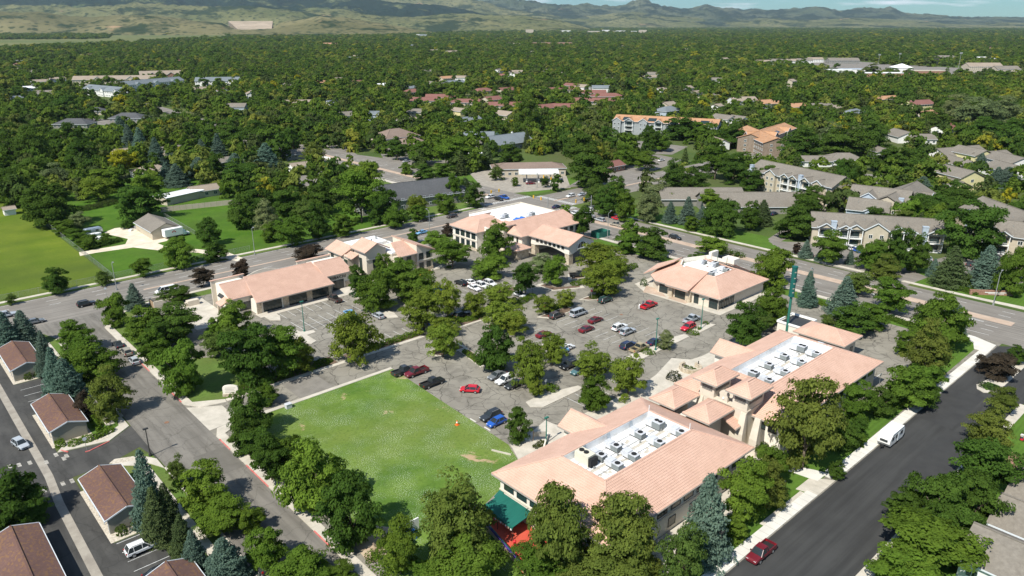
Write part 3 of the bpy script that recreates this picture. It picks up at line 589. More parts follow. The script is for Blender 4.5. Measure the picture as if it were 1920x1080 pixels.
# kinds: crown family, colour, gap between ground and crown as a share of the height, words
KIND = {'d': ('r',(0.108,0.182,0.030),0.08,'mid-green leafy tree'), 'b': ('r',(0.145,0.232,0.036),0.08,'bright green leafy tree'),
        'k': ('r',(0.078,0.142,0.028),0.07,'dark green leafy tree'), 'l': ('f',(0.178,0.240,0.040),0.11,'feathery yellow-green tree'),
        'o': ('t',(0.152,0.195,0.044),0.06,'olive green tree'), 'c': ('t',(0.085,0.145,0.030),0.06,'tall cottonwood'),
        's': ('s',(0.15,0.225,0.19),0.02,'blue-grey spruce'), 'g': ('s',(0.105,0.15,0.065),0.02,'green spruce'),
        'p': ('r',(0.075,0.056,0.044),0.08,'dark purple-leaved tree'), 'w': ('t',(0.19,0.235,0.11),0.08,'silvery pale tree'),
        'y': ('r',(0.34,0.33,0.03),0.14,'bright yellow tree'), 'q': ('f',(0.12,0.18,0.045),0.10,'loose thin-crowned tree')}
TREES = []
def solve(cx, cy, w, h, kind):
    fam, col, gap, words = KIND[kind]; zc_h = 6.0
    for _ in range(6):
        p = P(cx, cy, min(zc_h, 60)); _, _, zc = project(p); s = FPX/zc
        dep = math.atan2(H_CAM-zc_h, math.hypot(p.x,p.y)); W = w/s
        k = (h/s)**2-(W*math.sin(dep)*1.0)**2; Ht = math.sqrt(max(k,(0.45*W)**2))/math.cos(dep)
        tot = Ht/(1-gap); zc_h = tot*gap+Ht*0.5
    return p.x, p.y, W, Ht, tot
tree_n = {'r':0,'f':0,'t':0,'s':0}; NV = {'r':5,'f':3,'t':3,'s':3}
def add_tree(x, y, W, Ht, tot, kind, label, group, shade=None):
    fam, col, gap, words = KIND[kind]; i = tree_n[fam]; tree_n[fam] += 1
    e = thing({'s':'spruce_tree','f':'locust_tree','t':'tall_tree','r':'leafy_tree'}[fam], label, 'tree', (x,y,0), rng.uniform(0,6.28), group)
    f_ = rng.uniform(0.86,1.16); hue = rng.uniform(-0.07,0.07)
    W = W*(1.12 if fam == 's' else 1)
    c = put('crown', CR[fam+str(i%NV[fam])], e, None, (0,0,tot-Ht), 0, (W*1.04,W*1.04,Ht*0.97)); c.color = (col[0]*f_*(1+hue),col[1]*f_,col[2]*f_,1)
    t = put('trunk', TR['s' if fam=='s' else 'd'][0 if fam=='s' else i%3], e, None, (0,0,0), 0, (min(W,tot)*0.9,min(W,tot)*0.9,tot))
    TREES.append((x,y,W)); return e
ORD = ['','first','second','third','fourth','fifth','sixth','seventh','eighth','ninth','tenth','eleventh','twelfth','13th','14th','15th','16th','17th','18th','19th','20th']+['%dth'%i for i in range(21,60)]
def tree_group(where, group, rows):
    """rows: (cx, cy, w, h, kind[, words]) boxes of the crowns in the photograph"""
    rows = sorted(rows, key=lambda r: r[0]); cnt = {}
    for r in rows:
        wd = r[5] if len(r) > 5 else KIND[r[4]][3]; cnt[wd] = cnt.get(wd,0)+1
    seen = {}
    for r in rows:
        wd = r[5] if len(r) > 5 else KIND[r[4]][3]; seen[wd] = seen.get(wd,0)+1
        lab = wd+' '+where if cnt[wd] == 1 else '%s %s, %s from the left' % (wd, where, ORD[seen[wd]])
        x,y,W,Ht,tot = solve(*r[:5]); add_tree(x,y,W,Ht,tot,r[4],lab,group)
tree_group('between side street and strip mall lot','trees between the side street and the strip mall',[(214,578,54,60,'d'),(250,553,32,52,'s'),(270,606,78,68,'d'),(330,602,82,66,'k'),(288,648,58,62,'d'),(338,684,90,98,'d'),(300,628,60,55,'k'),(438,596,62,66,'b'),(405,612,42,38,'b'),(465,662,108,112,'k'),(522,655,92,92,'d'),(562,660,60,66,'l'),(408,640,60,50,'q')])
tree_group('at the drive and field corner','trees at the corner of drive and side street',[(470,770,80,88,'k'),(462,812,78,70,'k'),(498,738,46,40,'d')])
tree_group('along the side street by the clover field','trees along the side street beside the field',[(505,858,74,84,'k'),(540,850,70,70,'d'),(588,888,118,128,'b'),(655,955,112,132,'k'),(480,830,60,60,'k'),(620,905,70,70,'d')])
tree_group('by the play yard corner of the big building','trees round the play yard',[(748,1022,76,100,'b'),(858,962,146,160,'o'),(872,1050,140,84,'d'),(800,1068,60,44,'d')])
tree_group('in front of the big tiled building','trees in front of the big building',[(1042,985,118,168,'o'),(1168,992,128,150,'o'),(1140,1052,150,80,'o'),(1008,1052,110,80,'d'),(1282,1040,92,118,'q'),(1068,1062,90,60,'o'),(1327,960,84,165,'s','big blue spruce'),(1398,920,92,112,'b'),(1440,868,70,80,'d'),(1376,988,50,52,'b','small bright green tree'),(1443,902,72,90,'o'),(1215,1060,70,60,'o')])
tree_group('between the rear wing and the black street','trees between the rear wing and the black street',[(1517,788,128,176,'o'),(1606,752,60,78,'d'),(1655,752,56,52,'k','round dark shrub-like tree'),(1608,803,32,40,'k','small dark bush'),(1614,824,22,26,'d','tiny round tree'),(1570,880,30,36,'k','low dark bush'),(1698,722,92,78,'d'),(1745,655,78,118,'o'),(1772,600,92,100,'d'),(1738,710,66,60,'d'),(1795,600,36,66,'s'),(1700,640,40,50,'d'),(1722,735,70,56,'k'),(1586,815,60,52,'k')])
tree_group('on the far side of the black street','trees on the far side of the black street',[(1874,684,68,50,'p'),(1908,664,36,34,'k'),(1883,748,48,52,'o'),(1860,792,76,84,'o'),(1850,872,118,112,'k'),(1765,935,110,112,'k'),(1830,935,98,100,'k'),(1800,985,100,90,'k'),(1742,1020,170,120,'b'),(1700,1058,130,74,'b'),(1700,950,70,66,'k'),(1812,1040,60,60,'k')])
tree_group('beside the carports','trees beside the carports',[(42,612,46,72,'s'),(8,618,48,80,'s'),(82,658,36,90,'s'),(100,690,42,92,'s'),(122,708,62,88,'s'),(138,630,60,58,'d'),(150,655,66,50,'d'),(168,678,92,70,'d'),(200,732,74,98,'o'),(158,758,36,52,'p'),(12,930,110,106,'k'),(58,955,60,56,'k')])
tree_group('between the carports and the side street','trees between the carports and the side street',[(272,908,56,150,'s'),(290,960,52,110,'g'),(312,950,46,104,'g'),(340,1000,44,84,'g'),(362,1030,46,84,'s'),(420,1045,76,92,'s'),(380,908,92,84,'b'),(330,880,34,50,'q','sparse olive sapling'),(412,965,92,72,'b'),(470,972,54,50,'b'),(498,1022,76,76,'b'),(560,1066,110,56,'b'),(640,1074,60,30,'d')])
tree_group('in the cracked asphalt lot','trees in the parking islands',[(663,625,94,98,'l'),(830,634,62,62,'l'),(972,796,44,64,'k'),(1115,735,60,64,'d'),(1180,698,72,74,'l'),(1112,676,64,60,'l'),(1005,725,36,34,'l'),(990,675,72,90,'l'),(1036,650,56,60,'l'),(930,650,72,82,'k'),(1250,636,30,34,'w','small pale olive tree'),(1402,604,74,78,'k'),(672,530,44,64,'k'),(706,545,74,66,'d'),(717,500,40,50,'d'),(750,513,80,56,'d'),(782,534,86,58,'d'),(793,577,88,74,'l'),(838,556,58,68,'l'),(832,610,56,38,'l'),(890,567,48,44,'l'),(938,550,66,46,'l'),(942,590,78,56,'l'),(848,474,66,54,'d'),(930,452,60,72,'d'),(918,500,66,42,'b'),(985,522,50,62,'k'),(1040,505,44,52,'b'),(1016,490,56,34,'w','grey-green willow'),(1125,480,88,60,'l'),(1130,522,76,58,'l'),(1022,568,42,34,'l'),(1060,558,38,34,'l'),(965,600,52,48,'l'),(1150,500,50,50,'l')])
tree_group('along the avenue beside the bank and restaurant','trees along the near side of the east avenue',[(1095,415,40,60,'k'),(1060,397,22,28,'b'),(1183,430,36,42,'b'),(1222,452,72,56,'k'),(1175,455,44,36,'d'),(1336,462,56,38,'b'),(1308,483,30,20,'k'),(1450,500,70,66,'b'),(1450,570,62,70,'d'),(1430,600,40,40,'q'),(1517,538,32,70,'s'),(1585,550,50,76,'s'),(1612,528,56,44,'q'),(1600,596,78,58,'k'),(1670,553,72,62,'d'),(1640,590,54,50,'d'),(1745,596,60,70,'k'),(1785,590,36,60,'s'),(1555,600,30,30,'q')])
tree_group('on the lawn across the east avenue','trees across the east avenue',[(1140,376,48,52,'k'),(1172,384,38,54,'d'),(1216,380,50,60,'w'),(1257,396,26,42,'s'),(1290,392,30,54,'s'),(1317,402,26,36,'s'),(1352,404,70,60,'k'),(1297,418,32,26,'d'),(1410,402,38,52,'k'),(1330,375,40,40,'b'),(1490,414,70,60,'k'),(1512,465,22,36,'s'),(1557,462,60,58,'d'),(1537,478,16,22,'s'),(1595,480,15,30,'s'),(1638,476,56,56,'d'),(1685,465,60,80,'k'),(1722,472,42,70,'k'),(1660,500,60,50,'o'),(1830,428,112,100,'k'),(1725,392,60,48,'k'),(1768,398,70,56,'k'),(1790,360,60,44,'k'),(1787,495,56,80,'g'),(1752,500,22,36,'s'),(1852,495,56,82,'s','wide blue spruce'),(1903,505,60,86,'d'),(1895,410,40,66,'k'),(1812,525,16,22,'d'),(1494,465,16,20,'p'),(1740,440,40,40,'k')])
tree_group('round the gravel farm yard','trees round the farm yard',[(258,378,84,60,'k'),(95,382,94,76,'k'),(180,350,60,44,'l'),(148,413,38,32,'w'),(120,426,40,28,'d'),(142,440,44,24,'d'),(163,453,40,24,'d'),(197,446,22,18,'d'),(335,472,64,52,'b'),(267,500,38,34,'d'),(400,470,46,36,'k'),(390,432,42,50,'k'),(105,524,48,48,'k'),(193,520,28,28,'q'),(20,560,22,20,'q'),(240,420,24,14,'k')])
tree_group('along the north avenue','trees along the north avenue',[(380,518,40,36,'p'),(452,502,32,34,'p'),(578,473,52,28,'p'),(840,430,20,24,'p'),(332,551,58,28,'k','broad dark bush'),(545,432,60,52,'d'),(595,412,48,64,'k'),(642,420,46,40,'d'),(675,364,84,92,'b','big bright spreading tree'),(718,386,56,60,'k'),(740,404,42,42,'d'),(782,384,42,42,'l'),(785,398,32,30,'d'),(834,380,40,36,'d'),(888,364,40,44,'k'),(775,441,22,26,'k'),(816,451,50,34,'b'),(505,434,36,34,'d'),(500,405,50,60,'w'),(540,380,60,60,'k'),(600,370,60,50,'k'),(455,395,60,60,'k'),(480,370,60,56,'c'),(575,395,46,46,'q')])
tree_group('around the corner filling station','trees around the filling station',[(852,350,34,48,'d'),(830,318,40,26,'d'),(794,322,40,30,'k'),(872,345,30,28,'g'),(930,322,28,26,'q'),(966,340,14,16,'d'),(1022,340,16,20,'k'),(912,290,28,50,'g'),(932,260,22,26,'s'),(955,288,44,40,'k'),(700,312,18,18,'k'),(1110,318,80,60,'k'),(1090,280,70,60,'c'),(1158,350,40,40,'k'),(1040,255,14,40,'g'),(988,258,14,40,'g'),(865,262,34,20,'k'),(762,315,28,20,'d'),(1170,290,40,40,'d'),(1235,355,60,40,'w'),(846,282,66,50,'b'),(790,285,50,40,'d'),(745,280,40,36,'k')])
tree_group('in the old spruces by the ranch houses','trees among the ranch houses',[(225,240,32,52,'s'),(262,265,32,60,'s'),(292,282,32,56,'s'),(240,255,26,50,'s'),(350,276,26,48,'k'),(378,280,26,44,'s'),(408,272,28,50,'s'),(498,288,42,46,'s'),(548,262,34,46,'k'),(372,310,40,36,'s'),(330,326,40,44,'s'),(312,322,34,40,'s'),(440,300,36,30,'s'),(230,302,50,46,'y','yellow-green tree'),(404,312,46,50,'k'),(450,325,70,40,'k'),(200,335,56,44,'b'),(275,345,60,40,'b'),(680,330,66,54,'b','bright tree above the side road'),(590,285,44,38,'o'),(480,250,60,52,'c'),(430,248,60,50,'c'),(20,270,60,80,'c'),(60,275,60,80,'c'),(130,260,60,60,'k'),(150,290,60,60,'k'),(60,320,70,50,'k'),(15,345,50,60,'k'),(100,330,60,50,'w'),(120,195,40,30,'k')])
tree_group('standing out of the far canopy','trees standing out of the far canopy',[(990,212,52,76,'c'),(1218,178,16,22,'y'),(1490,215,28,24,'y'),(455,160,20,14,'y'),(1420,152,30,16,'d'),(1055,210,36,24,'w'),(1105,215,40,30,'w'),(1565,250,60,40,'w'),(1610,255,50,40,'w'),(1730,345,40,34,'s'),(1890,330,50,40,'s'),(1840,300,26,30,'s'),(1870,330,30,40,'s'),(1555,360,32,34,'s'),(1590,325,40,56,'k'),(1660,300,60,40,'k')])

tree_group('between the orange-roofed flats and the three-storey flats','trees behind the avenue on the right',[(1267,330,62,64,'c'),(1305,330,56,60,'c'),(1343,303,50,58,'d'),(1376,314,50,56,'c'),(1409,336,50,40,'k'),(1447,330,56,44,'k'),(1578,336,42,70,'k'),(1554,356,32,38,'s'),(1507,265,84,62,'c'),(1584,260,96,62,'c'),(1633,255,70,60,'c'),(1376,254,60,40,'k'),(1278,238,74,40,'k'),(1320,246,46,34,'d'),(1218,258,38,44,'k'),(1174,268,44,40,'k'),(1518,376,56,56,'k'),(1742,386,60,50,'k'),(1354,408,60,60,'k'),(1431,396,34,50,'g'),(1682,297,70,44,'k'),(1726,318,56,40,'k'),(1808,380,70,44,'k'),(1240,262,40,36,'d'),(1140,258,56,40,'k'),(1210,300,44,34,'d')])
tree_group('in the pale willow belt at the right','pale willow belt',[(1790,205,70,56,'w','pale olive willow'),(1835,212,84,60,'w','pale olive willow'),(1885,208,70,56,'w','pale olive willow'),(1760,222,50,40,'c'),(1855,240,70,40,'k'),(1905,245,60,46,'k')])
# hedges and low planting: real leaves spread through a rounded strip
def hedge(label, pts, w, h, col, group=None, name='hedge', dens=26):
    rg = np.random.default_rng(len(ALL)); cs = []; ns = []
    pts = [Vector((p[0],p[1],0)) for p in pts]; o = pts[0].copy()
    if len(pts) == 1: pts = [pts[0]-Vector((w*.18,0,0)), pts[0]+Vector((w*.18,0,0))]
    for a, b in zip(pts[:-1], pts[1:]):
        L = (b-a).length+w*0.4; n = int(dens*L*(w+2*h)/1.0); t = rg.uniform(-.5,.5,n); th = rg.uniform(-0.15,3.29,n); rr = rg.uniform(0.75,1.05,n)
        d = (b-a).normalized(); nn = Vector((-d.y,d.x,0)); cap = np.sqrt(np.clip(1-(np.abs(t)*2)**8,0.02,1))
        lump = 1+0.12*np.sin(t*L*2.1)+0.06*rg.normal(0,1,n)
        ox = np.cos(th)*w*.5*rr*cap*lump; oz = np.abs(np.sin(th))**0.7*h*rr*cap*lump
        m_ = (a+b)/2-o
        cs.append(np.stack([m_.x+t*L*d.x+ox*nn.x, m_.y+t*L*d.y+ox*nn.y, oz+0.05],1)); ns.append(np.stack([np.cos(th)*nn.x,np.cos(th)*nn.y,np.abs(np.sin(th))+.3],1))
    v, f = leaves(np.concatenate(cs), np.concatenate(ns), 0.30, rg)
    ob = put(name, mesh_np(name, v, f, [M['leaf']]), None, None, o); ob.color = (*col,1); ob['label'] = label; ob['category'] = 'hedge' if name == 'hedge' else 'shrub'
    if group: ob['group'] = group
    ALL.append(ob); return ob
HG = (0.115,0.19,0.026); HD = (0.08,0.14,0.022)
hedge('long clipped hedge along the drive below the strip mall lot', [(53,147),(76,147)], 3.0, 1.3, HD)
hedge('bright clipped hedge between the drive and the lot trees', [(87,146.8),(101,146.6)], 2.2, 1.2, HG)
hedge('low hedge on the narrow island beside the maroon-pickup lot', [(101.2,122),(102.6,130)], 1.6, 0.9, HG)
hedge('rounded hedge at the front of the carport by the side street', [(21,146.6),(25.5,146.2),(28.5,147.4)], 1.8, 1.2, HG)
hedge('upright hedge between carport wall and side street pavement', [(26.6,148.8),(27.2,158)], 1.4, 1.2, HG)
hedge('small round bush at the corner of the middle carport', [P(113,836)], 2.2, 1.3, HG, None, 'shrub')
for (x,y),l in zip(((228,1000),(256,989),(53,710),(70,705)),('round green bush at the near carport gable','smaller bush beside the near carport gable','grey-green bush at the far carport gable','second bush at the far carport gable')): hedge(l,[P(x,y)],2.0,1.3,(0.075,0.11,0.03),None,'shrub')
for i,(x,y,w) in enumerate(((1298,625,3.2),(1240,651,3),(1214,661,3.4),(1308,617,1.4),(1323,607,1.6))): hedge('low clipped bush in the islands below the red and tan trucks, %s from the left'%ORD[[4,2,1,3,5][i]] if i!=2 else 'low clipped bush behind the tan pickup',[P(x,y+1)],w,0.8,HG,'bushes in the lot islands','shrub')
hedge('long low hedge on the island in front of the bank', pp((1075,535),(1100,528),(1130,520)), 3.0, 1.1, HG)
hedge('hedge on the curved island tip near the arched gateway', pp((1165,510),(1190,500)), 3.0, 1.3, HG)
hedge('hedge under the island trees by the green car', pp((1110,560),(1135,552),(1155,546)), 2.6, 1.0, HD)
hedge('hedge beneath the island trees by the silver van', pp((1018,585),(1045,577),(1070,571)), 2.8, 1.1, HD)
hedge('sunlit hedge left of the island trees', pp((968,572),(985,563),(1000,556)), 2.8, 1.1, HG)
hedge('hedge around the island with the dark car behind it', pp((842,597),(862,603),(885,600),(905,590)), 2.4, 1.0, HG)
hedge('low bushes on the island under the feathery pair', [P(1145,690),P(1165,684)], 2.4, 1.2, HG)
hedge('bushes on the round-ended island south of the main lot', [P(1030,728),P(1042,735)], 2.2, 1.4, HG)
hedge('round bush beside the tree near the play-yard wall', [P(722,1062)], 5.5, 3.0, HG, None, 'shrub')
hedge('dark hedge by the north end of the restaurant lawn', pp((1663,596),(1705,612)), 2.2, 1.2, HD)
hedge('clipped hedge beside the low brick sign', pp((1770,532),(1800,543),(1830,552)), 3.0, 1.3, HD)
hedge('clipped hedge along the rear restaurant car park', pp((1528,566),(1560,578)), 2.4, 1.0, HG)
hedge('low planting on the tip of the street median', [(175.6,38.2)], 4.2, 0.7, (0.055,0.10,0.035), None, 'shrub')
for i,(x,y) in enumerate(((1363,475),(1377,480),(1386,482))): hedge('round median shrub behind the restaurant, %s of three'%ORD[i+1],[P(x,y)],3.4,1.6,HD,'median shrubs','shrub')
hedge('rounded juniper beside the strip mall entrance', [P(668,554)], 4.5, 1.0, (0.03,0.085,0.035), None, 'shrub')
hedge('yellow-green ornamental grass by the restaurant ramp', [P(1206,536)], 2.2, 2.2, (0.10,0.17,0.05), None, 'shrub')
hedge('loose bush at the walk beside the fountain', [P(1262,712)], 3.2, 1.8, (0.055,0.065,0.03), None, 'shrub')
hedge('flat planting inside the round fountain', [(134.6,87.6)], 3.0, 0.6, (0.10,0.15,0.03), None, 'shrub')
hedge('low shrubs in the walled bed beside the big building', [P(1003,840),P(1018,832)], 1.6, 0.7, (0.08,0.10,0.03), None, 'shrub')
hedge('weedy scrub strip behind the farm yard', pp((150,395),(185,388),(215,380)), 6, 1.6, (0.07,0.10,0.03))
hedge('rough hedgerow beside the meadow fence', pp((150,456),(190,462),(225,452)), 3, 1.5, (0.05,0.10,0.02))

# ---------------------------------------------------------------- building kit
def tile_field(slopes, w, c, h=0.09):
    V = []; F = []; MI = []; base = 0
    for s in slopes:
        p = np.array(s, dtype=float); e = p[1]-p[0]; Le = np.linalg.norm(e); e /= Le
        n = np.cross(e, p[2]-p[1]); n /= np.linalg.norm(n)
        if n[2] < 0: n = -n
        u = np.cross(n, e); u = u if u[2] > 0 else -u
        q = np.stack([(p-p[0])@e, (p-p[0])@u], 1)
        a0, a1, b1 = q[:,0].min(), q[:,0].max(), q[:,1].max()
        A, B = np.meshgrid(np.arange(a0, a1-w*.4, w), np.arange(0, b1-c*.4, c)); A = A.ravel(); B = B.ravel()
        cx_, cy2 = A+w/2, B+c/2; ins = np.zeros(len(A), bool); m = len(q)
        for i in range(m):
            x1,y1 = q[i]; x2,y2 = q[(i+1)%m]
            if y1 == y2: continue
            t = ((y1>cy2)!=(y2>cy2))&(cx_ < (x2-x1)*(cy2-y1)/(y2-y1)+x1); ins ^= t
        A = A[ins]; B = B[ins]
        prof = [(0,.55),(.28,1),(.72,1),(1,.55)]; cols = []
        for row,(bb,hh) in enumerate(((0,h),(c,h*.3))):
            for fx,fh in prof: cols.append(p[0]+np.outer(A+fx*w,e)+np.outer(B+bb,u)+np.outer(np.full(len(A),hh*fh+0.015),n))
        for fx in (0,1): cols.append(p[0]+np.outer(A+fx*w,e)+np.outer(B,u)+np.outer(np.zeros(len(A)),n))
        k = len(cols); V.append(np.stack(cols,1).reshape(-1,3)); o = base+np.arange(len(A))[:,None]*k
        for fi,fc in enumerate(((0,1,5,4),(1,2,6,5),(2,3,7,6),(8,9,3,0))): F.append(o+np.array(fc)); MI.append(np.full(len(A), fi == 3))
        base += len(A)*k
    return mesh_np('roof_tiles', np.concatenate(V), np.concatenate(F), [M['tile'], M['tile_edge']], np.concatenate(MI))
def add_roof(parent, slopes, m, tile=None, caps=(), thick=0.28, capw=0.32, edge='gutter'):
    mb = MB()
    for s in slopes: mb.slab([tuple(p) for p in s], thick)
    r = mb.build('roof', m, parent)
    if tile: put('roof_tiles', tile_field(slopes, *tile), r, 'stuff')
    if caps:
        cb = MB()
        for a, b in caps: cb.bar((a[0],a[1],a[2]+.05),(b[0],b[1],b[2]+.05),capw,0.14)
        cb.build('ridge_tiles' if tile else 'ridge_cap', m, r)
    fb = MB()
    for s in slopes:
        a, b = Vector(s[0]), Vector(s[1]); d = (b-a).normalized(); n = Vector((d.y,-d.x,0))
        c = sum((Vector(p) for p in s), Vector())/len(s)
        if n.dot(a-c) < 0: n = -n
        fb.bar(a+n*.06+Vector((0,0,-.12)), b+n*.06+Vector((0,0,-.12)), 0.13, 0.2)
    fb.build('gutter', M[edge], r)
    return r
def frustum(x0,y0,x1,y1,ze,a0,b0,a1,b1,zr):
    """outer eave rectangle up to inner rectangle; faces -y, +x, +y, -x and the four hips"""
    o = [(x0,y0,ze),(x1,y0,ze),(x1,y1,ze),(x0,y1,ze)]; i = [(a0,b0,zr),(a1,b0,zr),(a1,b1,zr),(a0,b1,zr)]
    sl = [[o[k],o[(k+1)%4],i[(k+1)%4],i[k]] for k in range(4)]
    sl = [[p for j,p in enumerate(s) if not any(Vector(p)==Vector(q) for q in s[:j])] for s in sl]
    return sl, [(o[k],i[k]) for k in range(4)]
def hiprect(x0,y0,x1,y1,ze,rise):
    w = min(x1-x0,y1-y0)/2
    if x1-x0 >= y1-y0: return frustum(x0,y0,x1,y1,ze,x0+w,(y0+y1)/2,x1-w,(y0+y1)/2,ze+rise)
    return frustum(x0,y0,x1,y1,ze,(x0+x1)/2,y0+w,(x0+x1)/2,y1-w,ze+rise)
def gablerect(x0,y0,x1,y1,ze,rise,axis='x'):
    if axis == 'x':
        m = (y0+y1)/2; return [[(x0,y0,ze),(x1,y0,ze),(x1,m,ze+rise),(x0,m,ze+rise)],[(x1,y1,ze),(x0,y1,ze),(x0,m,ze+rise),(x1,m,ze+rise)]], [((x0,m,ze+rise),(x1,m,ze+rise))]
    m = (x0+x1)/2; return [[(x0,y1,ze),(x0,y0,ze),(m,y0,ze+rise),(m,y1,ze+rise)],[(x1,y0,ze),(x1,y1,ze),(m,y1,ze+rise),(m,y0,ze+rise)]], [((m,y0,ze+rise),(m,y1,ze+rise))]
def gable_wall(mb, x0,y0,x1,y1,ze,rise,axis='x',m=0,z0=0.0):
    """house-shaped solid under a gable roof"""
    if axis == 'x':
        c = (y0+y1)/2; a = [(x0,y0,z0),(x0,y1,z0),(x0,y1,ze),(x0,c,ze+rise),(x0,y0,ze)]; b = [(x1,p[1],p[2]) for p in a]
    else:
        c = (x0+x1)/2; a = [(x0,y0,z0),(x1,y0,z0),(x1,y0,ze),(c,y0,ze+rise),(x0,y0,ze)]; b = [(p[0],y1,p[2]) for p in a]
    mb.add(a+b,[(0,1,2,3,4) if axis!='x' else (4,3,2,1,0),(9,8,7,6,5) if axis!='x' else (5,6,7,8,9)]+[(i,5+i,5+(i+1)%5,(i+1)%5) if axis!='x' else (i,(i+1)%5,5+(i+1)%5,5+i) for i in range(5)],m)
WC = {}
def window(parent, x, y, z, rz, w, h, style='plain', fr='dtrim', nm='window'):
    """a framed pane on a wall; rz = 0 faces -y, 90 faces +x, 180 faces +y, -90 faces -x. x, y, z = middle of the sill"""
    key = (round(w,1),round(h,1),style,fr)
    if key not in WC:
        mb = MB(); t = 0.09; d = 0.07
        mb.box(-w/2-t,-d,-t,w/2+t,0.02,0); mb.box(-w/2-t,-d,h,w/2+t,0.02,h+t); mb.box(-w/2-t,-d,0,-w/2,0.02,h); mb.box(w/2,-d,0,w/2+t,0.02,h)
        n = {'plain':0,'two':1,'store':max(1,int(w/1.3)),'door':1}[style]
        for k in range(n): xx = -w/2+w*(k+1)/(n+1); mb.box(xx-.04,-d+.01,0,xx+.04,0.02,h)
        if style == 'store': mb.box(-w/2,-d+.012,h*.72,w/2,0.02,h*.72+.07)
        g = MB(); g.box(-w/2,-0.03,0,w/2,0.015,h); WC[key] = (mb.mesh('window_frame', M[fr]), g.mesh('pane', M['glass']))
    f, g = WC[key]; o = put(nm, f, parent, None, (x,y,z), R(rz)); put('pane', g, o); return o
FACE = {0:(0,-1),90:(1,0),180:(0,1),-90:(-1,0)}
def vent(parent, x, y, z, r=0.12, h=0.5): mb = MB(); mb.cyl(x,y,z,z+h,r,n=6); return mb.build('roof_vent', M['greyp'], parent)

def flat_letters(o):
    me = bpy.data.meshes.new_from_object(o); n = bpy.data.objects.new(o.name, me); C.objects.link(n); n.parent = o.parent; n.location = o.location; n.rotation_euler = o.rotation_euler; nm = o.name; bpy.data.objects.remove(o); n.name = nm
# ---- front building: big hip roof round a white flat well
TP = (0.36, 0.42)
def well_building(t, x0,y0,x1,y1,ze,a0,b0,a1,b1,zr,zf):
    sl, caps = frustum(x0,y0,x1,y1,ze,a0,b0,a1,b1,zr)
    r = add_roof(t, sl, M['tile'], TP, caps)
    cb = MB()
    for p,q in (((a0,b0),(a1,b0)),((a1,b0),(a1,b1)),((a1,b1),(a0,b1)),((a0,b1),(a0,b0))): cb.bar((*p,zr+.03),(*q,zr+.03),0.34,0.14)
    cb.build('ridge_tiles', M['tile'], r)
    w = MB(); w.box(x0+1,y0+1,0,x1-1,y0+1.3,ze-.05); w.box(x0+1,y1-1.3,0,x1-1,y1-1,ze-.05); w.box(x0+1,y0+1.3,0,x0+1.3,y1-1.3,ze-.05); w.box(x1-1.3,y0+1.3,0,x1-1,y1-1.3,ze-.05)
    w.build('wall', M['stucco_w'], t)
    f = MB(); f.box(a0-.5,b0-.5,zf-.3,a1+.5,b1+.5,zf); f.build('flat_roof', M['membrane'], t)
    p = MB(); th = 0.2
    for q in ((a0,b0,a1,b0+th),(a0,b1-th,a1,b1),(a0,b0+th,a0+th,b1-th),(a1-th,b0+th,a1,b1-th)): p.box(q[0],q[1],zf,q[2],q[3],zr-.03)
    p.build('parapet', M['membrane'], t)
    s = MB(); s.box(x0+.5,y0+.5,ze-.32,x1-.5,y1-.5,ze-.2); s.build('soffit', M['gutter'], t)
A = thing('office_building', 'large pink-tiled office building with a green awning beside the clover field', 'building')
well_building(A, 67.6,54.7,106.1,79.2,6.25, 75.6,62.2,98.1,71.4,9.65, 8.2)
def porch_wing(t, x0, x1, yi, yo, ze, rise, hw):
    sl, caps = gablerect(x0,yi,x1,yo,ze,rise,'y'); add_roof(t, sl, M['tile'], TP, caps)
    mb = MB(); gable_wall(mb, x0+.8, yi, x1-.8, yo-.9, ze-.1, rise*.8, 'y'); mb.build('wing_wall', M['stucco_w'], t)
    mb = MB(); mb.box(x0+.7,yo-1.1,0,x1-.7,yo-.8,1.4); mb.build('stone_base', M['stone'], t)
porch_wing(A, 86.3, 93.1, 73.5, 82.6, 6.3, 2.2, 0)
def upper_windows(t, side, lo, hi, fixed, z, w, h, step, style='plain', z2=None):
    n = int((hi-lo)/step)
    for i in range(n):
        c = lo+(hi-lo)*(i+.5)/n
        for zz in ([z] if z2 is None else [z, z2]):
            x, y = (c, fixed) if side in (0,180) else (fixed, c); window(t, x+FACE[side][0]*.02, y+FACE[side][1]*.02, zz, side, w, h, style)
upper_windows(A, -90, 56.5, 77.6, 68.6, 3.9, 2.1, 1.5, 2.65); upper_windows(A, 0, 69.8, 104, 55.7, 3.9, 2.3, 1.5, 3.4); upper_windows(A, 0, 70.5, 104, 55.7, 0.9, 1.7, 1.5, 4.8)
upper_windows(A, -90, 57, 69, 68.6, 0.6, 1.8, 1.7, 4.0)
mb = MB(); mb.box(68.42,55.6,3.3,68.58,78.3,3.55); mb.box(68.6,55.42,3.3,105.1,55.58,3.55); mb.build('band_course', M['stucco'], A)
mb = MB()
for y0 in (70.4,): mb.add([(68.5,70.4,3.0),(68.5,77.6,3.0),(64.2,77.6,2.45),(64.2,70.4,2.45),(68.5,70.4,2.9),(68.5,77.6,2.9),(64.2,77.6,2.35),(64.2,70.4,2.35)],[(0,1,2,3),(7,6,5,4),(2,6,7,3),(0,3,7,4),(1,5,6,2)])
mb.add([(64.2,70.4,2.4),(64.2,77.6,2.4),(64.15,77.6,2.05),(64.15,70.4,2.05)],[(0,1,2,3)])
aw = thing('green_awning', 'wide green canvas awning over the red play surface', 'awning', (0,0,0)); mb.build('canvas', M['awning'], aw)
for y in (70.5,74,77.5): q = MB(); q.box(64.25,y-.05,0,64.35,y+.05,2.4); q.build('post', M['dtrim'], aw)
q = MB(); q.box(64.2,70.4,2.3,64.3,77.6,2.38); q.build('rail', M['dtrim'], aw)
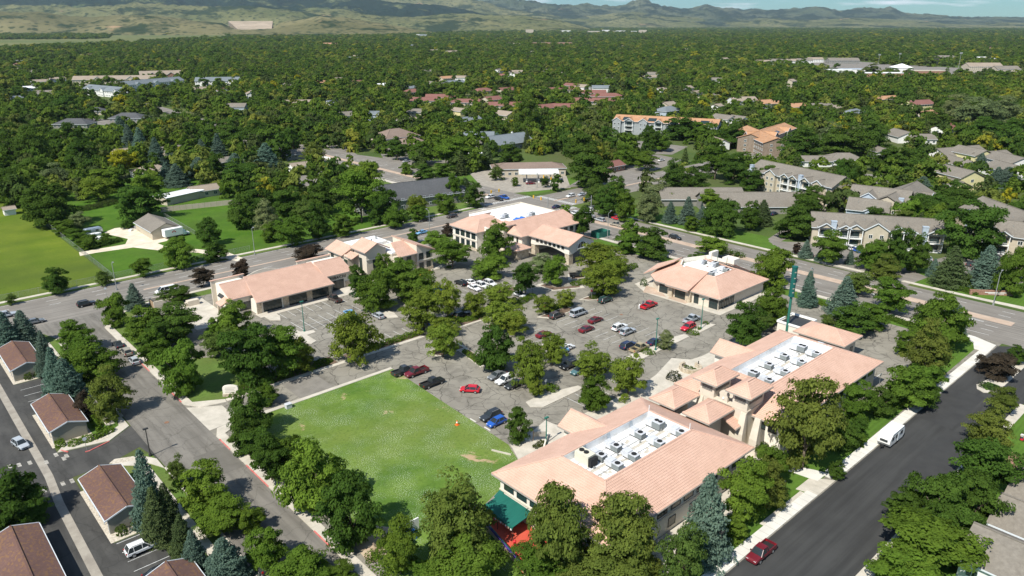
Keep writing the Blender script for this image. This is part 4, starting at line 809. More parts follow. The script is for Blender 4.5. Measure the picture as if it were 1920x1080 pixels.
for i in range(12):
    q = MB(); q.box(64.12,70.6+i*.6,1.75,64.16,70.9+i*.6,2.05); q.build('hanging_flag', M['concrete_tan' if i%2 else 'white'], aw)
mb = MB(); mb.add([(68.55,68.4,3.1),(68.55,70.0,3.1),(67.5,70.0,2.3),(67.5,68.4,2.3),(68.55,78.0,3.1),(68.55,79.0,3.1)],[(0,1,2,3)]); 
def canopy(t, x0,y0,x1,y1,z0,z1,m='awning'):
    mb = MB(); mb.slab([(x0,y0,z0),(x1,y0,z1),(x1,y1,z1),(x0,y1,z0)],0.12); return mb.build('window_awning', M[m], t)
canopy(A, 67.3,62,68.58,69.2,2.5,3.2); canopy(A, 67.3,77.3,68.58,78.3,2.5,3.2)
sheet('play_surface', [(60.4,64),(68.6,60),(68.6,79),(66.5,80),(64,79)], 0.04, M['redplay'])
sheet('courtyard', [(56,50),(110,50),(110,55.6),(68.6,55.6),(68.6,60),(60,64),(56,62)], 0.034, M['concrete'])
bn = thing('play_yard_wall', 'purple and tan low wall with a green rail round the red play yard', 'wall')
for a,b in (((60.6,63.9),(63.9,79)),((60.6,63.9),(68,56.5))):
    mb = MB(); mb.bar((*a,.5),(*b,.5),0.22,1.0); mb.build('panel', M['concrete_tan'], bn); mb = MB(); mb.bar((*a,1.05),(*b,1.05),0.28,0.35); mb.build('painted_board', M['purple'], bn); mb = MB(); mb.bar((*a,1.3),(*b,1.3),0.12,0.1); mb.build('rail', M['green_sign'], bn)
x = P(965,1028); mb = MB(); mb.cyl(0,0,0,1.3,.05,n=6); mb.cyl(0,0,1.3,1.5,.28,.1,8); mb.box(-.25,-.03,.5,.25,.03,1.2); one('play_post', 'red post standing on the red play surface', 'post', mb, M['red'], x)
# rear wing
B = thing('rear_office_wing', 'long pink-tiled rear wing with a white roof well full of air units', 'building')
well_building(B, 115.8,54.4,157.7,78.6,6.25, 123.4,61.8,149.3,70.9,9.65, 8.2)
porch_wing(B, 134.3, 141.3, 73.5, 82.4, 6.3, 2.2, 0)
upper_windows(B, 0, 119, 156, 55.4, 3.9, 2.3, 1.4, 3.3); upper_windows(B, -90, 56, 60.5, 116.8, 3.9, 1.6, 1.5, 2.2)
# entrance towers
def tower(t, x0,y0,x1,y1,ze,zb,rise=1.75,ov=1.05,m='stucco', lv=True):
    sl, caps = hiprect(x0,y0,x1,y1,ze,rise)
    rg_ = ((min(x1-x0,y1-y0)/2+x0,(y0+y1)/2,ze+rise),(x1-min(x1-x0,y1-y0)/2,(y0+y1)/2,ze+rise)) if x1-x0 >= y1-y0 else (((x0+x1)/2,y0+(x1-x0)/2,ze+rise),((x0+x1)/2,y1-(x1-x0)/2,ze+rise))
    add_roof(t, sl, M['tile'], TP, caps+[rg_])
    mb = MB(); mb.box(x0+ov,y0+ov,zb,x1-ov,y1-ov,ze-.28); mb.box(x0+.45,y0+.45,ze-.5,x1-.45,y1-.45,ze-.281); mb.build('tower_wall', M[m], t)
    if lv:
        for s_, xa, ya, w in ((-90,x0+ov,(y0+y1)/2,min(2.2,(y1-y0)-2.9)),(0,(x0+x1)/2,y0+ov,min(4.4,(x1-x0)-2.9)),(90,x1-ov,(y0+y1)/2,2)):
            lb = MB(); lb.box(-w/2,-.06,0,w/2,.02,1.15); o = lb.build('louvre', M['dtrim'], t); o.location = (xa,ya,ze-1.95); o.rotation_euler = (0,0,R(s_))
            for k in range(4): sb = MB(); sb.box(-w/2,-.12,.12+k*.27,w/2,-.05,.2+k*.27); s2 = sb.build('slat', M['gutter'], o)
E_ = thing('entrance_tower_block', 'cream entrance block with two tall hip-roofed towers between the pink-roofed wings', 'building')
tower(E_, 112.7,67.0,120.5,72.2,11.0,0.0); tower(E_, 112.7,59.9,120.5,65.1,11.0,0.0)
mb = MB(); mb.box(113.9,61,0,119.3,71.1,7.6); mb.box(113.72,60.8,7.6,119.4,71.3,7.85); mb.box(113.9,65.2,7.85,114.5,66.9,9.2)
mb.add([(113.9,66.05+1.0*math.cos(a),9.2+.9*math.sin(a)) for a in [math.pi*i/8 for i in range(9)]]+[(114.4,66.05+1.0*math.cos(a),9.2+.9*math.sin(a)) for a in [math.pi*i/8 for i in range(9)]],
       [tuple(range(9)),tuple(range(17,8,-1))]+[(i,9+i,10+i,i+1) for i in range(8)])
mb.build('wall', M['stucco'], E_)
mb = MB(); mb.cyl(0,0,0,.12,.22,n=10); o = mb.build('wall_light', M['white'], E_); o.location = (113.88,66.05,8.6); o.rotation_euler = (0,R(-90),0)
for y0,y1 in ((60.7,62.2),(70,71.5),(57.8,59.3)):
    mb = MB(); mb.box(112.6,y0,0,113.9,y1,3.4); mb.add([(112.6,y0,3.4),(113.9,y0,3.4),(113.9,y1,3.4),(112.6,y1,3.4),(113.5,y0+.2,7.4),(113.9,y0+.2,7.4),(113.9,y1-.2,7.4),(113.5,y1-.2,7.4)],[(0,1,5,4),(1,2,6,5),(2,3,7,6),(3,0,4,7),(4,5,6,7)]); mb.build('buttress', M['stucco'], E_)
F_ = thing('entrance_pavilions', 'pair of lower hip-roofed entrance pavilions at the front wing end', 'building')
tower(F_, 105.3,70.9,113.5,76.8,7.4,0.0,1.75,1.5); tower(F_, 105.3,63.4,113.5,69.1,7.4,0.0,1.75,1.5)
sl = [[(111.3,61.4,4.9),(115.4,61.4,4.9),(115.4,64.6,6.3),(111.3,64.6,6.3)]]; add_roof(F_, sl, M['tile'], TP)
mb = MB(); mb.box(106.6,69.2,0,112.4,70.8,5.8); mb.build('link_wall', M['stucco_w'], F_)
sheet('entrance_court', [(105,56),(117,56),(117,62),(105,62)], 0.05, M['concrete'])
# annex and service box beyond the rear wing
G_ = thing('annex_building', 'small hip-roofed annex behind the rear wing', 'building')
sl, caps = hiprect(162.2,64.8,171.6,77.4,5,1.9); add_roof(G_, sl, M['tile'], TP, caps+[((166.9,69.5,6.9),(166.9,72.7,6.9))])
mb = MB(); mb.box(163.2,65.8,0,170.6,76.4,4.75); mb.build('wall', M['stucco'], G_); upper_windows(G_, 0, 163.6,170.2,65.8,1.2,1.2,1.5,2.4)
H_ = thing('service_block', 'flat-roofed cream service block with black roof and white rim', 'building')
mb = MB(); mb.box(167.5,78,0,175,84.3,3.9); mb.build('wall', M['stucco_w'], H_); mb = MB(); mb.box(167.8,78.3,3.9,174.7,84,3.95); mb.build('flat_roof', M['dtrim'], H_)
mb = MB(); [mb.box(*q) for q in ((167.3,77.8,3.9,175.2,78.1,4.4),(167.3,84.2,3.9,175.2,84.5,4.4),(167.3,78.1,3.9,167.6,84.2,4.4),(174.9,78.1,3.9,175.2,84.2,4.4))]; mb.build('parapet', M['white'], H_)
mb = MB(); mb.box(-.1,-.9,0,.02,.9,1.8); wg = thing('wooden_gate', 'brown slatted bin-store gate beside the cream service block', 'gate', (163.5,79.8,0))
for k in range(8): q = MB(); q.box(-.08,-1.6+k*.4,.1,.02,-1.28+k*.4,1.9); q.build('slat', M['wood'], wg)
q = MB(); q.box(.02,-1.65,.4,.1,1.65,.55); q.box(.02,-1.65,1.4,.1,1.65,1.55); q.build('rail', M['dtrim'], wg)
# rooftop units
def hvac(big=False):
    t = thing('air_conditioner', 'x', 'air conditioner')
    L = 2.9 if big else 2.5; w = 1.5 if big else 1.15
    mb = MB(); mb.box(-L/2,-w/2,.25,-.1,w/2,1.25); mb.box(-L/2-.35,-w/2+.1,.3,-L/2,w/2-.1,.75); mb.build('cabinet', M['unit'], t)
    mb = MB(); mb.box(-.1,-w/2,.2,L/2,w/2,1.0 if not big else 1.3); mb.build('coil', M['unit_dark'], t)
    mb = MB(); mb.box(-.12,-w/2-.02,1.0 if not big else 1.3,L/2+.02,w/2+.02,1.08 if not big else 1.38); mb.build('top_plate', M['unit'], t)
    for k in ((.55,),(.3,1.0))[big]: mb = MB(); mb.cyl(k,0,1.08 if not big else 1.38,1.15 if not big else 1.45,.36 if big else .42,n=12); f = mb.build('fan', M['black'], t)
    mb = MB(); mb.box(-L/2+.1,-w/2+.1,0,L/2-.1,w/2-.1,.25); mb.build('curb', M['dtrim'], t)
    KIDS[t.name] = list(t.children); t.scale = (1.1,1.1,1.1); return t
u1, u2 = hvac(), hvac(True); ALL.remove(u1); ALL.remove(u2); first = {id(u1):True,id(u2):True}
def unit(src, label, x, y, z, rz, group):
    if first.pop(id(src), None):
        src.location = (x,y,z); src.rotation_euler = (0,0,rz); src['label'] = label; src['group'] = group; ALL.append(src); return
    copy_thing(src, label, (x,y,z), rz, group)
def onroof(px, py, z): p = P(px,py,z); return p.x, p.y
names = []
for i,(x,y,b) in enumerate(((1228,794,1),(1272,810,0),(1195,812,0),(1231,829,0),(1150,836,0),(1183,853,0),(1122,853,0),(1152,870,0))):
    X,Y = onroof(x,y,8.9); unit(u2 if b else u1, 'rooftop air unit on the front building, '+['the big twin-fan one','beside the pavilion roof','behind the twin-fan one towards the rear parapet','in the front row, second from the pavilion','in the rear row, middle','in the front row, middle','next to the cream chiller','at the corner nearest the camera'][i], X, Y, 8.2, R(-90), 'rooftop air units on the front building')
for i,(x,y,b) in enumerate(((1407,701,1),(1437,713,0),(1437,684,0),(1467,697,0),(1466,667,0),(1498,679,0),(1498,652,1),(1526,663,0),(1543,650,0))):
    X,Y = onroof(x,y,8.9); unit(u2 if b else u1, 'rooftop air unit on the rear wing, '+['twin-fan one nearest the towers','single one nearest the towers','second in the back row','second in the front row','third in the back row','third in the front row','twin-fan one at the far end','fourth in the front row','last one by the annex'][i], X, Y, 8.2, R(-90), 'rooftop air units on the rear wing')
X,Y = onroof(1098,858,9.1); ch = thing('chiller', 'tall cream rooftop chiller with dark ends on the front building', 'air conditioner', (X,Y,8.2), R(-90))
mb = MB(); mb.box(-1.6,-.9,0,1.3,.9,1.9); mb.build('cabinet', mat('cream_metal',(0.62,0.58,0.46),(0.68,0.64,0.52),0.6,1), ch); mb = MB(); mb.box(1.3,-.8,.2,1.9,.8,1.6); mb.build('hood', M['black'], ch)
for k in (-.9,.1): mb = MB(); mb.cyl(k,0,1.9,2.1,.42,n=12); mb.build('fan', M['black'], ch)
mb = MB(); mb.box(-2.3,-.5,0,-1.6,.6,.5); mb.build('duct', M['metal'], ch)
pv = MB(); pvm = None
for (bx0,bx1,by0,by1,t) in ((76.5,97.5,63,71,A),(124.2,148.6,62.6,70.4,B)):
    q = MB(); q.box(-.3,-.3,0,.3,.3,.06); me = q.mesh('paver', M['concrete']); rr = random.Random(3)
    for i in range(34 if t is A else 36):
        x = bx0+(bx1-bx0)*(i+.5)/36; y = (by0+by1)/2-.4+rr.uniform(-.08,.08)
        put('paver', me, t, None, (x,y,8.2), rr.uniform(-.05,.05))
        if t is A and i%4 < 3: put('paver', me, t, None, (x,y-1.2+rr.uniform(-1.3,.2),8.2), rr.uniform(-.1,.1))
        if t is A and i%5 < 2: put('paver', me, t, None, (x,y+1.4+rr.uniform(-.2,.9),8.2), rr.uniform(-.1,.1))
for t,x0_,x1_,ys_ in ((A,77,97,(65.2,67.6,69.6)),(B,124.5,148,(64.8,67.2,69.2))):
    for y_ in ys_: q = MB(); q.bar((x0_,y_,8.27),(x1_-1.5,y_,8.27),.09); q.build('conduit', M['metal'], t)
    for k in range(5): q = MB(); q.bar((x0_+2+k*4.4,ys_[0]-1.2,8.26),(x0_+2+k*4.4,ys_[2]+.8,8.26),.07); q.build('conduit', M['metal'], t)
    for k in range(7): vent(t, x0_+1.5+k*2.9, ys_[1]+(.8 if k%2 else -.7), 8.2, .16, .45)
for t,xs_ in ((A,(80.5,86.5,92.5)),(B,(127.5,133.5,138.5))):
    for x in xs_: mb = MB(); mb.slab([(x,71.0,8.25),(x+.7,71.0,8.25),(x+.7,71.18,9.6),(x,71.18,9.6)],.06); mb.build('roof_hatch', M['stainless'], t)
for t,x,y in ((A,97.9,71.2),(A,97.9,62.5)): mb = MB(); mb.cyl(x,y,8.2,10.8,.07,n=6); mb.build('pole', M['white'], t)

# ---- single-storey restaurant with the faceted roof
Cb = thing('restaurant_building', 'single-storey pink-roofed restaurant with white roof well and faceted corner', 'building')
o3 = [(171,103.4,3.7),(196.8,103.4,3.7),(196.8,127,3.7),(184,133,3.7),(174.2,129.4,3.7),(170.9,125.2,3.7),(171,103.4,3.7)]
i3 = [(178.4,110.2,7),(189.4,110.2,7),(191.4,122,7),(185,125.5,7),(180.6,123.2,6.9),(179.4,121,6.9)]
sl = [[o3[0],o3[1],i3[1],i3[0]],[o3[1],o3[2],i3[2],i3[1]],[o3[3],o3[4],i3[4],i3[3]],[o3[4],o3[5],i3[5],i3[4]],[o3[5],(171,120.5,3.7),(179,118,6.9),i3[5]],[(171,113.6,3.7),o3[0],i3[0],(178.4,113.6,7)]]
add_roof(Cb, sl, M['tile'], (0.42,0.45), [(o3[0],i3[0]),(o3[1],i3[1]),(o3[4],i3[4]),(o3[5],i3[5]),(o3[3],i3[3]),(i3[0],i3[1])])
sl = [[(169.6,120.8,4.1),(169.6,113.0,4.1),(179.4,113.0,7.6),(179.4,120.8,7.6)]]; add_roof(Cb, sl, M['tile'], (0.42,0.45), [], 0.5)
mb = MB(); mb.prism([(172,104.4),(195.8,104.4),(195.8,126.4),(183.8,132),(174.8,128.8),(171.9,124.8)],0,3.55); mb.build('wall', M['stucco'], Cb)
for q in (rect(171.0,112.9,171.9,114.6),rect(171.0,119.2,171.9,120.6)): mb = MB(); mb.prism(q,0,3.9); mb.build('stone_pier', M['stone'], Cb)
mb = MB(); mb.prism([(178.6,110.4),(189.4,110.4),(193.4,114),(193.4,123),(185,125.4),(180.8,123.2),(179,119)],6.0,6.15); mb.build('flat_roof', M['membrane'], Cb)
mb = MB(); mb.add([(179.4,113,7.6),(179.4,120.8,7.6),(184,120.8,7.55),(184,113,7.55),(179.4,113,6.2),(179.4,120.8,6.2),(184,120.8,6.2),(184,113,6.2)],[(0,3,2,1),(0,1,5,4),(3,7,6,2),(0,4,7,3),(1,2,6,5)]); mb.build('raised_roof', M['membrane'], Cb)
pb = MB()
for a,b,h in (((193.4,113.5),(193.4,123),7.5),((193.4,123),(185.5,126),7.4),((181,123.6),(184.6,125.6),7.2)): pb.bar((*a,(6.1+h)/2),(*b,(6.1+h)/2),.35,h-6.1)
pb.box(192.9,121,6.1,196.6,122,8.8); pb.box(193.2,113.3,6.1,196.4,117.4,8.1); pb.build('parapet', M['stucco_w'], Cb)
sl = [[(182.8,133.4,4.6),(173,131.2,4.2),(181.6,126.4,7.2),(187,127.2,7.2)]]; add_roof(Cb, sl, M['tile'], None, [], .3)
for y,w in ((105.9,2.6),(111.5,1.4)): window(Cb, 171.97, y, .3, -90, w, 2.6, 'store')
window(Cb, 171.85, 116.9, .1, -90, 3.4, 3.0, 'door', nm='door'); 
for x in (173.6,176.2,178.8): window(Cb, x, 104.37, .3, 0, 2.0, 2.6, 'two')
window(Cb, 171.86, 122.8, .5, -90, 2.8, 2.2, 'store')
for i,(x,y,r) in enumerate(((1338,497,1),(1358,505,0),(1330,512,0),(1318,492,0))):
    X,Y = onroof(x,y,6.8); unit(u2 if r else u1, 'rooftop air unit on the restaurant, '+['grey one against the parapet','right one behind the tile ridge','low one at the well edge','long one by the raised roof'][i], X, Y, 6.15, R([0,-90,-90,0][i]), 'rooftop air units on the restaurant')
for i,(x,y) in enumerate(((1344,498),(1362,500))): X,Y = onroof(x,y,6.2); mb = MB(); mb.cyl(0,0,0,3.0,.07,n=6); one('roof_mast', ['left','right'][i]+' of two slim green masts on the restaurant roof', 'mast', mb, M['greenpole'], (X,Y,6.15), 0, 'roof masts')
X,Y = onroof(1325,508,6.4); mb = MB(); mb.box(-.7,-.3,0,.7,.3,.8); mb.bar((-.6,0,.8),(.8,.3,1.4),.5,.4); one('roof_duct', 'rusty kitchen duct in the restaurant roof well', 'duct', mb, M['rust'], (X,Y,6.15))

# ---- strip mall
D = thing('strip_mall', 'long pink-tiled single-storey strip mall with three shop fronts', 'building')
sl = [[(75.8,185.5,4.0),(99.3,185.5,4.0),(99.3,198.6,7.5),(78.3,198.6,7.5)]]; add_roof(D, sl, M['tile'], (0.45,0.45), [(sl[0][3],sl[0][2]),(sl[0][0],(78.3,198.6,7.5))])
sl = [[(70.8,190.8,4.6),(78.6,190.8,4.6),(78.6,197.4,7.4),(70.8,197.4,7.4)]]; add_roof(D, sl, M['tile'], (0.45,0.45), [(sl[0][3],sl[0][2])])
sl = [[(98.9,189.9,5.0),(108.2,189.9,5.0),(107.8,196.4,7.9),(98.9,196.4,7.9)]]; add_roof(D, sl, M['tile'], (0.45,0.45), [(sl[0][3],sl[0][2])])
mb = MB(); mb.box(76.5,187.4,0,99.2,202,3.75); mb.add([(71.4,191.5,0),(71.4,202,0),(71.4,202,6.6),(71.4,199.2,6.9),(71.4,197.4,7.3),(71.4,191.5,4.4)]+[(78.2,a,b) for a,b in ((191.5,0),(202,0),(202,6.6),(199.2,6.9),(197.4,7.1),(191.5,4.3))],[(5,4,3,2,1,0),(6,7,8,9,10,11)]+[(i,(i+1)%6,6+(i+1)%6,6+i) for i in range(6)])
mb.add([(99.3,190.8,0),(107.6,190.8,0),(107.6,190.8,4.7),(99.3,190.8,4.7),(99.3,202,0),(107.6,202,0),(107.6,202,6.7),(99.3,202,6.7),(99.3,196.3,7.6),(107.6,196.3,7.6)],[(0,1,2,3),(1,5,6,9,2),(4,0,3,8,7),(5,4,7,6),(3,2,9,8),(8,9,6,7)])
mb.build('wall', M['stucco_w'], D)
mb = MB(); mb.box(76.5,198.8,3.8,99.3,201.8,5.0); mb.build('flat_roof', M['membrane'], D)
mb = MB(); mb.box(70.2,201.8,0,79.6,202.2,7.3); mb.box(96.5,202.3,0,107.6,202.7,7.3); mb.box(79.6,202,0,96.5,202.4,6.3)
mb.add([(80+11*i/8,202.2,6.3+1.3*math.sin(math.pi*i/8)) for i in range(9)]+[(80+11*i/8,201.9,6.3+1.3*math.sin(math.pi*i/8)) for i in range(9)],[tuple(range(9)),tuple(range(17,8,-1))]+[(i,i+1,10+i,9+i) for i in range(8)]); mb.build('parapet', M['stucco'], D)
mb = MB(); mb.bar((70,202,7.38),(79.8,202,7.38),.7,.15); mb.bar((96.3,202.5,7.38),(107.9,202.5,7.38),.7,.15); mb.build('coping', M['tile'], D)
for q in ((76.4,187.2,0,77.8,187.4,3.7),(84.2,187.2,0,85.8,187.4,3.7),(91.4,187.2,0,93,187.4,3.7),(98.2,187.2,0,99.2,187.4,3.7),(99.3,190.6,0,101.2,190.8,2.6),(105.8,190.6,0,107.7,190.8,2.0)): mb = MB(); mb.box(*q); mb.build('stone_pier', M['stone'], D)
for x in (81,88.6,95.6): window(D, x, 187.38, .25, 0, 5.2, 2.6, 'store', nm='shop_front')
window(D, 103.4, 190.78, .1, 0, 3.6, 2.7, 'store', nm='shop_front'); window(D, 75, 191.48, .6, 0, 3, 2.2, 'two')
sl = [[(68.6,195.8,3.0),(68.6,192.4,3.0),(71.4,192.4,4.2),(71.4,195.8,4.2)]]; add_roof(D, sl, M['tile'], (0.45,0.45), [], .3)
mb = MB(); mb.box(68.9,192.6,0,69.4,193.1,2.7); mb.box(68.9,195.1,0,69.4,195.6,2.7); mb.build('porch_post', M['stone'], D)
canopy(D, 70.7,196.4,71.4,199.6,3.6,4.3,'dtrim'); window(D, 71.38, 198, 1.0, -90, 1.0, 2.0, 'plain'); window(D, 71.38, 203, .1, -90, 1.1, 2.2, 'plain', nm='door')
txt = bpy.data.curves.new('sign_letters','FONT'); txt.body = 'HIBACHI'; txt.size = 1.15; txt.extrude = 0.06; txt.space_character = 1.25; txt.align_x = 'CENTER'
to = bpy.data.objects.new('sign_letters', txt); C.objects.link(to); to.data.materials.append(M['dtrim']); to.parent = D; to.location = (103.4,190.6,3.35); to.rotation_euler = (R(90),0,0); flat_letters(to)
for i,(x,y) in enumerate(((414,529),(443,521),(594,490),(608,486))):
    X,Y = onroof(x,y,5.8); mb = MB(); mb.box(-2.2,-.7,0,2.2,.7,.7); mb.cyl(-1,0,.7,1.2,.5,n=10); mb.cyl(.7,0,.7,1.1,.45,n=10); one('roof_duct', 'steel duct run on the strip mall roof, %s from the left'%ORD[i+1], 'duct', mb, M['stainless'], (X,Y,5.05), R(12), 'strip mall roof ducts')

# ---- cream two-storey office
Eb = thing('two_storey_office', 'cream two-storey office with mixed gable and shed roofs beside the north avenue', 'building')
mb = MB(); gable_wall(mb,115,193.2,122.2,200.4,8.7,2.0,'y'); mb.box(122.2,190,0,130,212,7.2); mb.box(112.6,200.4,0,122.2,213,6.2)
mb.add([(130,187.6,0),(136,187.6,0),(136,187.6,6.9),(130,187.6,9.4),(130,201,0),(136,201,0),(136,201,6.9),(130,201,9.4)],[(0,1,2,3),(5,4,7,6),(1,5,6,2),(4,0,3,7),(3,2,6,7)])
mb.add([(112.6,203,6.2),(116.2,203,6.2),(116.2,203,8.0),(112.6,213,6.2),(116.2,213,6.2),(116.2,213,8.0)],[(0,1,2),(5,4,3),(0,2,5,3),(1,4,5,2)])
mb.box(122.2,188.6,0,130,190,6.4); mb.build('wall', M['stucco'], Eb)
mb = MB(); mb.box(114.9,193.0,0,115.05,197,1.0); mb.box(130,187.4,0,136.1,187.6,1.1); mb.box(123,188.4,0,130,188.6,1.0); mb.build('stone_base', M['stone'], Eb)
sl, caps = gablerect(114.1,192.3,123.1,201.2,8.7,2.3,'y'); add_roof(Eb, sl, M['tile'], (0.45,0.45), caps)
sl = [[(122.8,187.0,6.7),(130,187.0,6.7),(130,195.4,9.2),(125.6,195.4,9.2)]]; add_roof(Eb, sl, M['tile'], (0.45,0.45))
sl = [[(136.8,187.0,6.7),(136.8,201.4,6.7),(129.8,201.4,9.6),(129.8,187.0,9.6)]]; add_roof(Eb, sl, M['tile'], (0.45,0.45))
sl = [[(111.8,213.4,6.0),(111.8,202.6,6.0),(116.4,202.6,8.2),(116.4,213.4,8.2)]]; add_roof(Eb, sl, M['tile'], (0.45,0.45))
sl = [[(112.4,202.4,5.9),(112.4,197.6,5.9),(115,197.6,7.0),(115,202.4,7.0)]]; add_roof(Eb, sl, M['tile'], (0.45,0.45), [], .3)
mb = MB(); mb.box(116.4,200.6,7.2,129.8,212,7.3); mb.box(122.4,190.2,7.2,125.4,200,7.6); mb.build('flat_roof', M['membrane'], Eb)
for x,y in ((122,204),(125,206),(128,208)): vent(Eb,x,y,7.3,.3,1.0)
mb = MB(); mb.box(123,201,7.3,128,203,8.3); mb.build('roof_unit', M['membrane'], Eb)
mb = MB(); mb.box(114.8,193,5.9,122.3,193.15,6.15); mb.box(130,187.38,3.7,136.1,187.55,3.95); mb.build('band_course', M['stucco_w'], Eb)
for x in (131.6,134.4): window(Eb,x,187.58,4.3,0,1.5,1.9,'two'); window(Eb,x,187.58,1.0,0,1.5,2.0,'two')
for x in (124.4,127.6): window(Eb,x,188.58,4.1,0,1.6,1.9,'two')
window(Eb,128,188.58,.6,0,1.5,2.0,'two'); window(Eb,118.6,193.18,3.0,0,2.6,2.6,'two'); window(Eb,114.98,196.6,1.0,-90,1.5,5.0,'two'); window(Eb,112.58,205,3.2,-90,1.6,2.2,'plain'); window(Eb,112.58,201.6,3.0,-90,2.0,1.8,'two'); window(Eb,112.58,210,3.2,-90,1.6,2.2,'plain')
mb = MB(); mb.box(0,-.1,0,3.0,0,.35); o = mb.build('wall_sign', M['blue_wall'], Eb); o.location = (124.9,188.5,3.3); mb = MB(); mb.cyl(0,0,0,.1,.3,n=10); o = mb.build('sign_emblem', M['orange'], Eb); o.location = (124.5,188.5,3.5); o.rotation_euler = (R(90),0,0)

# ---- bank with the arched drive-through
Fb = thing('bank_building', 'cream two-storey bank with pink roofs, white flat roof and arched drive-through', 'building')
mb = MB(); mb.box(159.3,193.2,0,176,206.6,6.7); mb.box(176,193.2,0,198,212,6.6); mb.box(168.4,180,0,197.5,193.2,6.4); mb.box(162.6,189,0,168.4,193.2,6.2); mb.build('wall', M['stucco_w'], Fb)
sl = [[(158.4,207.4,6.9),(158.4,192.3,6.9),(165.6,199.2,9.2),(165.6,204.8,9.2)],[(158.4,192.3,6.9),(174,192.3,6.9),(172,199.2,9.2),(165.6,199.2,9.2)],[(176,207.4,6.9),(158.4,207.4,6.9),(165.6,204.8,9.2),(176,204.8,9.2)],[(165.6,204.8,9.2),(165.6,199.2,9.2),(173,199.2,9.2),(173,204.8,9.2)]]
add_roof(Fb, sl, M['tile'], (0.5,0.5), [(sl[0][1],sl[0][2]),(sl[0][0],sl[0][3])])
sl = [[(167.4,179.0,6.5),(198.4,179.0,6.5),(198.4,189.5,9.3),(171.5,189.5,9.3)],[(167.4,192,6.5),(167.4,179,6.5),(171.5,189.5,9.3),(171.5,192,9.3)]]; add_roof(Fb, sl, M['tile'], (0.5,0.5), [(sl[0][0],sl[0][3]),(sl[0][3],sl[0][2])])
mb = MB(); mb.box(172,189.6,6.6,198.2,213,7.6); mb.build('flat_roof', M['membrane'], Fb)
mb = MB(); mb.box(197.9,189.6,7.6,198.4,213,8.2); mb.box(172,212.6,7.6,197.9,213.1,8.2); mb.build('parapet', M['stucco'], Fb)
tower(Fb, 165.4,186.2,171.2,191.8,9.0,0.0,1.2,.9,'stucco',False)
mb = MB(); mb.box(162.4,176,0,167.8,182,3.3); mb.build('porch_wall', M['stone'], Fb); sl, caps = hiprect(161.4,175,168.4,183,3.5,1.6); add_roof(Fb, sl, M['tile'], (0.5,0.5), caps)
# the drive-through wing: four stone piers, a storey over the arches
sl, caps = gablerect(170.4,159.9,184.2,179,6.6,2.6,'y'); add_roof(Fb, sl, M['tile'], (0.5,0.5), caps)
for x,y in ((171.4,160.6),(171.4,176.6),(181.2,160.6),(181.2,176.6)): mb = MB(); mb.box(x,y,0,x+1.9,y+1.9,3.6); mb.build('stone_pier', M['stone'], Fb)
mb = MB(); gable_wall(mb,171.3,160.5,183.2,178.4,6.4,2.3,'y',0,4.6); mb.box(171.25,160.45,3.6,173.4,162.6,4.62); mb.box(181.1,160.45,3.6,183.25,162.6,4.62); mb.box(171.25,176.5,3.6,173.4,178.5,4.62)
for (ax,c0,c1,fx) in (('y',162.6,176.5,171.3),('x',173.4,181.1,160.5)):
    n = 10
    for k in range(n):
        t0,t1 = k/n,(k+1)/n; z_ = lambda t: 3.65+0.9*math.sin(math.pi*t)
        a,b = c0+(c1-c0)*t0, c0+(c1-c0)*t1
        if ax == 'y': mb.add([(fx,a,z_(t0)),(fx,b,z_(t1)),(fx,b,4.65),(fx,a,4.65),(fx+.4,a,z_(t0)),(fx+.4,b,z_(t1)),(fx+.4,b,4.65),(fx+.4,a,4.65)],[(0,3,2,1),(4,5,6,7),(0,1,5,4)])
        else: mb.add([(a,fx,z_(t0)),(b,fx,z_(t1)),(b,fx,4.65),(a,fx,4.65),(a,fx+.4,z_(t0)),(b,fx+.4,z_(t1)),(b,fx+.4,4.65),(a,fx+.4,4.65)],[(0,1,2,3),(7,6,5,4),(4,5,1,0)])
mb.build('bridge_wall', M['stucco_w'], Fb)
for k in range(7): window(Fb,171.28,163.4+k*2.0,4.95,-90,1.0,1.2,'plain')
mb = MB(); mb.add([(177.3+2.2*math.cos(a),160.42,5.1+2.0*math.sin(a)) for a in [math.pi*i/12 for i in range(13)]]+[(175.1,160.42,4.9),(179.5,160.42,4.9)],[tuple(list(range(13))+[13,14])]); f = mb.build('arched_window', M['glass'], Fb)
q = MB(); [q.bar((177.3+2.25*math.cos(math.pi*i/12),160.38,5.1+2.05*math.sin(math.pi*i/12)),(177.3+2.25*math.cos(math.pi*(i+1)/12),160.38,5.1+2.05*math.sin(math.pi*(i+1)/12)),.16) for i in range(12)]; q.bar((175,160.38,4.85),(179.6,160.38,4.85),.25); q.bar((176.6,160.38,4.9),(176.6,160.38,7),.07); q.bar((178,160.38,4.9),(178,160.38,7),.07); q.build('window_frame', M['white'], f)
for y in (195,198,201,204): window(Fb,159.28,y,4.1,-90,2.0,1.9,'two'); window(Fb,159.28,y,1.1,-90,1.8,1.9,'two')
for y in (182.3,184.6,187): window(Fb,168.38,y,3.9,-90,.7,1.6,'plain'); window(Fb,168.38,y,1.0,-90,.7,1.4,'plain')
for x in (187,190,193,196): window(Fb,x,179.98,3.9,0,1.6,1.7,'two')
for x in (169.6,):
    pass
mb = MB(); mb.box(159.1,193.1,3.4,159.25,206.8,3.65); mb.box(168.2,180,3.2,168.35,189,3.4); mb.build('band_course', M['stucco'], Fb)
mb = MB(); mb.box(159.1,193,0,159.29,206.8,.9); mb.box(168.2,179.9,0,168.39,189,.7); mb.build('stone_base', M['stone'], Fb)
mb = MB(); pts = [(0,0),(1,.25),(2,.1),(3.2,.3),(4.5,.9),(6,.9)]
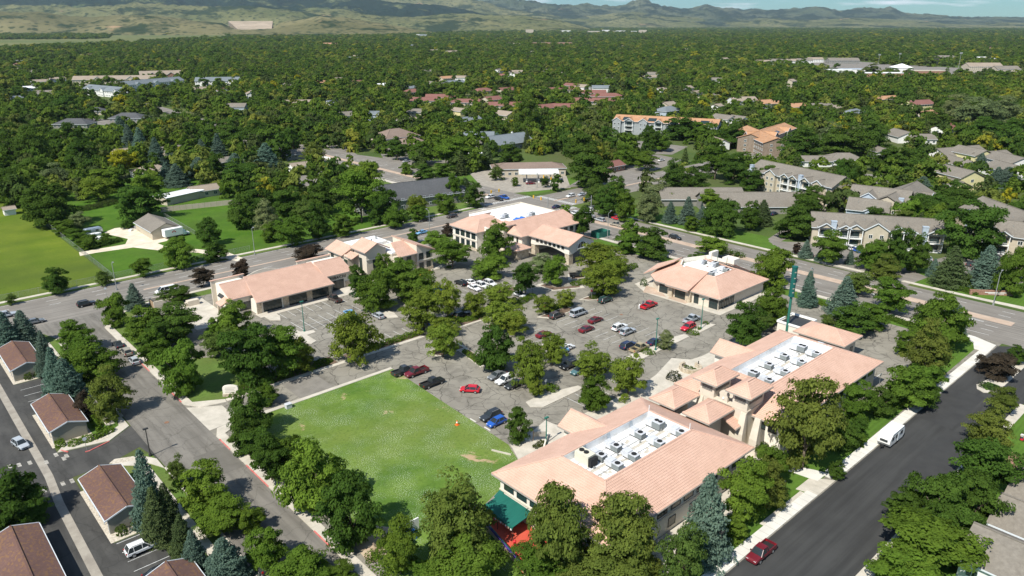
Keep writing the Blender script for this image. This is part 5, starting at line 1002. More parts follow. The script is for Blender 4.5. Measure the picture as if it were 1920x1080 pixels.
for a,b in zip(pts[:-1],pts[1:]): mb.bar((162.4,192.6-a[0],8.2-a[1]*.9),(162.4,192.6-b[0],8.2-b[1]*.9),.5,.5)
mb.box(162.2,187,6,162.6,192.6,7.6); mb.build('curved_parapet', M['stucco_w'], Fb)
for i,(x,y,b) in enumerate(((945,406,1),(995,403,1))): X,Y = onroof(x,y,8.2); unit(u2, 'rooftop air unit on the bank roof, '+['left of the blue tarp','right of the blue tarp'][i], X, Y, 7.6, 0, 'rooftop air units on the bank')
mb = MB(); X,Y = onroof(973,409,7.9); rr = random.Random(4)
for k in range(6): mb.box(-2.4+k*.8,-1+rr.uniform(-.2,.2),0,-1.6+k*.8,1+rr.uniform(-.3,.3),rr.uniform(.15,.5))
one('tarpaulin', 'crumpled blue tarpaulin on the white bank roof', 'tarpaulin', mb, M['bluet'], (X,Y,7.6), 0)

# ---- carports beside the side street
def carport(x0,y0,x1,y1,label):
    t = thing('carport', label, 'carport', (x0,y0,0)); w = x1-x0; L = y1-y0
    sl, caps = gablerect(0,0,w,L,2.75,1.15,'y'); r = add_roof(t, sl, M['sh_red'], None, caps, .16, .25, 'trim')
    mb = MB(); gable_wall(mb,.4,.22,w-.3,.4,2.65,1.02,'y'); gable_wall(mb,.4,L-.4,w-.3,L-.22,2.65,1.02,'y'); mb.box(w-.55,.6,0,w-.4,L-.6,2.7); mb.build('wall', M['olive_wall'], t)
    for k in range(14):                                     # siding boards on the street-facing gable
        z = .1+k*.22; hw = (w-1.0)/2 if z < 2.6 else (w-1.0)/2*(1-(z-2.6)/1.15)
        if hw > .3: q = MB(); q.box(w/2+.05-hw,.18,z,w/2+.05+hw,.222,z+.19); q.build('siding_board', M['olive_wall'], t)
    for k in range(int(L/3)+1): q = MB(); q.box(.35,.5+k*(L-1.1)/int(L/3),0,.47,.62+k*(L-1.1)/int(L/3),2.7); q.build('post', M['trim'], t)
    q = MB(); 
    for y in (0,L): q.bar((0,y,2.7),(w/2,y,3.86),.1,.22); q.bar((w/2,y,3.86),(w,y,2.7),.1,.22)
    q.build('barge_board', M['trim'], t)
    return t
carport(18.5,149.1,25.1,164.3,'red-brown shingled carport in the middle, beside the round bush')
carport(18.5,184.5,25.1,200.5,'red-brown shingled carport farthest along the alley')
carport(18.5,113.4,25.2,128.8,'red-brown shingled carport between the white estate car and the crossing')
carport(3.8,96,10.9,120,'large red-brown shingled carport roof at the bottom corner')
carport(18.5,82,25.2,96.2,'red-brown carport whose ridge shows at the bottom edge')

# ---------------------------------------------------------------- houses, apartment blocks and far buildings
HOUSES = []                                     # px, py, half width in px, distance: used to keep trees from covering them
def reg(x, y, L):
    q = project((x,y,5)); HOUSES.append((q[0], q[1], FPX/q[2]*L*0.5, math.hypot(x,y), x, y, L))
def house(px, py, L, W, ang, roof, wall, label, wh=3.0, kind='gable', rise=None, group=None, name='house', cat='house', win=True, solar=False, chimney=False, garage=False):
    p = P(px, py, wh+1.2); t = thing(name, label, cat, (p.x,p.y,0), R(ang), group); rise = rise or W*0.24
    x0,y0,x1,y1 = -L/2,-W/2,L/2,W/2
    sl, caps = (gablerect if kind == 'gable' else hiprect)(x0-.5,y0-.5,x1+.5,y1+.5,wh+.1,rise)
    if kind == 'flat': mb = MB(); mb.box(x0-.2,y0-.2,wh,x1+.2,y1+.2,wh+.5); r = mb.build('roof', M[roof], t)
    else: r = add_roof(t, sl, M[roof], None, caps, .2, .3, 'trim')
    mb = MB()
    if kind == 'gable': gable_wall(mb,x0,y0,x1,y1,wh-.1,rise*.93)
    else: mb.box(x0,y0,0,x1,y1,wh-.02)
    mb.build('wall', M[wall], t)
    if win:
        n = max(2,int(L/3.2))
        for k in range(n):
            xx = x0+L*(k+.5)/n
            for zz in ([1.0] if wh < 4.5 else [1.0,3.9] if wh < 7.5 else [1.0,3.9,6.8]):
                if garage and k == 0 and zz == 1.0: window(t,xx,y0-.02,.05,0,2.6,2.2,'plain','trim','garage_door')
                else: window(t,xx,y0-.02,zz,0,1.4,1.2,'two','trim')
        for zz in ([1.0] if wh < 4.5 else [1.0,3.9]): window(t,x0-.02,0,zz,-90,1.4,1.2,'two','trim')
    if chimney: mb = MB(); mb.box(L*.2,-.2,wh,L*.2+.9,.8,wh+rise+1.0); mb.build('chimney', M['blue_wall' if roof == 'sh_grey' else 'white_wall'], r if kind!='x' else t)
    if solar: mb = MB(); a = math.atan2(rise,W/2); mb.slab([(-L*.25,-W*.4,wh+rise*.22+.12),(L*.2,-W*.4,wh+rise*.22+.12),(L*.2,-W*.12,wh+rise*.78+.12),(-L*.25,-W*.12,wh+rise*.78+.12)],.06); mb.build('solar_panel', M['glass'], r)
    reg(p.x,p.y,max(L,W)); return t
def h2(rows, kw=None):
    for r in rows: house(*r[:8], **(r[8] if len(r) > 8 else {}))
B_ = dict
h2([(283,315,17,11,8,'sh_tan','white_wall','pale brown-roofed ranch house behind the yellow-green tree',{'kind':'hip'}),
 (325,276,15,9,5,'sh_grey','tan_wall','grey-brown roofed house between two spruces'),
 (228,281,11,8,0,'sh_tan','tan_wall','small tan-roofed house below the row of spruces'),
 (425,297,16,9,0,'sh_grey','tan_wall','grey-roofed ranch house half hidden by blue spruces',{'kind':'hip'}),
 (548,284,12,9,0,'sh_grey','grey_wall','low grey house behind the wide spruce by the side road'),
 (560,306,10,7,0,'sh_tan','white_wall','tan shed roof beside the white fence by the side road'),
 (380,350,12,8,0,'sh_tan','tan_wall','tan-roofed barn beside the white-roofed shed'),
 (15,386,4,4,0,'sh_tan','white_wall','tiny white garden shed at the meadow edge',{'win':False,'name':'shed','cat':'shed','wh':2.4}),
 (140,228,26,15,-42,'sh_dark','grey_wall','charcoal hip-roofed house by the striped field, with the garage yard',{'kind':'hip'}),
 (242,217,26,15,-42,'sh_dark','grey_wall','larger charcoal hip-roofed house beyond the striped field',{'kind':'hip'}),
 (182,205,16,12,-42,'sh_dark','tan_wall','small charcoal-roofed house between the two larger ones',{'kind':'hip'}),
 (650,213,16,12,0,'sh_grey','white_wall','white two-storey house left of the solar roof house',{'wh':5.2}),
 (697,211,12,10,-42,'sh_blue','blue_wall','blue-grey two-storey house with rooftop solar panels',{'wh':5.4,'solar':True}),
 (783,207,18,11,-42,'sh_grey','tan_wall','brown-roofed two-storey house by the lawn behind the office',{'wh':5,'kind':'hip'}),
 (862,205,14,10,90,'sh_tan','yellow_wall','yellow-sided gabled house with garage',{'wh':4,'garage':True}),
 (882,221,16,10,0,'sh_blue','blue_wall','blue-grey roofed house with solar panels beside the tall dark trees',{'solar':True}),
 (948,212,16,12,90,'sh_tan','tan_wall','peach gabled house beside the tall cottonwood',{'wh':5.2,'garage':True}),
 (762,223,18,8,0,'sh_tan','white_wall','pale low roof in front of the brown two-storey house'),
 (443,197,18,12,-42,'sh_grey','blue_wall','blue-trimmed gabled house above the avenue bend',{'wh':4.5}),
 (560,190,30,11,-30,'sh_tan','tan_wall','long stepped tan-roofed row house'),
 (625,190,14,10,0,'sh_blue','white_wall','white gabled house with slate roof among the trees',{'wh':4}),
 (473,173,16,12,70,'sh_tan','white_wall','white tall-gabled house beside the yellow tree',{'wh':5.5}),
 (417,167,16,11,80,'sh_maroon','white_wall','white house with maroon roof left of the yellow tree',{'wh':5}),
 (377,165,22,10,0,'sh_tan','tan_wall','long tan-roofed house above the avenue trees'),
 (543,157,16,10,0,'sh_tan','white_wall','lone white house with tan roof in the canopy',{'wh':4.5}),
 (633,147,20,10,0,'sh_tan','tan_wall','tan house with pale roof between the two green bands'),
 (600,153,18,11,0,'sh_orange','tan_wall','brown-orange roofed house at the canopy edge'),
 (672,153,18,12,0,'sh_maroon','tan_wall','maroon-roofed house beside the yellow-green trees'),
 (716,158,14,10,0,'white','white_wall','bright white-roofed house in the canopy'),
 (768,163,16,10,0,'sh_blue','grey_wall','slate-roofed house behind the maroon row'),
 (803,132,18,11,0,'sh_grey','white_wall','grey-roofed house in mid canopy left of the big dome trees'),
 (837,145,20,12,0,'sh_orange','tan_wall','orange-tan house above the blue roof',{'wh':4.5}),
 (848,153,34,12,0,'sh_blue','grey_wall','long slate-blue roof below the orange-tan house'),
 (934,131,20,12,30,'sh_grey','white_wall','white-gabled house pair, the left-hand one',{'wh':5}),
 (964,137,20,12,30,'sh_tan','white_wall','white-gabled house pair, the right-hand one',{'wh':5}),
 (1023,132,26,14,-20,'sh_grey','tan_wall','broad grey-roofed house in the middle canopy'),
 (1063,137,20,12,-20,'sh_grey','white_wall','grey roof right of the broad grey-roofed house'),
 (1093,161,14,12,90,'sh_tan','white_wall','white tall house behind the maroon-roofed row',{'wh':5.5}),
 (1140,148,20,12,0,'sh_tan','white_wall','white house between the maroon row and far canopy',{'wh':5}),
 (1187,137,20,12,0,'sh_tan','white_wall','pale house with tan roof above the yellow tree'),
 (1215,143,24,13,-20,'sh_tan','white_wall','white house with a wide pale gable roof',{'wh':4}),
 (1193,155,18,12,0,'sh_maroon','tan_wall','maroon-roofed house above the yellow tree'),
 (1240,166,14,10,0,'sh_tan','white_wall','small white house right of the yellow tree'),
 (1253,194,14,12,0,'sh_tan','tan_wall','tan gabled house right behind the orange-roofed flats',{'wh':5}),
 (1252,204,22,14,0,'sh_blue','blue_wall','slate hip-roofed house tucked behind the orange-roofed flats',{'kind':'hip','wh':5}),
 (1345,196,10,8,0,'sh_tan','white_wall','pale house right of the dark purple trees'),
 (1392,186,26,15,-30,'sh_tan','white_wall','broad tan-roofed house behind the twin round trees'),
 (1440,191,24,14,-20,'sh_orange','tan_wall','orange-roofed house above the yellow tree on the right'),
 (1447,200,20,12,60,'sh_dark','grey_wall','charcoal-roofed house in front of the orange one'),
 (1495,197,22,12,-20,'sh_orange','tan_wall','orange and grey roofed house beside the right-hand yellow tree'),
 (1537,197,24,13,-20,'sh_grey','grey_wall','grey-roofed house right of the yellow tree'),
 (1563,200,14,10,0,'sh_tan','white_wall','small white house further right of the yellow tree'),
 (1600,208,22,12,0,'sh_blue','grey_wall','slate-blue hip-roofed house in the right-hand canopy',{'kind':'hip'}),
 (1657,183,30,12,-20,'sh_orange','tan_wall','long orange-roofed house in the right-hand canopy'),
 (1722,192,26,14,-20,'sh_maroon','yellow_wall','yellow house with dark red roof',{'wh':5.5}),
 (1735,211,26,12,0,'sh_orange','tan_wall','low building with orange front below the yellow house'),
 (1287,163,16,11,0,'sh_tan','white_wall','white house at the dark tree belt, middle right',{'wh':4.5}),
 (1303,172,14,10,0,'sh_tan','white_wall','pale house below the white one at the dark tree belt'),
 (1330,178,24,12,0,'sh_grey','tan_wall','grey-brown roofed long house above the dark purple trees'),
 (1400,158,14,10,0,'sh_tan','tan_wall','small tan house alone in the right-hand canopy'),
 (1483,150,10,10,0,'sh_tan','tan_wall','tall narrow cream building showing between the trees',{'wh':9}),
 (1358,219,18,12,80,'sh_grey','white_wall','white twin-gabled house behind the orange-roofed flats, left one',{'wh':5}),
 (1385,221,14,12,80,'sh_grey','white_wall','white twin-gabled house behind the orange-roofed flats, right one',{'wh':5}),
 (1348,262,12,9,60,'sh_tan','white_wall','white gabled entrance pavilion on the avenue',{'wh':5}),
 (1580,293,20,13,-42,'sh_grey','white_wall','grey-roofed cottage behind the three-storey flats',{'kind':'hip'}),
 (1525,296,18,10,-42,'sh_grey','white_wall','low grey roof left of the cottage behind the flats'),
 (1651,279,12,9,50,'sh_grey','white_wall','white gabled cottage on the tree-lined drive',{'wh':4}),
 (1690,250,20,14,50,'sh_grey','white_wall','white cottage with grey gable among dark trees, left of the maroon roof',{'wh':4}),
 (1723,256,18,12,-42,'sh_grey','white_wall','grey-roofed cottage beside the white gable'),
 (1770,237,22,13,0,'sh_maroon','white_wall','maroon-roofed house with two white chimneys',{'chimney':True}),
 (1795,283,34,15,-20,'sh_grey','white_wall','long grey-roofed cottage row at the right, upper'),
 (1822,283,20,13,60,'sh_grey','yellow_wall','yellow-green gabled cottage in the upper right row',{'wh':5}),
 (1855,291,26,14,-20,'sh_grey','grey_wall','grey-roofed cottage between blue spruces'),
 (1893,297,22,14,50,'sh_grey','white_wall','white gabled cottage near the right edge',{'wh':5}),
 (1890,313,20,13,50,'sh_grey','white_wall','lower white gabled cottage near the right edge',{'wh':4}),
 (1800,302,20,12,50,'sh_grey','white_wall','small white-gabled cottage above the yellow-green one'),
 (1798,322,18,13,60,'sh_grey','yellow_wall','yellow-green gabled cottage with twin vents',{'wh':6}),
 (1790,340,14,9,50,'sh_grey','yellow_wall','lower porch roof of the yellow-green cottage'),
 (58,163,16,10,0,'white','white_wall','white-roofed house at the left canopy edge'),
 (87,173,24,14,-20,'sh_grey','grey_wall','grey-roofed house below the white roof on the left'),
 (107,147,18,12,0,'sh_tan','white_wall','pale gabled house left of the flats',{'wh':5}),
 (67,133,24,12,0,'sh_grey','white_wall','grey-roofed long house at the far left'),
 (18,113,44,14,0,'white','white_wall','long white-roofed warehouse at the far left',{'kind':'flat','name':'warehouse','cat':'warehouse'}),
 (58,111,26,12,0,'sh_tan','white_wall','tan-roofed building beside the white warehouse'),
 (163,103,40,14,0,'sh_tan','white_wall','pale long roof in the upper left canopy'),
 (30,182,12,10,0,'sh_blue','grey_wall','slate roof at the left edge'),
 (813,95,40,18,0,'sh_tan','white_wall','far pale building left of a cluster of roofs'),
 (847,97,40,18,0,'sh_tan','white_wall','far pale building right of a cluster of roofs'),
 (791,64,60,30,0,'white','white_wall','far white block building near the foot of the hills',{'kind':'flat','wh':14,'name':'tall_block','cat':'building','win':False}),
 (620,82,60,20,0,'sh_orange','tan_wall','far orange-roofed lodge near the hills',{'wh':6}),
 (1040,79,170,22,-42,'sh_tan','brick_wall','very long orange brick building in the far canopy',{'kind':'flat','wh':8,'name':'long_building','cat':'building','win':False}),
 (970,80,70,20,-42,'sh_tan','tan_wall','far tan building left of the long brick one',{'kind':'flat','wh':7,'name':'long_building','cat':'building','win':False}),
 (740,251,26,19,0,'sh_brown','tan_wall','two-storey office with tan hip roof and white plant room',{'kind':'hip','wh':6,'name':'office','cat':'building'}),
 (768,264,20,14,0,'sh_brown','tan_wall','lower tan-roofed wing of the two-storey office',{'kind':'hip','name':'office','cat':'building'}),
 (945,262,34,20,0,'sh_blue','grey_wall','slate-blue roofed church hall',{'wh':4,'name':'hall','cat':'building','rise':4.5,'chimney':True}),
 (892,253,24,14,-42,'sh_blue','grey_wall','side wing of the slate-blue roofed hall',{'wh':4,'name':'hall','cat':'building'}),
 (893,284,8,6,0,'white','white_wall','small white garage behind the filling station',{'kind':'flat','name':'garage','cat':'garage','win':False}),
 (990,308,38,13,-36,'sh_brown','tan_wall','brown hip-roofed shop of the corner filling station',{'kind':'hip','wh':4,'name':'shop','cat':'shop','rise':2.2}),
 (1142,306,16,9,0,'sh_maroon','brick_wall','small maroon-roofed building beyond the filling station'),
 (768,357,46,22,-10,'sh_dark','grey_wall','big charcoal-roofed church beside the north avenue',{'wh':4.5,'name':'church','cat':'church','rise':5}),
 (705,378,16,10,-10,'sh_dark','grey_wall','low charcoal-roofed entrance of the church',{'wh':3,'name':'church_porch','cat':'church'}),
 (1312,362,36,15,-42,'sh_grey','grey_wall','long grey-brown roof behind the spruces across the avenue',{'name':'carport_block','cat':'building','win':False}),
 (1418,374,48,18,-42,'sh_grey','grey_wall','big grey-brown roofed carport block with blue gable',{'name':'carport_block','cat':'building','win':False}),
 (1570,129,44,18,-42,'white','white_wall','white flat-roofed school wing, left',{'kind':'flat','wh':6,'name':'school','cat':'school','win':False}),
 (1655,135,56,20,-42,'white','brick_wall','brick school wing with white roof, middle',{'kind':'flat','wh':8,'name':'school','cat':'school','win':False}),
 (1735,131,56,20,-42,'tan_wall','brick_wall','brick school wing, right',{'kind':'flat','wh':8,'name':'school','cat':'school','win':False}),
 (1600,128,40,20,-42,'blue_wall','white_wall','blue-white school hall roof',{'kind':'flat','wh':6,'name':'school','cat':'school','win':False}),
 (1690,125,26,24,-42,'white','white_wall','round-cornered white school hall',{'kind':'hip','wh':8,'name':'school','cat':'school','win':False}),
 (1430,115,26,16,-42,'sh_tan','white_wall','pale townhouse left of the playing field, first',{'wh':6}),
 (1455,113,26,16,-42,'sh_grey','white_wall','pale townhouse left of the playing field, second',{'wh':6}),
 (1482,113,26,16,-42,'sh_tan','white_wall','pale townhouse left of the playing field, third',{'wh':6}),
 (1508,112,30,16,-42,'sh_grey','white_wall','grey-roofed townhouse above the school, left',{'wh':6}),
 (1528,110,30,16,-42,'sh_tan','white_wall','tan-roofed townhouse above the school, right',{'wh':6}),
 (1358,110,20,14,0,'sh_tan','white_wall','small pale house in the far canopy right of the hills gap'),
 (1580,112,60,20,-42,'sh_grey','grey_wall','long grey building behind the ball field',{'wh':6}),
 (1842,123,56,24,-42,'sh_tan','tan_wall','tan apartment block near the right edge',{'wh':8}),
 (1885,128,36,20,-42,'sh_grey','tan_wall','grey apartment block at the right edge',{'wh':8}),
 (1770,107,50,20,-42,'sh_grey','grey_wall','far grey roof above the playing field'),
 (1848,109,40,16,-42,'white','white_wall','far white roof at the upper right'),
])
for i,(x,y,L,a) in enumerate(((773,170,20,0),(795,186,26,-42),(826,180,30,-42),(877,189,34,-42),(922,184,18,0),(950,195,34,-42),(905,168,24,0),(948,167,20,0),(1025,199,22,0),(1062,166,34,-42),(1110,172,30,-42),(1113,187,40,-42),(1138,178,34,-42),(1060,198,26,-42),(1035,167,20,0))):
    house(x,y,L,13,a,'sh_maroon','tan_wall','single-storey home with maroon roof in the maroon-roofed quarter, %s from the left'%ORD[[0,1,2,3,5,7,4,6,8,11,12,13,14,10,9][i]+1],kind='hip' if i%3==0 else 'gable',group='maroon-roofed homes')
r_ = random.Random(12); FARH = []
for i in range(36):                                         # roofs glimpsed in the far canopy
    py = 70+ (i/36)**1.4*100; px = r_.uniform(20,1900)
    if 1380 < px < 1920 and py > 100 or px < 560 and py < 92 or 150 < px < 480 and 120 < py < 170: continue
    c = r_.choice([('sh_tan','white_wall','pale tan'),('sh_grey','white_wall','grey'),('sh_maroon','tan_wall','maroon'),('sh_blue','white_wall','slate')])
    FARH.append((c[2],px,py,r_.uniform(12,22),r_.choice([0,90,-42]),c[0],c[1],r_.choice([3.5,5])))
FARH.sort(); fc_ = {}
for c2,px,py,L_,a_,rf_,wl_,w_ in FARH:
    fc_[c2] = fc_.get(c2,0)+1
    house(px,py,L_,11,a_,rf_,wl_,'lone %s-roofed house glimpsed through the far canopy, %s of its colour from the left'%(c2,ORD[fc_[c2]]),wh=w_,win=False,group='far %s-roofed houses in the canopy'%c2)

def apartment(name, pa, pb, z, depth, floors, roof, wall, label, bays=(), chim=(), trimc='white', rise=None, solar=0):
    """pa, pb: pixels of the two ends of the front eave, z its height"""
    a = P(*pa, z); b = P(*pb, z); d = b-a; L = d.length; ang = math.atan2(d.y,d.x)
    t = thing(name, label, 'apartment block', (a.x,a.y,0), ang); rise = rise or depth*.28
    sl, caps = gablerect(-.5,-.7,L+.5,depth+.7,z,rise); r = add_roof(t, sl, M[roof], None, caps, .22, .3, 'trim')
    mb = MB(); gable_wall(mb,0,0,L,depth,z-.2,rise*.9); mb.build('wall', M[wall], t)
    fh = (z-.4)/floors
    used = []
    for k,bx in enumerate(bays):
        c, w, kind = bx; c *= L; pr = 1.4; used.append((c-w/2-.8,c+w/2+.8)); zt = z+.4
        g = MB(); m_ = c
        s2 = [[(c-w/2-.4,depth*.45,zt),(c-w/2-.4,-pr-.4,zt),(m_,-pr-.4,zt+w*.36),(m_,depth*.45,zt+w*.36)],[(c+w/2+.4,-pr-.4,zt),(c+w/2+.4,depth*.45,zt),(m_,depth*.45,zt+w*.36),(m_,-pr-.4,zt+w*.36)]]
        add_roof(t, s2, M[roof], None, [((m_,-pr-.4,zt+w*.36),(m_,depth*.4,zt+w*.36))], .2, .25, 'trim')
        e = MB(); e.bar((c-w/2-.4,-pr-.45,zt-.1),(m_,-pr-.45,zt+w*.36-.1),.12,.3); e.bar((m_,-pr-.45,zt+w*.36-.1),(c+w/2+.4,-pr-.45,zt-.1),.12,.3); e.build('barge_board', M['trim'], t)
        if kind == 'wall':
            e = MB(); gable_wall(e,c-w/2,-pr,c+w/2,.2,zt-.1,w*.34,'y'); e.build('bay_wall', M[wall], t)
            for f in range(floors):
                for s in (-1,1): window(t,c+s*w*.24,-pr-.02,.9+f*fh,0,1.1,1.2,'two',trimc)
        else:
            e = MB(); e.add([(c-w/2,-pr+.1,zt-.2),(c+w/2,-pr+.1,zt-.2),(m_,-pr+.1,zt+w*.32)],[(0,1,2)]); e.build('gable_wall', M[wall], t)
            for f in range(floors):
                bz = .1+f*fh; e = MB(); e.box(c-w/2,-pr,bz,c+w/2,0,bz+.15); e.box(c-w/2,-pr,bz+.15,c+w/2,-pr+.06,bz+.25); e.box(c-w/2,-pr,bz+.95,c+w/2,-pr+.06,bz+1.03)
                for q in range(int(w/.3)): e.box(c-w/2+q*.3,-pr+.01,bz+.25,c-w/2+q*.3+.05,-pr+.05,bz+.95)
                e.build('balcony', M[trimc if trimc in M else 'white'], t)
                window(t,c,-.02,bz+.2,0,w*.6,2.1,'two','dtrim','balcony_door')
            e = MB(); 
            for s in (-1,1): e.box(c+s*(w/2-.1)-.12,-pr,0,c+s*(w/2-.1)+.12,-pr+.22,zt)
            e.build('balcony_post', M['white'], t)
    n = int(L/3.3)
    for k in range(n):
        x = L*(k+.5)/n
        if any(u0 < x < u1 for u0,u1 in used) or any(abs(x-c*L) < 1.6 for c in chim): continue
        for f in range(floors): window(t,x,-.02,.95+f*fh,0,1.3,1.2,'two','white')
    for f in range(floors):
        for yy in (depth*.3,depth*.7): window(t,-.02,yy,.95+f*fh,-90,1.3,1.2,'two','white'); window(t,L+.02,yy,.95+f*fh,90,1.3,1.2,'two','white')
    mb = MB(); mb.box(0,-.04,fh+.1,L,0,fh+.35)
    if not bays: mb.build('band_course', M['white'], t)
    for c in chim: mb = MB(); mb.box(c*L-.9,-.9,0,c*L+.9,.4,z+2.4); mb.box(c*L-1.0,-1.0,z+2.4,c*L+1.0,.5,z+2.7); mb.build('chimney', M['blue_wall'], t)
    for k in range(int(L/7)): vent(t, 3.5+k*7, depth*.3, z+rise*.55, .14, .7)
    for k in range(solar): mb = MB(); x = L*(k+.5)/solar; mb.slab([(x-3,1,z+rise*.2),(x+3,1,z+rise*.2),(x+3,depth*.35,z+rise*.72),(x-3,depth*.35,z+rise*.72)],.06); mb.build('solar_panel', M['glass'], r)
    for k in range(max(1,int(L/14))):
        c = a+d*((k+.5)/max(1,int(L/14))); reg(c.x+math.sin(-ang)*-depth/2, c.y+math.cos(ang)*depth/2, 16)
    return t
apartment('apartment_block',(1524,425),(1772,441),6.3,14,2,'sh_grey','tan_wall','long two-storey apartment block with many gables and blue chimneys facing the east avenue',
    [(.10,4.6,'b'),(.25,3.6,'b'),(.33,5,'b'),(.49,7.5,'wall'),(.66,5,'b'),(.74,4,'b'),(.93,5,'b')],[(.16),(.85)])
apartment('apartment_block',(1405,318),(1560,352),8.6,15,3,'sh_grey','tan_wall','three-storey apartment block with blue chimneys and stacked balconies',
    [(.30,6,'wall'),(.48,4.5,'b'),(.58,4.5,'b'),(.72,5,'b'),(.86,5,'wall')],[(.04),(.65)])
apartment('apartment_block',(1588,392),(1665,400),5.5,13,1,'sh_grey','blue_wall','grey-roofed garage block with small dormer behind the long apartment block',[(.55,3,'wall')])
apartment('apartment_block',(1700,392),(1752,362),7.0,15,2,'sh_grey','tan_wall','stepped apartment block with open balconies behind the long one',[(.25,4,'b'),(.5,4,'b'),(.75,4,'b')],[(.05)])
apartment('apartment_block',(1590,372),(1700,385),7.5,16,2,'sh_grey','blue_wall','apartment block with wide blue gable and a chimney',[(.35,9,'wall')],[(.9)])
apartment('apartment_block',(1790,395),(1880,432),6.8,20,2,'sh_grey','tan_wall','apartment block with two blue chimneys behind the big dark trees',[(.8,4,'b')],[(.35),(.6)])
apartment('apartment_block',(1872,440),(1930,448),6.5,14,2,'sh_grey','tan_wall','cream apartment block at the right edge with sunlit window wall',[(.2,4,'b')])
apartment('senior_flats',(1150,226),(1345,236),9.2,18,3,'tile_or','grey_blue_wall','long orange-roofed three-storey flats with grey-blue walls',[(.04,6,'wall'),(.16,6,'b'),(.30,6,'wall'),(.45,5,'b'),(.6,6,'wall'),(.78,6,'b'),(.94,6,'wall')],(),'white',3.4,4)
apartment('senior_flats',(1378,244),(1432,268),8.5,16,3,'tile_or','brown_wall','orange-roofed flats with brown stone walls, nearer wing',[(.5,7,'wall')],(),'dtrim',3.0,1)
apartment('senior_flats',(1432,262),(1492,240),8.5,16,3,'tile_or','brown_wall','orange-roofed flats with dark balconies, right wing',[(.3,6,'b'),(.7,6,'b')],(),'dtrim',3.0,1)
apartment('distant_flats',(135,150),(290,148),7.5,16,2,'sh_tan','tan_wall','tan-roofed flats behind the blue-grey ones on the left',[(.3,8,'wall'),(.7,8,'wall')])
apartment('distant_flats',(262,141),(340,139),7.5,18,2,'sh_tan','brick_wall','tan-roofed flats with red gable on the left',[(.3,8,'wall'),(.75,8,'wall')])
apartment('distant_flats',(155,166),(240,174),6.5,15,2,'sh_blue','white_wall','blue-grey roofed white flats, nearest of the group on the left',[(.15,6,'wall'),(.45,6,'wall'),(.75,6,'wall')])
apartment('distant_flats',(235,160),(345,150),6.5,15,2,'sh_blue','white_wall','blue-grey roofed flats in the middle of the group on the left',[(.2,6,'wall'),(.5,6,'wall'),(.8,6,'wall')])
apartment('distant_flats',(365,152),(450,151),6.5,15,2,'sh_blue','white_wall','blue-grey roofed white flats at the right end of the group',[(.2,6,'wall'),(.5,6,'wall'),(.8,6,'wall')])
for i,(x,y,w,h,m_,wl) in enumerate(((993,55,62,30,'sh_tan','tan_wall'),(1060,57,120,14,'white','white_wall'),(1085,56.5,110,12,'white','white_wall'),(1112,58,130,14,'white','tan_wall'),(1135,56,80,16,'white','white_wall'),(1160,57,120,14,'sh_grey','white_wall'),(1205,56,60,26,'white','tan_wall'),(1190,58,90,12,'white','white_wall'))):
    house(x,y,w,w*.4,-42,m_,wl,['far reddish block standing above the trees at the foothills','far white sheds below the ski-run scar, leftmost','far white sheds, second from the left','far pale sheds, third from the left','small far white block among the sheds','far grey-roofed shed row','far tan tower block right of the sheds','far white shed below the tan block'][i],wh=h,kind='flat',name='distant_block',cat='building',win=False)
# bottom-right terrace
for (X_,Y_,L,W,l) in ((111.4,11.2,21,10.4,'grey-shingled town house nearest the bottom right corner'),(122.6,11.4,20,9,'grey-shingled town house, middle of the right edge terrace'),(133.4,12,20,9.6,'grey-shingled town house with the brown deck at the right edge')):
    q = project((X_,Y_,4.4)); house(q[0],q[1],L,W,-90,'sh_grey','white_wall',l,wh=3.2,kind='gable',rise=3.0)
mb = MB(); p = P(1912,868,1); mb.box(-3,-2,0,3,2,1.0)
dk = thing('deck', 'red-brown wooden deck at the right edge', 'deck', (p.x,p.y,0)); 
for k in range(12): q = MB(); q.box(-3,-2+k*.34,.9,3,-1.7+k*.34,1.0); q.build('plank', M['brick_wall'], dk)
q = MB(); q.bar((-3,-2,1.9),(3,-2,1.9),.1); q.bar((-3,-2,1.9),(-3,2,1.9),.1); [q.box(-3+i*1.5-.05,-2.05,0,-3+i*1.5+.05,-1.95,1.9) for i in range(5)]; q.build('railing', M['brick_wall'], dk)
# farm garage and white-roofed shed
house(295,416,19,10.5,90,'sh_grey','tan_wall','grey-brown gabled farm garage beside the box truck',wh=3.0,rise=2.6,name='farm_garage',cat='garage')
house(335,357,19,8,18,'white','tan_wall','long shed with bright white roof behind the tan fence',wh=3.4,rise=.8,name='shed',cat='shed',win=False)
# filling station canopy
p = P(1010,322,5); fc = thing('filling_station_canopy','white-topped filling station canopy on the corner','canopy',(p.x,p.y,0),R(-42))
mb = MB(); mb.box(-10,-5,4.6,10,5,5.5); mb.build('canopy_roof', M['white'], fc)
for k in range(7): q = MB(); q.box(-9.8+k*2.8,-4.9,5.5,-9.7+k*2.8,4.9,5.6); q.build('seam', M['metal'], fc)
for x in (-6,0,6): q = MB(); q.box(x-.3,-.5,0,x+.3,.5,4.6); q.build('column', M['metal'], fc); q = MB(); q.box(x-.4,-2.4,0,x+.4,-1.6,1.8); q.build('pump', M['white'], fc)
sheet('forecourt', pp((880,325),(905,352),(960,362),(1070,352),(1062,330),(1010,318),(950,312)), 0.02, M['concrete_old'])
sheet('side_road', pp((600,262),(640,300),(700,330),(760,345),(800,352),(850,345),(745,300),(670,290),(625,262)), 0.016, M['asph_ew'])
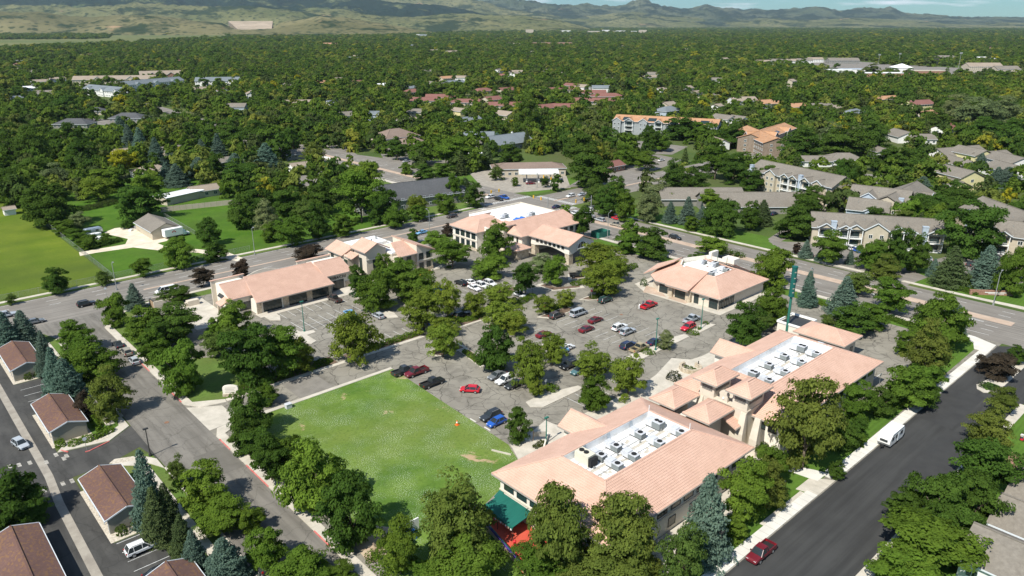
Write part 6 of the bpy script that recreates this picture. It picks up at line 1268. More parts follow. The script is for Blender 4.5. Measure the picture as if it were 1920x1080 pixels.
for nm,pts in (('avenue_far',((320,205),(350,215),(430,235),(400,240),(300,208),(255,192),(270,190))),('car_park',((470,200),(520,205),(505,180),(495,182))),('car_park',((700,262),(720,300),(760,310),(905,310),(890,275),(830,245))),
    ('car_park',((1050,250),(1100,262),(1180,270),(1200,288),(1260,290),(1290,275),(1180,262),(1075,240))),('street',((1190,290),(1235,290),(1280,300),(1200,330),(1120,345),(1060,352),(1100,330))),
    ('car_park',((1560,372),(1585,392),(1540,415),(1450,460),(1440,448),(1500,410))),('car_park',((1440,452),(1470,470),(1540,495),(1600,510),(1700,535),(1740,520),(1640,480),(1530,455))),
    ('car_park',((1740,520),(1790,530),(1880,540),(1920,530),(1920,480),(1820,470),(1740,490))),('car_park',((1610,325),(1640,345),(1700,350),(1680,330))),('street',((530,330),(560,318),(640,318),(600,345),(560,352))),('school_yard',((1480,118),(1560,135),(1760,150),(1920,142),(1920,134),(1700,122),(1560,112)))):
    cpz = globals().get('cpz',0.014)+0.004; sheet(nm, pp(*pts), cpz, M['asph_ew' if nm in('avenue_far','street') else 'concrete' if 'school' in nm and False else 'asph_ew'])
sheet('ball_field', pp((1530,116),(1600,124),(1640,122),(1560,112)), 0.03, M['g_lawn']); sheet('playing_field', pp((1770,138),(1840,143),(1900,141),(1830,134)), 0.03, M['g_lawn'])
for i in range(5): sheet('field_strip', pp((90+i*38,250-i*3),(150+i*36,232-i*2),(330,220+i*2),(330,224+i*2)), 0.014+i*.001, M['g_farm' if i%2 else 'g_meadow'])
sheet('lawn', pp((995,272),(1025,288),(1060,280),(1010,262)), .02, M['g_farm']); sheet('lawn', pp((300,293),(330,300),(345,298),(325,290)), .02, M['g_farm'])

# ---------------------------------------------------------------- vehicles
def loft(st, zb, prof=((.80,0),(1.0,.18),(1.0,.72),(.93,.95),(.80,1.0))):
    """closed body from stations (x, half width, top z)"""
    mb = MB(); V = []; k = len(prof)*2
    for x, hw, zt in st:
        ring = [(x, hw*a, zb+(zt-zb)*b) for a,b in prof]; V += ring+[(x,-y,z) for x,y,z in ring[::-1]]
    F = [tuple(range(k))[::-1], tuple(range((len(st)-1)*k, len(st)*k))]
    for i in range(len(st)-1):
        for j in range(k): F.append((i*k+j, i*k+(j+1)%k, (i+1)*k+(j+1)%k, (i+1)*k+j))
    return mb.add(V, F)
CARS = {  # length, half width, belt height, roof height, body stations, glasshouse (base rear, base front, roof rear, roof front)
 'sedan': (4.7,.90,.92,1.43,[(-2.35,.78,.80),(-2.2,.86,.93),(-1.3,.9,.98),(-.9,.9,.95),(1.0,.9,.93),(1.5,.88,.88),(2.15,.82,.74),(2.35,.7,.6)],(-1.75,1.15,-.95,.35)),
 'hatch': (4.3,.88,.95,1.5,[(-2.15,.78,.88),(-2.0,.86,.98),(.9,.88,.95),(1.4,.86,.9),(1.98,.8,.76),(2.15,.7,.6)],(-2.0,1.15,-1.55,.3)),
 'suv': (4.85,.95,1.02,1.70,[(-2.42,.86,.95),(-2.3,.93,1.03),(1.0,.95,1.03),(1.5,.93,1.0),(2.25,.88,.92),(2.42,.76,.7)],(-2.3,1.05,-1.9,.25)),
 'van': (5.6,1.0,1.25,2.08,[(-2.8,.95,1.25),(-2.7,.99,1.27),(1.6,1.0,1.22),(2.1,.97,1.1),(2.7,.9,.95),(2.8,.8,.7)],(-2.72,1.95,-2.6,1.1)),
 'pickup': (5.8,.98,1.12,1.88,[(-2.9,.93,1.08),(-2.8,.97,1.12),(1.0,.98,1.12),(1.6,.97,1.1),(2.7,.93,1.0),(2.9,.82,.75)],(-.75,1.55,-.5,.75)),
}
CAM = {}
def car_parts(ty):
    L,hw,zb_,zr,st,(gr,gf,rr,rf) = CARS[ty]; P_ = []
    lo = .30 if ty in ('sedan','hatch') else .42; body = loft(st, lo)
    if ty == 'pickup':                                   # an open bed behind the cab
        body = loft([s for s in st if s[0] >= -.8] and [(-.8,.98,1.12)]+[s for s in st if s[0] > -.8], lo)
        body.box(-2.9,-.97,lo,-.8,.97,.72); body.box(-2.9,.86,.72,-.8,.97,1.15); body.box(-2.9,-.97,.72,-.8,-.86,1.15); body.box(-2.9,-.86,.72,-2.8,.86,1.15)
    g0, g1 = hw*.94, hw*.70; zg = zb_-.06; q = .045
    base = [(gr,-g0),(gf,-g0),(gf,g0),(gr,g0)]; top = [(rr,-g1),(rf,-g1),(rf,g1),(rr,g1)]
    body.box(rr,-g1,zr-.07,rf,g1,zr); body.box(rr+.15,-g1+.12,zr,rf-.15,g1-.12,zr+.03)
    for (a,b) in zip(base,top): body.bar((*a,zg),(*b,zr-.04),.06)
    mids = [(-.15 if ty != 'van' else .4)] + ([-1.35] if ty in ('suv','hatch') else [-1.0] if ty == 'van' else [])
    for x in mids:
        for s in (-1,1): body.bar((x,s*g0*.995,zg),(x,s*g1*1.01,zr-.03),.06)
    body.box(gr,-g0,zg-.25,gf,g0,zg)
    P_.append(('body', body.mesh('body', M['carpaint'], False), None))
    pane = lambda pts: MB().slab(pts,.0) 
    def pn(nm, pts): mb = MB(); mb.add(pts,[(0,1,2,3)]); return (nm, mb.mesh(nm, M['carglass']), None)
    z1 = zr-.06
    P_.append(pn('windscreen',[(gf,-g0,zg),(gf,g0,zg),(rf,g1,z1),(rf,-g1,z1)])); P_.append(pn('rear_window',[(gr,g0,zg),(gr,-g0,zg),(rr,-g1,z1),(rr,g1,z1)]))
    P_.append(pn('side_window',[(gr,-g0,zg),(gf,-g0,zg),(rf,-g1,z1),(rr,-g1,z1)])); P_.append(pn('side_window',[(gf,g0,zg),(gr,g0,zg),(rr,g1,z1),(rf,g1,z1)]))
    r = .33 if ty in ('sedan','hatch') else .38; wb_ = L*.305
    wm = MB(); wm.cyl(0,0,-.12,.12,r,n=12); w = wm.mesh('tyre', M['black']); rm = MB(); rm.cyl(0,0,-.13,.13,r*.6,n=10); rim = rm.mesh('rim', M['metal'])
    for sx in (-1,1):
        for sy in (-1,1): P_.append(('wheel', w, ((sx*wb_, sy*(hw-.08), r), rim)))
    xf_ = L/2-.08; xr = -L/2+.0
    for s in (-1,1):
        mb = MB(); mb.box(xf_-.12,s*hw*.62-.17,lo+.25,xf_+.05,s*hw*.62+.17,lo+.42); P_.append(('headlight', mb.mesh('headlight', M['lamp']), None))
        mb = MB(); mb.box(xr-.03,s*hw*.78-.12,lo+.35,xr+.12,s*hw*.78+.12,lo+.62); P_.append(('tail_light', mb.mesh('tail_light', M['tail']), None))
    mb = MB(); mb.box(-L/2+.05,-hw*.8,lo-.1,L/2-.12,hw*.8,lo+.02); mb.box(L/2-.1,-hw*.45,lo+.1,L/2+.0,hw*.45,lo+.3); P_.append(('bumper_trim', mb.mesh('bumper_trim', M['black']), None))
    for s in (-1,1): mb = MB(); mb.box(gf-.45,s*hw-.02 if s>0 else -hw-.16,zg+.02,gf-.25,hw+.16 if s>0 else -hw+.02,zg+.2); P_.append(('mirror', mb.mesh('mirror', M['black']), None))
    if ty == 'suv': mb = MB(); mb.box(rr+.3,-g1+.05,zr+.03,rf-.2,-g1+.1,zr+.1); mb.box(rr+.3,g1-.1,zr+.03,rf-.2,g1-.05,zr+.1); P_.append(('roof_rail', mb.mesh('roof_rail', M['metal']), None))
    if ty == 'pickup': mb = MB(); mb.box(-2.8,-.86,.721,-.8,.86,.75); P_.append(('bed_liner', mb.mesh('bed_liner', M['black']), None))
    return P_
CC = {'white':(.80,.80,.79),'black':(.015,.016,.018),'grey':(.16,.17,.18),'dark':(.035,.04,.045),'silver':(.42,.45,.48),'red':(.55,.015,.03),'maroon':(.15,.012,.02),'blue':(.02,.10,.42),
      'tan':(.38,.31,.18),'green':(.02,.06,.05),'navy':(.015,.025,.07),'brown':(.07,.05,.045),'lightblue':(.16,.38,.62),'orange':(.75,.33,.05),'teal':(.08,.16,.17),'champagne':(.35,.32,.26)}
CN = {'sedan':'sedan','hatch':'hatchback','suv':'estate car','van':'van','pickup':'pickup truck'}
def car(px, py, ty, col, ang, label, group=None):
    if ty not in CAM: CAM[ty] = car_parts(ty)
    p = P(px, py, .7); t = thing('parked_'+CN[ty].split()[0] if 'driving' not in label and 'waiting' not in label else CN[ty].split()[0], label, CN[ty].replace('estate car','car').replace('sedan','car').replace('hatchback','car').replace('pickup truck','pickup'), (p.x,p.y,0.03), R(ang), group)
    for nm, me, ex in CAM[ty]:
        o = put(nm, me, t)
        if ex: o.location = ex[0]; o.rotation_euler = (R(90),0,0); put('rim', ex[1], o)
        if nm in ('body',): o.color = (*CC[col],1)
    return t
for r in [
 (1044,591,'suv','brown',0,'dark maroon estate car beside the hedge island, left of the silver van'),(1085,587,'van','silver',0,'silver-blue passenger van in the main lot'),(1117,599,'sedan','maroon',0,'maroon sedan, upper of two in the main lot'),
 (1100,616,'sedan','maroon',0,'maroon sedan, lower of two in the main lot'),(1162,613,'suv','white',0,'white estate car beside the silver one'),(1177,621,'suv','silver',0,'big silver estate car with roof rails beside the white one'),
 (1217,572,'pickup','red',0,'red pickup truck with two people at its tailgate'),(1135,562,'suv','green',0,'dark green estate car under the island trees'),(1297,598,'pickup','silver',0,'grey-blue pickup truck above the red estate car'),
 (1290,613,'suv','red',180,'red estate car beside the paved island'),(1085,515,'pickup','black',-38,'black pickup truck on the lane below the arched gateway'),(975,552,'sedan','white',-90,'white sedan half behind a dark tree by the bank lane'),
 (1178,647,'suv','navy',0,'black estate car left of the tan pickup'),(1199,652,'pickup','tan',0,'tan pickup truck at the island end'),(1227,640,'sedan','navy',0,'dark blue sedan beside the lamp post'),
 (1062,651,'sedan','white',0,'white sedan with sunroof beside the leafy island'),(1051,658,'sedan','lightblue',180,'pale blue car half under the tree beside the white sedan'),(1067,684,'suv','black',180,'black estate car under the tree on the middle island'),
 (1086,694,'sedan','teal',180,'grey-green car parked beside the black one'),(757,695,'pickup','dark',0,'dark pickup truck at the field corner, left of the maroon one'),(781,697,'pickup','maroon',180,'maroon pickup truck with covered bed'),
 (811,717,'pickup','black',0,'black pickup truck at the field edge below the maroon one'),(881,729,'hatch','red',130,'bright red hatchback alone in the small lot'),(932,703,'sedan','grey',180,'grey sedan in the shade left of the white car'),
 (947,712,'suv','white',180,'white estate car in the shaded row'),(964,720,'sedan','dark',180,'dark car right of the white one in the shaded row'),(920,779,'suv','dark',180,'dark grey estate car at the field edge beside the blue hatchback'),
 (931,790,'hatch','blue',180,'bright blue hatchback at the field edge'),(627,560,'pickup','brown',90,'dark brown pickup truck outside the strip mall'),(709,591,'hatch','silver',90,'silver hatchback beside the hedge tree'),
 (656,586,'sedan','lightblue',90,'pale blue car half hidden by the big lot tree'),(864,530,'suv','black',90,'black estate car at the left of the six by the bank'),(881,528,'sedan','white',90,'white car in the upper row by the bank'),
 (894,523,'sedan','dark',90,'dark car in the upper row by the bank'),(889,539,'sedan','white',-90,'white sedan, first of three in the lower row by the bank'),(904,535,'suv','white',-90,'white car, second of three in the lower row by the bank'),
 (919,531,'suv','white',-90,'white car, third of three in the lower row by the bank'),(817,604,'hatch','blue',0,'bright blue car under the lot trees'),(797,511,'suv','orange',0,'orange-yellow car with black roof box by the cream office'),
 (865,590,'suv','black',0,'black car parked behind the hedge island'),(925,575,'sedan','dark',0,'dark car in the shade under the feathery trees'),(807,546,'sedan','white',90,'white and red car hidden among the lot trees'),(823,541,'sedan','lightblue',90,'pale blue car glimpsed behind the yellow-green tree'),
 (1020,626,'sedan','maroon',0,'dark red car glimpsed behind the island tree'),
 (221,645,'sedan','dark',90,'dark sedan, farthest of three parked on the side street'),(236,659,'suv','champagne',90,'gold-brown estate car, middle of three on the side street'),(251,675,'hatch','silver',90,'silver-blue hatchback, nearest of three on the side street'),
 (38,831,'hatch','silver',-78,'silver-blue car parked in the alley by the drain strip'),(267,1025,'suv','white',0,'white estate car in the bays beside the carport'),(301,1071,'sedan','black',0,'black sedan at the bottom edge in the carport bays'),(488,1056,'sedan','dark',90,'dark car under the tree at the side street kerb'),
 (1427,1035,'pickup','maroon',180,'dark red pickup truck parked on the black street'),(162,569,'suv','black',0,'black estate car turning at the avenue corner'),(12,590,'suv','silver',0,'silver estate car driving at the left edge of the avenue'),(65,602,'sedan','grey',0,'grey sedan behind the spruces at the avenue corner'),
 (310,545,'van','white',180,'white van with red roof rack driving on the north avenue'),(791,435,'sedan','lightblue',180,'bright blue car driving on the north avenue'),(847,405,'suv','brown',180,'dark plum estate car driving on the north avenue'),(794,412,'sedan','black',180,'black car in the shade of the avenue tree'),
 (919,369,'suv','white',180,'white car driving north of the junction'),(935,373,'suv','black',-90,'black estate car waiting at the junction, left of the blue truck'),(945,370,'pickup','blue',-90,'dark blue pickup waiting at the junction'),(953,391,'sedan','lightblue',0,'blue car driving into the junction'),
 (982,390,'van','white',0,'white van driving through the junction'),(1044,387,'sedan','navy',0,'dark sedan driving through the junction'),(1070,367,'suv','white',180,'white car on the far side avenue beyond the junction'),(1091,364,'sedan','silver',180,'silver sedan beyond the junction'),
 (1108,371,'suv','dark',180,'dark car with black glass beyond the junction'),(1107,360,'sedan','dark',180,'dark sedan at the far end of the junction queue'),(1076,399,'suv','white',90,'white car waiting at the junction, leftmost of the white ones'),(1096,398,'suv','white',90,'white estate car waiting behind the crossing'),
 (1104,404,'pickup','silver',90,'pale pickup waiting in the third lane'),(1103,393,'suv','white',90,'white car waiting first at the crossing'),(1108,390,'suv','black',90,'black estate car waiting first in the right lane'),(1125,412,'suv','silver',90,'silver car waiting on the east avenue beside the red one'),
 (1157,409,'sedan','red',-90,'bright red coupe driving on the east avenue'),(1156,421,'pickup','champagne',90,'gold pickup driving on the east avenue'),(1266,445,'suv','black',-90,'black estate car driving alone on the east avenue'),
 (1451,400,'sedan','navy',0,'black sedan outside the open carport block'),(1576,390,'suv','white',0,'white estate car behind the long apartment block'),(1518,476,'sedan','dark',45,'dark sedan behind the small spruce'),(1605,468,'sedan','blue',60,'blue car in front of the long apartment block'),
 (1592,464,'suv','white',60,'white car beside the blue one at the apartments'),(1820,494,'sedan','dark',0,'dark sedan between the conifers at the apartments'),(1740,484,'sedan','silver',40,'silver car between the pines at the apartments'),(362,225,'suv','silver',150,'silver car on the far avenue bend'),(393,229,'sedan','black',150,'black car on the far avenue'),
 (995,343,'sedan','maroon',-30,'maroon car under the filling station canopy'),(324,217,'suv','white',150,'white car at the far avenue bend'),(836,240,'sedan','dark',0,'dark car in the far office car park'),(888,302,'sedan','silver',0,'silver car by the white garage'),(1620,332,'sedan','navy',0,'dark blue car behind the three-storey flats'),(1240,300,'suv','white',0,'white car parked on the far avenue lawn side'),(762,302,'sedan','silver',0,'silver car under the trees by the side road'),
 ]: car(*r)
# box truck, trailers, tractor
def wheels(t, xs, hw, r):
    for x in xs:
        for s in (-1,1): mb = MB(); mb.cyl(0,0,-.13,.13,r,n=12); o = mb.build('wheel', M['black'], t); o.location = (x,s*hw,r); o.rotation_euler = (R(90),0,0)
p = P(330,437,1.5); bt = thing('box_truck','white box truck with a red curved emblem beside the farm garage','truck',(p.x,p.y,0.03),R(6))
mb = MB(); mb.box(-4.6,-1.25,.95,2.2,1.25,3.6); mb.build('cargo_box', M['white'], bt); mb = loft([(2.3,1.1,1.9),(3.4,1.1,1.9),(3.6,1.05,1.5),(4.6,1.0,1.3),(4.8,.9,1.0)],.5); mb.box(2.35,-.95,1.8,3.2,.95,2.35); mb.build('cab', M['white'], bt)
mb = MB(); mb.add([(3.62,-.9,1.55),(3.62,.9,1.55),(3.22,.85,2.3),(3.22,-.85,2.3)],[(0,1,2,3)]); mb.build('windscreen', M['carglass'], bt); wheels(bt,(-2.8,3.8),1.0,.45)
mb = MB()
for k in range(7): a0,a1 = math.pi*k/7, math.pi*(k+1)/7; mb.add([(-1.2-.75*math.cos(a0),-1.27,2.2+.75*math.sin(a0)),(-1.2-.75*math.cos(a1),-1.27,2.2+.75*math.sin(a1)),(-1.2-.45*math.cos(a1),-1.27,2.2+.45*math.sin(a1)),(-1.2-.45*math.cos(a0),-1.27,2.2+.45*math.sin(a0))],[(0,1,2,3)])
mb.build('emblem', M['red'], bt)
p = P(174,433,1.3); at_ = thing('travel_trailer','rounded silver travel trailer in the farm yard','trailer',(p.x,p.y,0.03),R(4)); mb = loft([(-3.3,.7,1.8),(-3.0,1.0,2.3),(-2.4,1.15,2.55),(2.4,1.15,2.55),(3.0,1.0,2.3),(3.3,.7,1.8)],.55); mb.build('shell', M['stainless'], at_)
for x in (-1.6,1.2): q = MB(); q.box(x-.5,-1.18,1.3,x+.5,-1.13,1.9); q.build('window', M['carglass'], at_)
wheels(at_,(-.4,.5),.95,.35)
p = P(175,440,1); wtr = thing('covered_boat','white covered boat on a trailer below the silver trailer','boat',(p.x,p.y,0.03),R(5)); mb = loft([(-2.6,.9,1.3),(0,1.0,1.5),(1.8,.8,1.45),(2.8,.15,1.4)],.6); mb.build('hull', M['white'], wtr); wheels(wtr,(-.6,),.9,.3)
p = P(187,446,.8); mb = loft([(-1.3,.8,1.1),(0,.85,1.5),(1.2,.75,1.2)],.4); one('covered_car','small white covered car behind the bushes','car',mb,M['white'],(p.x,p.y,0.03),R(30))
p = P(266,430,.8); tr_ = thing('tractor','small red tractor in front of the farm garage','tractor',(p.x,p.y,0.05),R(0)); mb = loft([(-.9,.45,1.2),(.4,.4,1.15),(1.3,.35,1.05)],.5); mb.box(-1.0,-.4,1.15,-.5,.4,1.5); mb.build('body', M['red'], tr_); wheels(tr_,(-.6,),.7,.55); wheels(tr_,(1.0,),.55,.32)
for i,(x,y,m_,l) in enumerate(((255,427,'metal','grey tank'),(276,433,'black','black barrel'),(272,435,'bluet','blue crate'),(303,441,'white','white sack pile'),(245,431,'white','white sheet pile'),(262,424,'orange','orange crate'))):
    p = P(x,y,.4); mb = MB()
    if i in (0,1): mb.cyl(0,0,0,1.1,.55,n=12); mb.cyl(0,0,1.1,1.2,.45,.2,12)
    else: mb.box(-.9,-.5,0,.9,.5,.35+.25*(i%3)); mb.box(-.5,-.4,.35,.3,.35,.9 if i%2 else .5)
    one('farm_clutter', l+' in the gravel farm yard', 'crate' if i!=1 else 'barrel', mb, M[m_], (p.x,p.y,.04), i)
# pop-up camper on the black street
p = P(1670,818,1.2); cp = thing('camper_trailer','white hard-sided camper trailer parked on the black street','camper',(p.x,p.y,0.04),0)
mb = MB(); a = [(-2.9,0.55),(-3.3,1.1),(-3.2,1.9),(-2.3,2.75),(2.6,2.85),(3.3,2.4),(3.3,.9),(2.7,.5)]; mb.add([(x,-1.15,z) for x,z in a]+[(x,1.15,z) for x,z in a],[tuple(range(8)),tuple(range(15,7,-1))]+[(i,8+i,8+(i+1)%8,(i+1)%8) for i in range(8)]); mb.build('shell', M['white_wall'], cp)
mb = MB(); mb.box(-2.3,-1.2,2.78,2.7,1.2,2.92); mb.build('roof', M['white'], cp)
for x,w in ((-2.0,.9),(-.4,.7),(1.9,1.0)): q = MB(); q.box(x-w/2,-1.19,1.5,x+w/2,-1.14,2.2); q.build('window', M['carglass'], cp)
q = MB(); q.box(.35,-1.2,.6,1.05,-1.14,2.3); q.build('door', M['trim'], cp); q = MB(); q.add([(-3.28,-.7,1.35),(-3.24,-.7,1.85),(-3.24,.7,1.85),(-3.28,.7,1.35)],[(0,1,2,3)]); q.build('window', M['carglass'], cp)
wheels(cp,(.1,),1.05,.36); q = MB(); q.bar((-3.2,0,.5),(-4.3,0,.5),.12); q.box(-3.9,-.3,.5,-3.5,.3,.9); q.build('hitch', M['black'], cp)

# ---------------------------------------------------------------- poles, signs, signals, fences
def lamp(px, py, h, label, group, col='greypole', arm=0.0, ang=0):
    p = P(px,py); t = thing('street_lamp', label, 'street lamp', (p.x,p.y,0), R(ang), group); m_ = M['greenpole' if col=='green' else 'greyp' if col=='greypole' else 'dtrim']
    mb = MB(); mb.cyl(0,0,0,.5,.28,n=8); mb.cyl(0,0,.5,h,.13,.08,8); mb.build('pole', m_, t)
    if arm: mb = MB(); mb.bar((0,0,h-.2),(arm,0,h+.5),.09); mb.build('arm', m_, t)
    mb = MB(); mb.box(arm-.45,-.2,h+(.45 if arm else -.02),arm+.45,.2,h+(.62 if arm else .2)); mb.build('lamp_head', m_, t)
for x,y,h,l,g,c,a,an in ((571,622,8.2,'green lamp post on the L-shaped island of the strip mall lot','green lot lamps','green',0,0),(1229,657,8.2,'green lamp post beside the dark blue sedan','green lot lamps','green',0,0),(1314,617,8.2,'green lamp post beside the red estate car','green lot lamps','green',0,0),(719,563,8.2,'green lamp post rising from the trees by the silver hatchback','green lot lamps','green',0,0),
 (1024,832,5.5,'slim green lamp post at the walled bed of the big building','green lot lamps','green',0,0),(1538,440,0,'','','',0,0)):
    if h: lamp(x,y,h,l,g,c,a,an)
for i,(x,y,h) in enumerate(((1139,446,9.5),(1345,440,10),(1518,560,9),(1862,572,9.5),(478,478,9.5),(806,442,9.5),(143,354,8),(219,544,8.5))):
    lamp(x,y,h,'grey avenue lamp post '+['beside the green bin store','beside the round dark tree','near the tall green pylon sign','in front of the low brick sign','by the farm fence','behind the cream office','standing in the farm grass','near the turning black car'][i],'avenue lamp posts','greypole',1.4,[0,0,180,0,-90,90,0,-90][i])
lamp(282,855,5.6,'black globe-topped lamp by the alley entrance','small black lamps','b'); lamp(1347,1058,5.6,'black lamp post beside the big blue spruce','small black lamps','b')
for i,(x,y,ang,L) in enumerate(((908,388,0,9),(1007,352,-90,10),(1108,397,180,10),(1027,402,90,9))):
    p = P(x,y); t = thing('traffic_signal','traffic signal pole at the junction, '+['left corner','far corner by the filling station','right corner beside the waiting cars','near corner behind the bank'][i],'traffic signal',(p.x,p.y,0),R(ang+[0,0,0,0][i]),'traffic signals')
    mb = MB(); mb.cyl(0,0,0,7,.16,n=8); mb.build('pole', M['greyp'], t); mb = MB(); mb.bar((0,0,6),(L,0,6.4),.14); mb.build('mast_arm', M['greyp'], t)
    for k in (.45,.95): mb = MB(); mb.box(L*k-.25,-.2,5.4,L*k+.25,.2,6.7); o = mb.build('signal_head', M['yellow'], t)
# pylon sign with illegible white lettering
p = P(1473,636); ps = thing('pylon_sign','tall dark green cylindrical pylon sign with faint white lettering','sign',(p.x,p.y,0)); top = 15.5
mb = MB(); mb.cyl(0,0,0,11.8,.32,n=10); mb.build('post', M['greenpole'], ps); mb = MB(); mb.cyl(0,0,11.8,19.0,.66,n=16); mb.build('sign_drum', M['green_sign'], ps); mb = MB(); mb.cyl(0,0,19.0,19.3,.74,n=16); mb.cyl(0,0,11.5,11.8,.74,n=16); mb.build('rim', M['green_sign'], ps)
for z in (17.9,16.4,15.0,13.7,12.7):
    mb = MB()
    for k in range(3): a = R(215+k*14); mb.bar((.68*math.cos(a),.68*math.sin(a),z),(.68*math.cos(a+.12),.68*math.sin(a+.12),z),.03,.28)
    mb.build('lettering', M['concrete'], ps)
p = Vector((51.6,145.7,0)); ms = thing('monument_sign','cream arched monument sign on a stone base at the drive','sign',(p.x,p.y,.05),R(-38)); mb = MB(); mb.box(-1.7,-.3,0,1.7,.3,.7); mb.build('stone_base', M['stone'], ms)
mb = MB(); pts = [(-1.6,.7),(1.6,.7),(1.6,2.1)]+[(1.6*math.cos(a),2.1+.55*math.sin(a)) for a in [math.pi*i/8 for i in range(1,8)]]+[(-1.6,2.1)]; n = len(pts); mb.add([(x,-.2,z) for x,z in pts]+[(x,.2,z) for x,z in pts],[tuple(range(n)),tuple(range(2*n-1,n-1,-1))]+[(i,n+i,n+(i+1)%n,(i+1)%n) for i in range(n)]); mb.build('panel', M['stucco_w'], ms)
for k in range(4): q = MB(); q.box(-1.1+.1*(k%2),-.235,1.0+k*.33,1.1-.15*(k%3),-.2,1.09+k*.33); q.build('lettering', M['gutter'], ms)
p = P(1858,553); bs = thing('brick_sign','low brown brick wall sign with white lettering on the lawn','sign',(p.x,p.y,0),R(-48)); mb = MB(); mb.box(-6,-.3,0,6,.3,1.3); mb.box(-6.1,-.35,1.3,6.1,.35,1.45); mb.build('brick_wall', M['brick_wall'], bs); mb = MB(); mb.box(-2,-.34,.75,4,-.3,.95); mb.box(-1,-.34,.4,3.4,-.3,.55); mb.build('lettering', M['white'], bs)
p = P(870,379); fs = thing('monument_sign','small white sign board with red top on the church lawn','sign',(p.x,p.y,0),R(-42)); mb = MB(); mb.box(-1.6,-.15,.3,1.6,.15,1.6); mb.build('panel', M['white'], fs); mb = MB(); mb.box(-1.6,-.16,1.6,1.6,.16,2.0); mb.build('top_panel', M['brick_wall'], fs)
def stop(px,py,label,m_='red',ang=-60,h=2.1):
    p = P(px,py); t = thing('road_sign',label,'sign',(p.x,p.y,.1),R(ang)); mb = MB(); mb.cyl(0,0,0,h,.04,n=6); mb.build('post', M['greyp'], t)
    mb = MB(); a = [(.38*math.cos(R(22.5+45*k)),h+.3+.38*math.sin(R(22.5+45*k))) for k in range(8)]; mb.add([(x,-.05,z) for x,z in a]+[(x,-.02,z) for x,z in a],[tuple(range(7,-1,-1)),tuple(range(8,16))]); f = mb.build('sign_face', M[m_], t)
    if m_ == 'red':
        c = bpy.data.curves.new('stop_lettering','FONT'); c.body = 'STOP'; c.size = .27; c.align_x = 'CENTER'; c.align_y = 'CENTER'; o = bpy.data.objects.new('stop_lettering', c); C.objects.link(o); o.data.materials.append(M['white']); o.parent = f; o.location = (0,-.065,h+.3); o.rotation_euler = (R(90),0,0); flat_letters(o)
for a in ((1170,735,'stop sign under the feathery tree by the entrance lane'),(1020,592,'stop sign at the hedge island by the silver van'),(1109,560,'stop sign at the island by the green car'),(919,628,'stop sign at the lot crossing beside the dark tree'),(1114,512,'stop sign in the trees above the curved island')): stop(*a)
for i,(x,y) in enumerate(((163,845),(1023,733),(1648,722),(200,556))): stop(x,y,'small grey-backed sign '+['on the gravel corner by the carport','on the round-ended island','on the tip of the street median','beside the avenue lane'][i],'white',0)
p = P(857,797); cn = thing('traffic_cone','orange traffic cone with a white collar standing in the field','traffic cone',(p.x,p.y,.04)); mb = MB(); mb.cyl(0,0,0,1.0,.28,.08,8); mb.box(-.35,-.35,0,.35,.35,.06); mb.build('cone', M['orange'], cn); mb = MB(); mb.cyl(0,0,.5,.75,.2,.15,8); mb.build('collar', M['white'], cn)
for i,(x,y,m_) in enumerate(((541,765,'unit'),(1356,1052,'trim'))):
    p = P(x,y); mb = MB(); mb.box(-.6,-.5,0,.6,.5,.9); mb.box(-.65,-.55,.9,.65,.55,1.0); one('utility_box', ['grey-green utility box at the field corner by the drive','pale green utility box near the blue spruce'][i], 'utility box', mb, M[m_], (p.x,p.y,.05))
p = P(1126,438,1); bs2 = thing('bin_store','green screened bin store behind the bank','enclosure',(p.x,p.y,0)); 
for a,b in (((-3,-2),(3,-2)),((3,-2),(3,2)),((-3,2),(3,2)),((-3,-2),(-3,2))): mb = MB(); mb.bar((*a,1.1),(*b,1.1),.1,2.2); mb.build('screen', M['greenpole'], bs2)
# bin enclosure beside the strip mall
p = P(306,571); be = thing('bin_enclosure','cream walled bin enclosure with a brown gate','enclosure',(p.x,p.y,0)); 
for q in ((-3,-2,3,-1.7),(-3,1.7,3,2),(2.7,-1.7,3,1.7)): mb = MB(); mb.box(q[0],q[1],0,q[2],q[3],2.0); mb.build('wall', M['stucco'], be)
for k in range(6): mb = MB(); mb.box(-3,-1.6+k*.55,.1,-2.9,-1.1+k*.55,1.9); mb.build('slat', M['wood'], be)
mb = MB(); mb.box(3,-2.2,0,3.9,-1.2,2.3); mb.build('stone_pier', M['stone'], be)
p = P(362,572); mb = MB(); mb.box(-1.6,-.8,0,1.6,.8,1.5); mb.box(-2.3,-.4,0,-1.7,.4,1.1); one('utility_box','cream utility cabinet on the pavement by the strip mall','utility box',mb,M['stucco'],(p.x,p.y,.1))
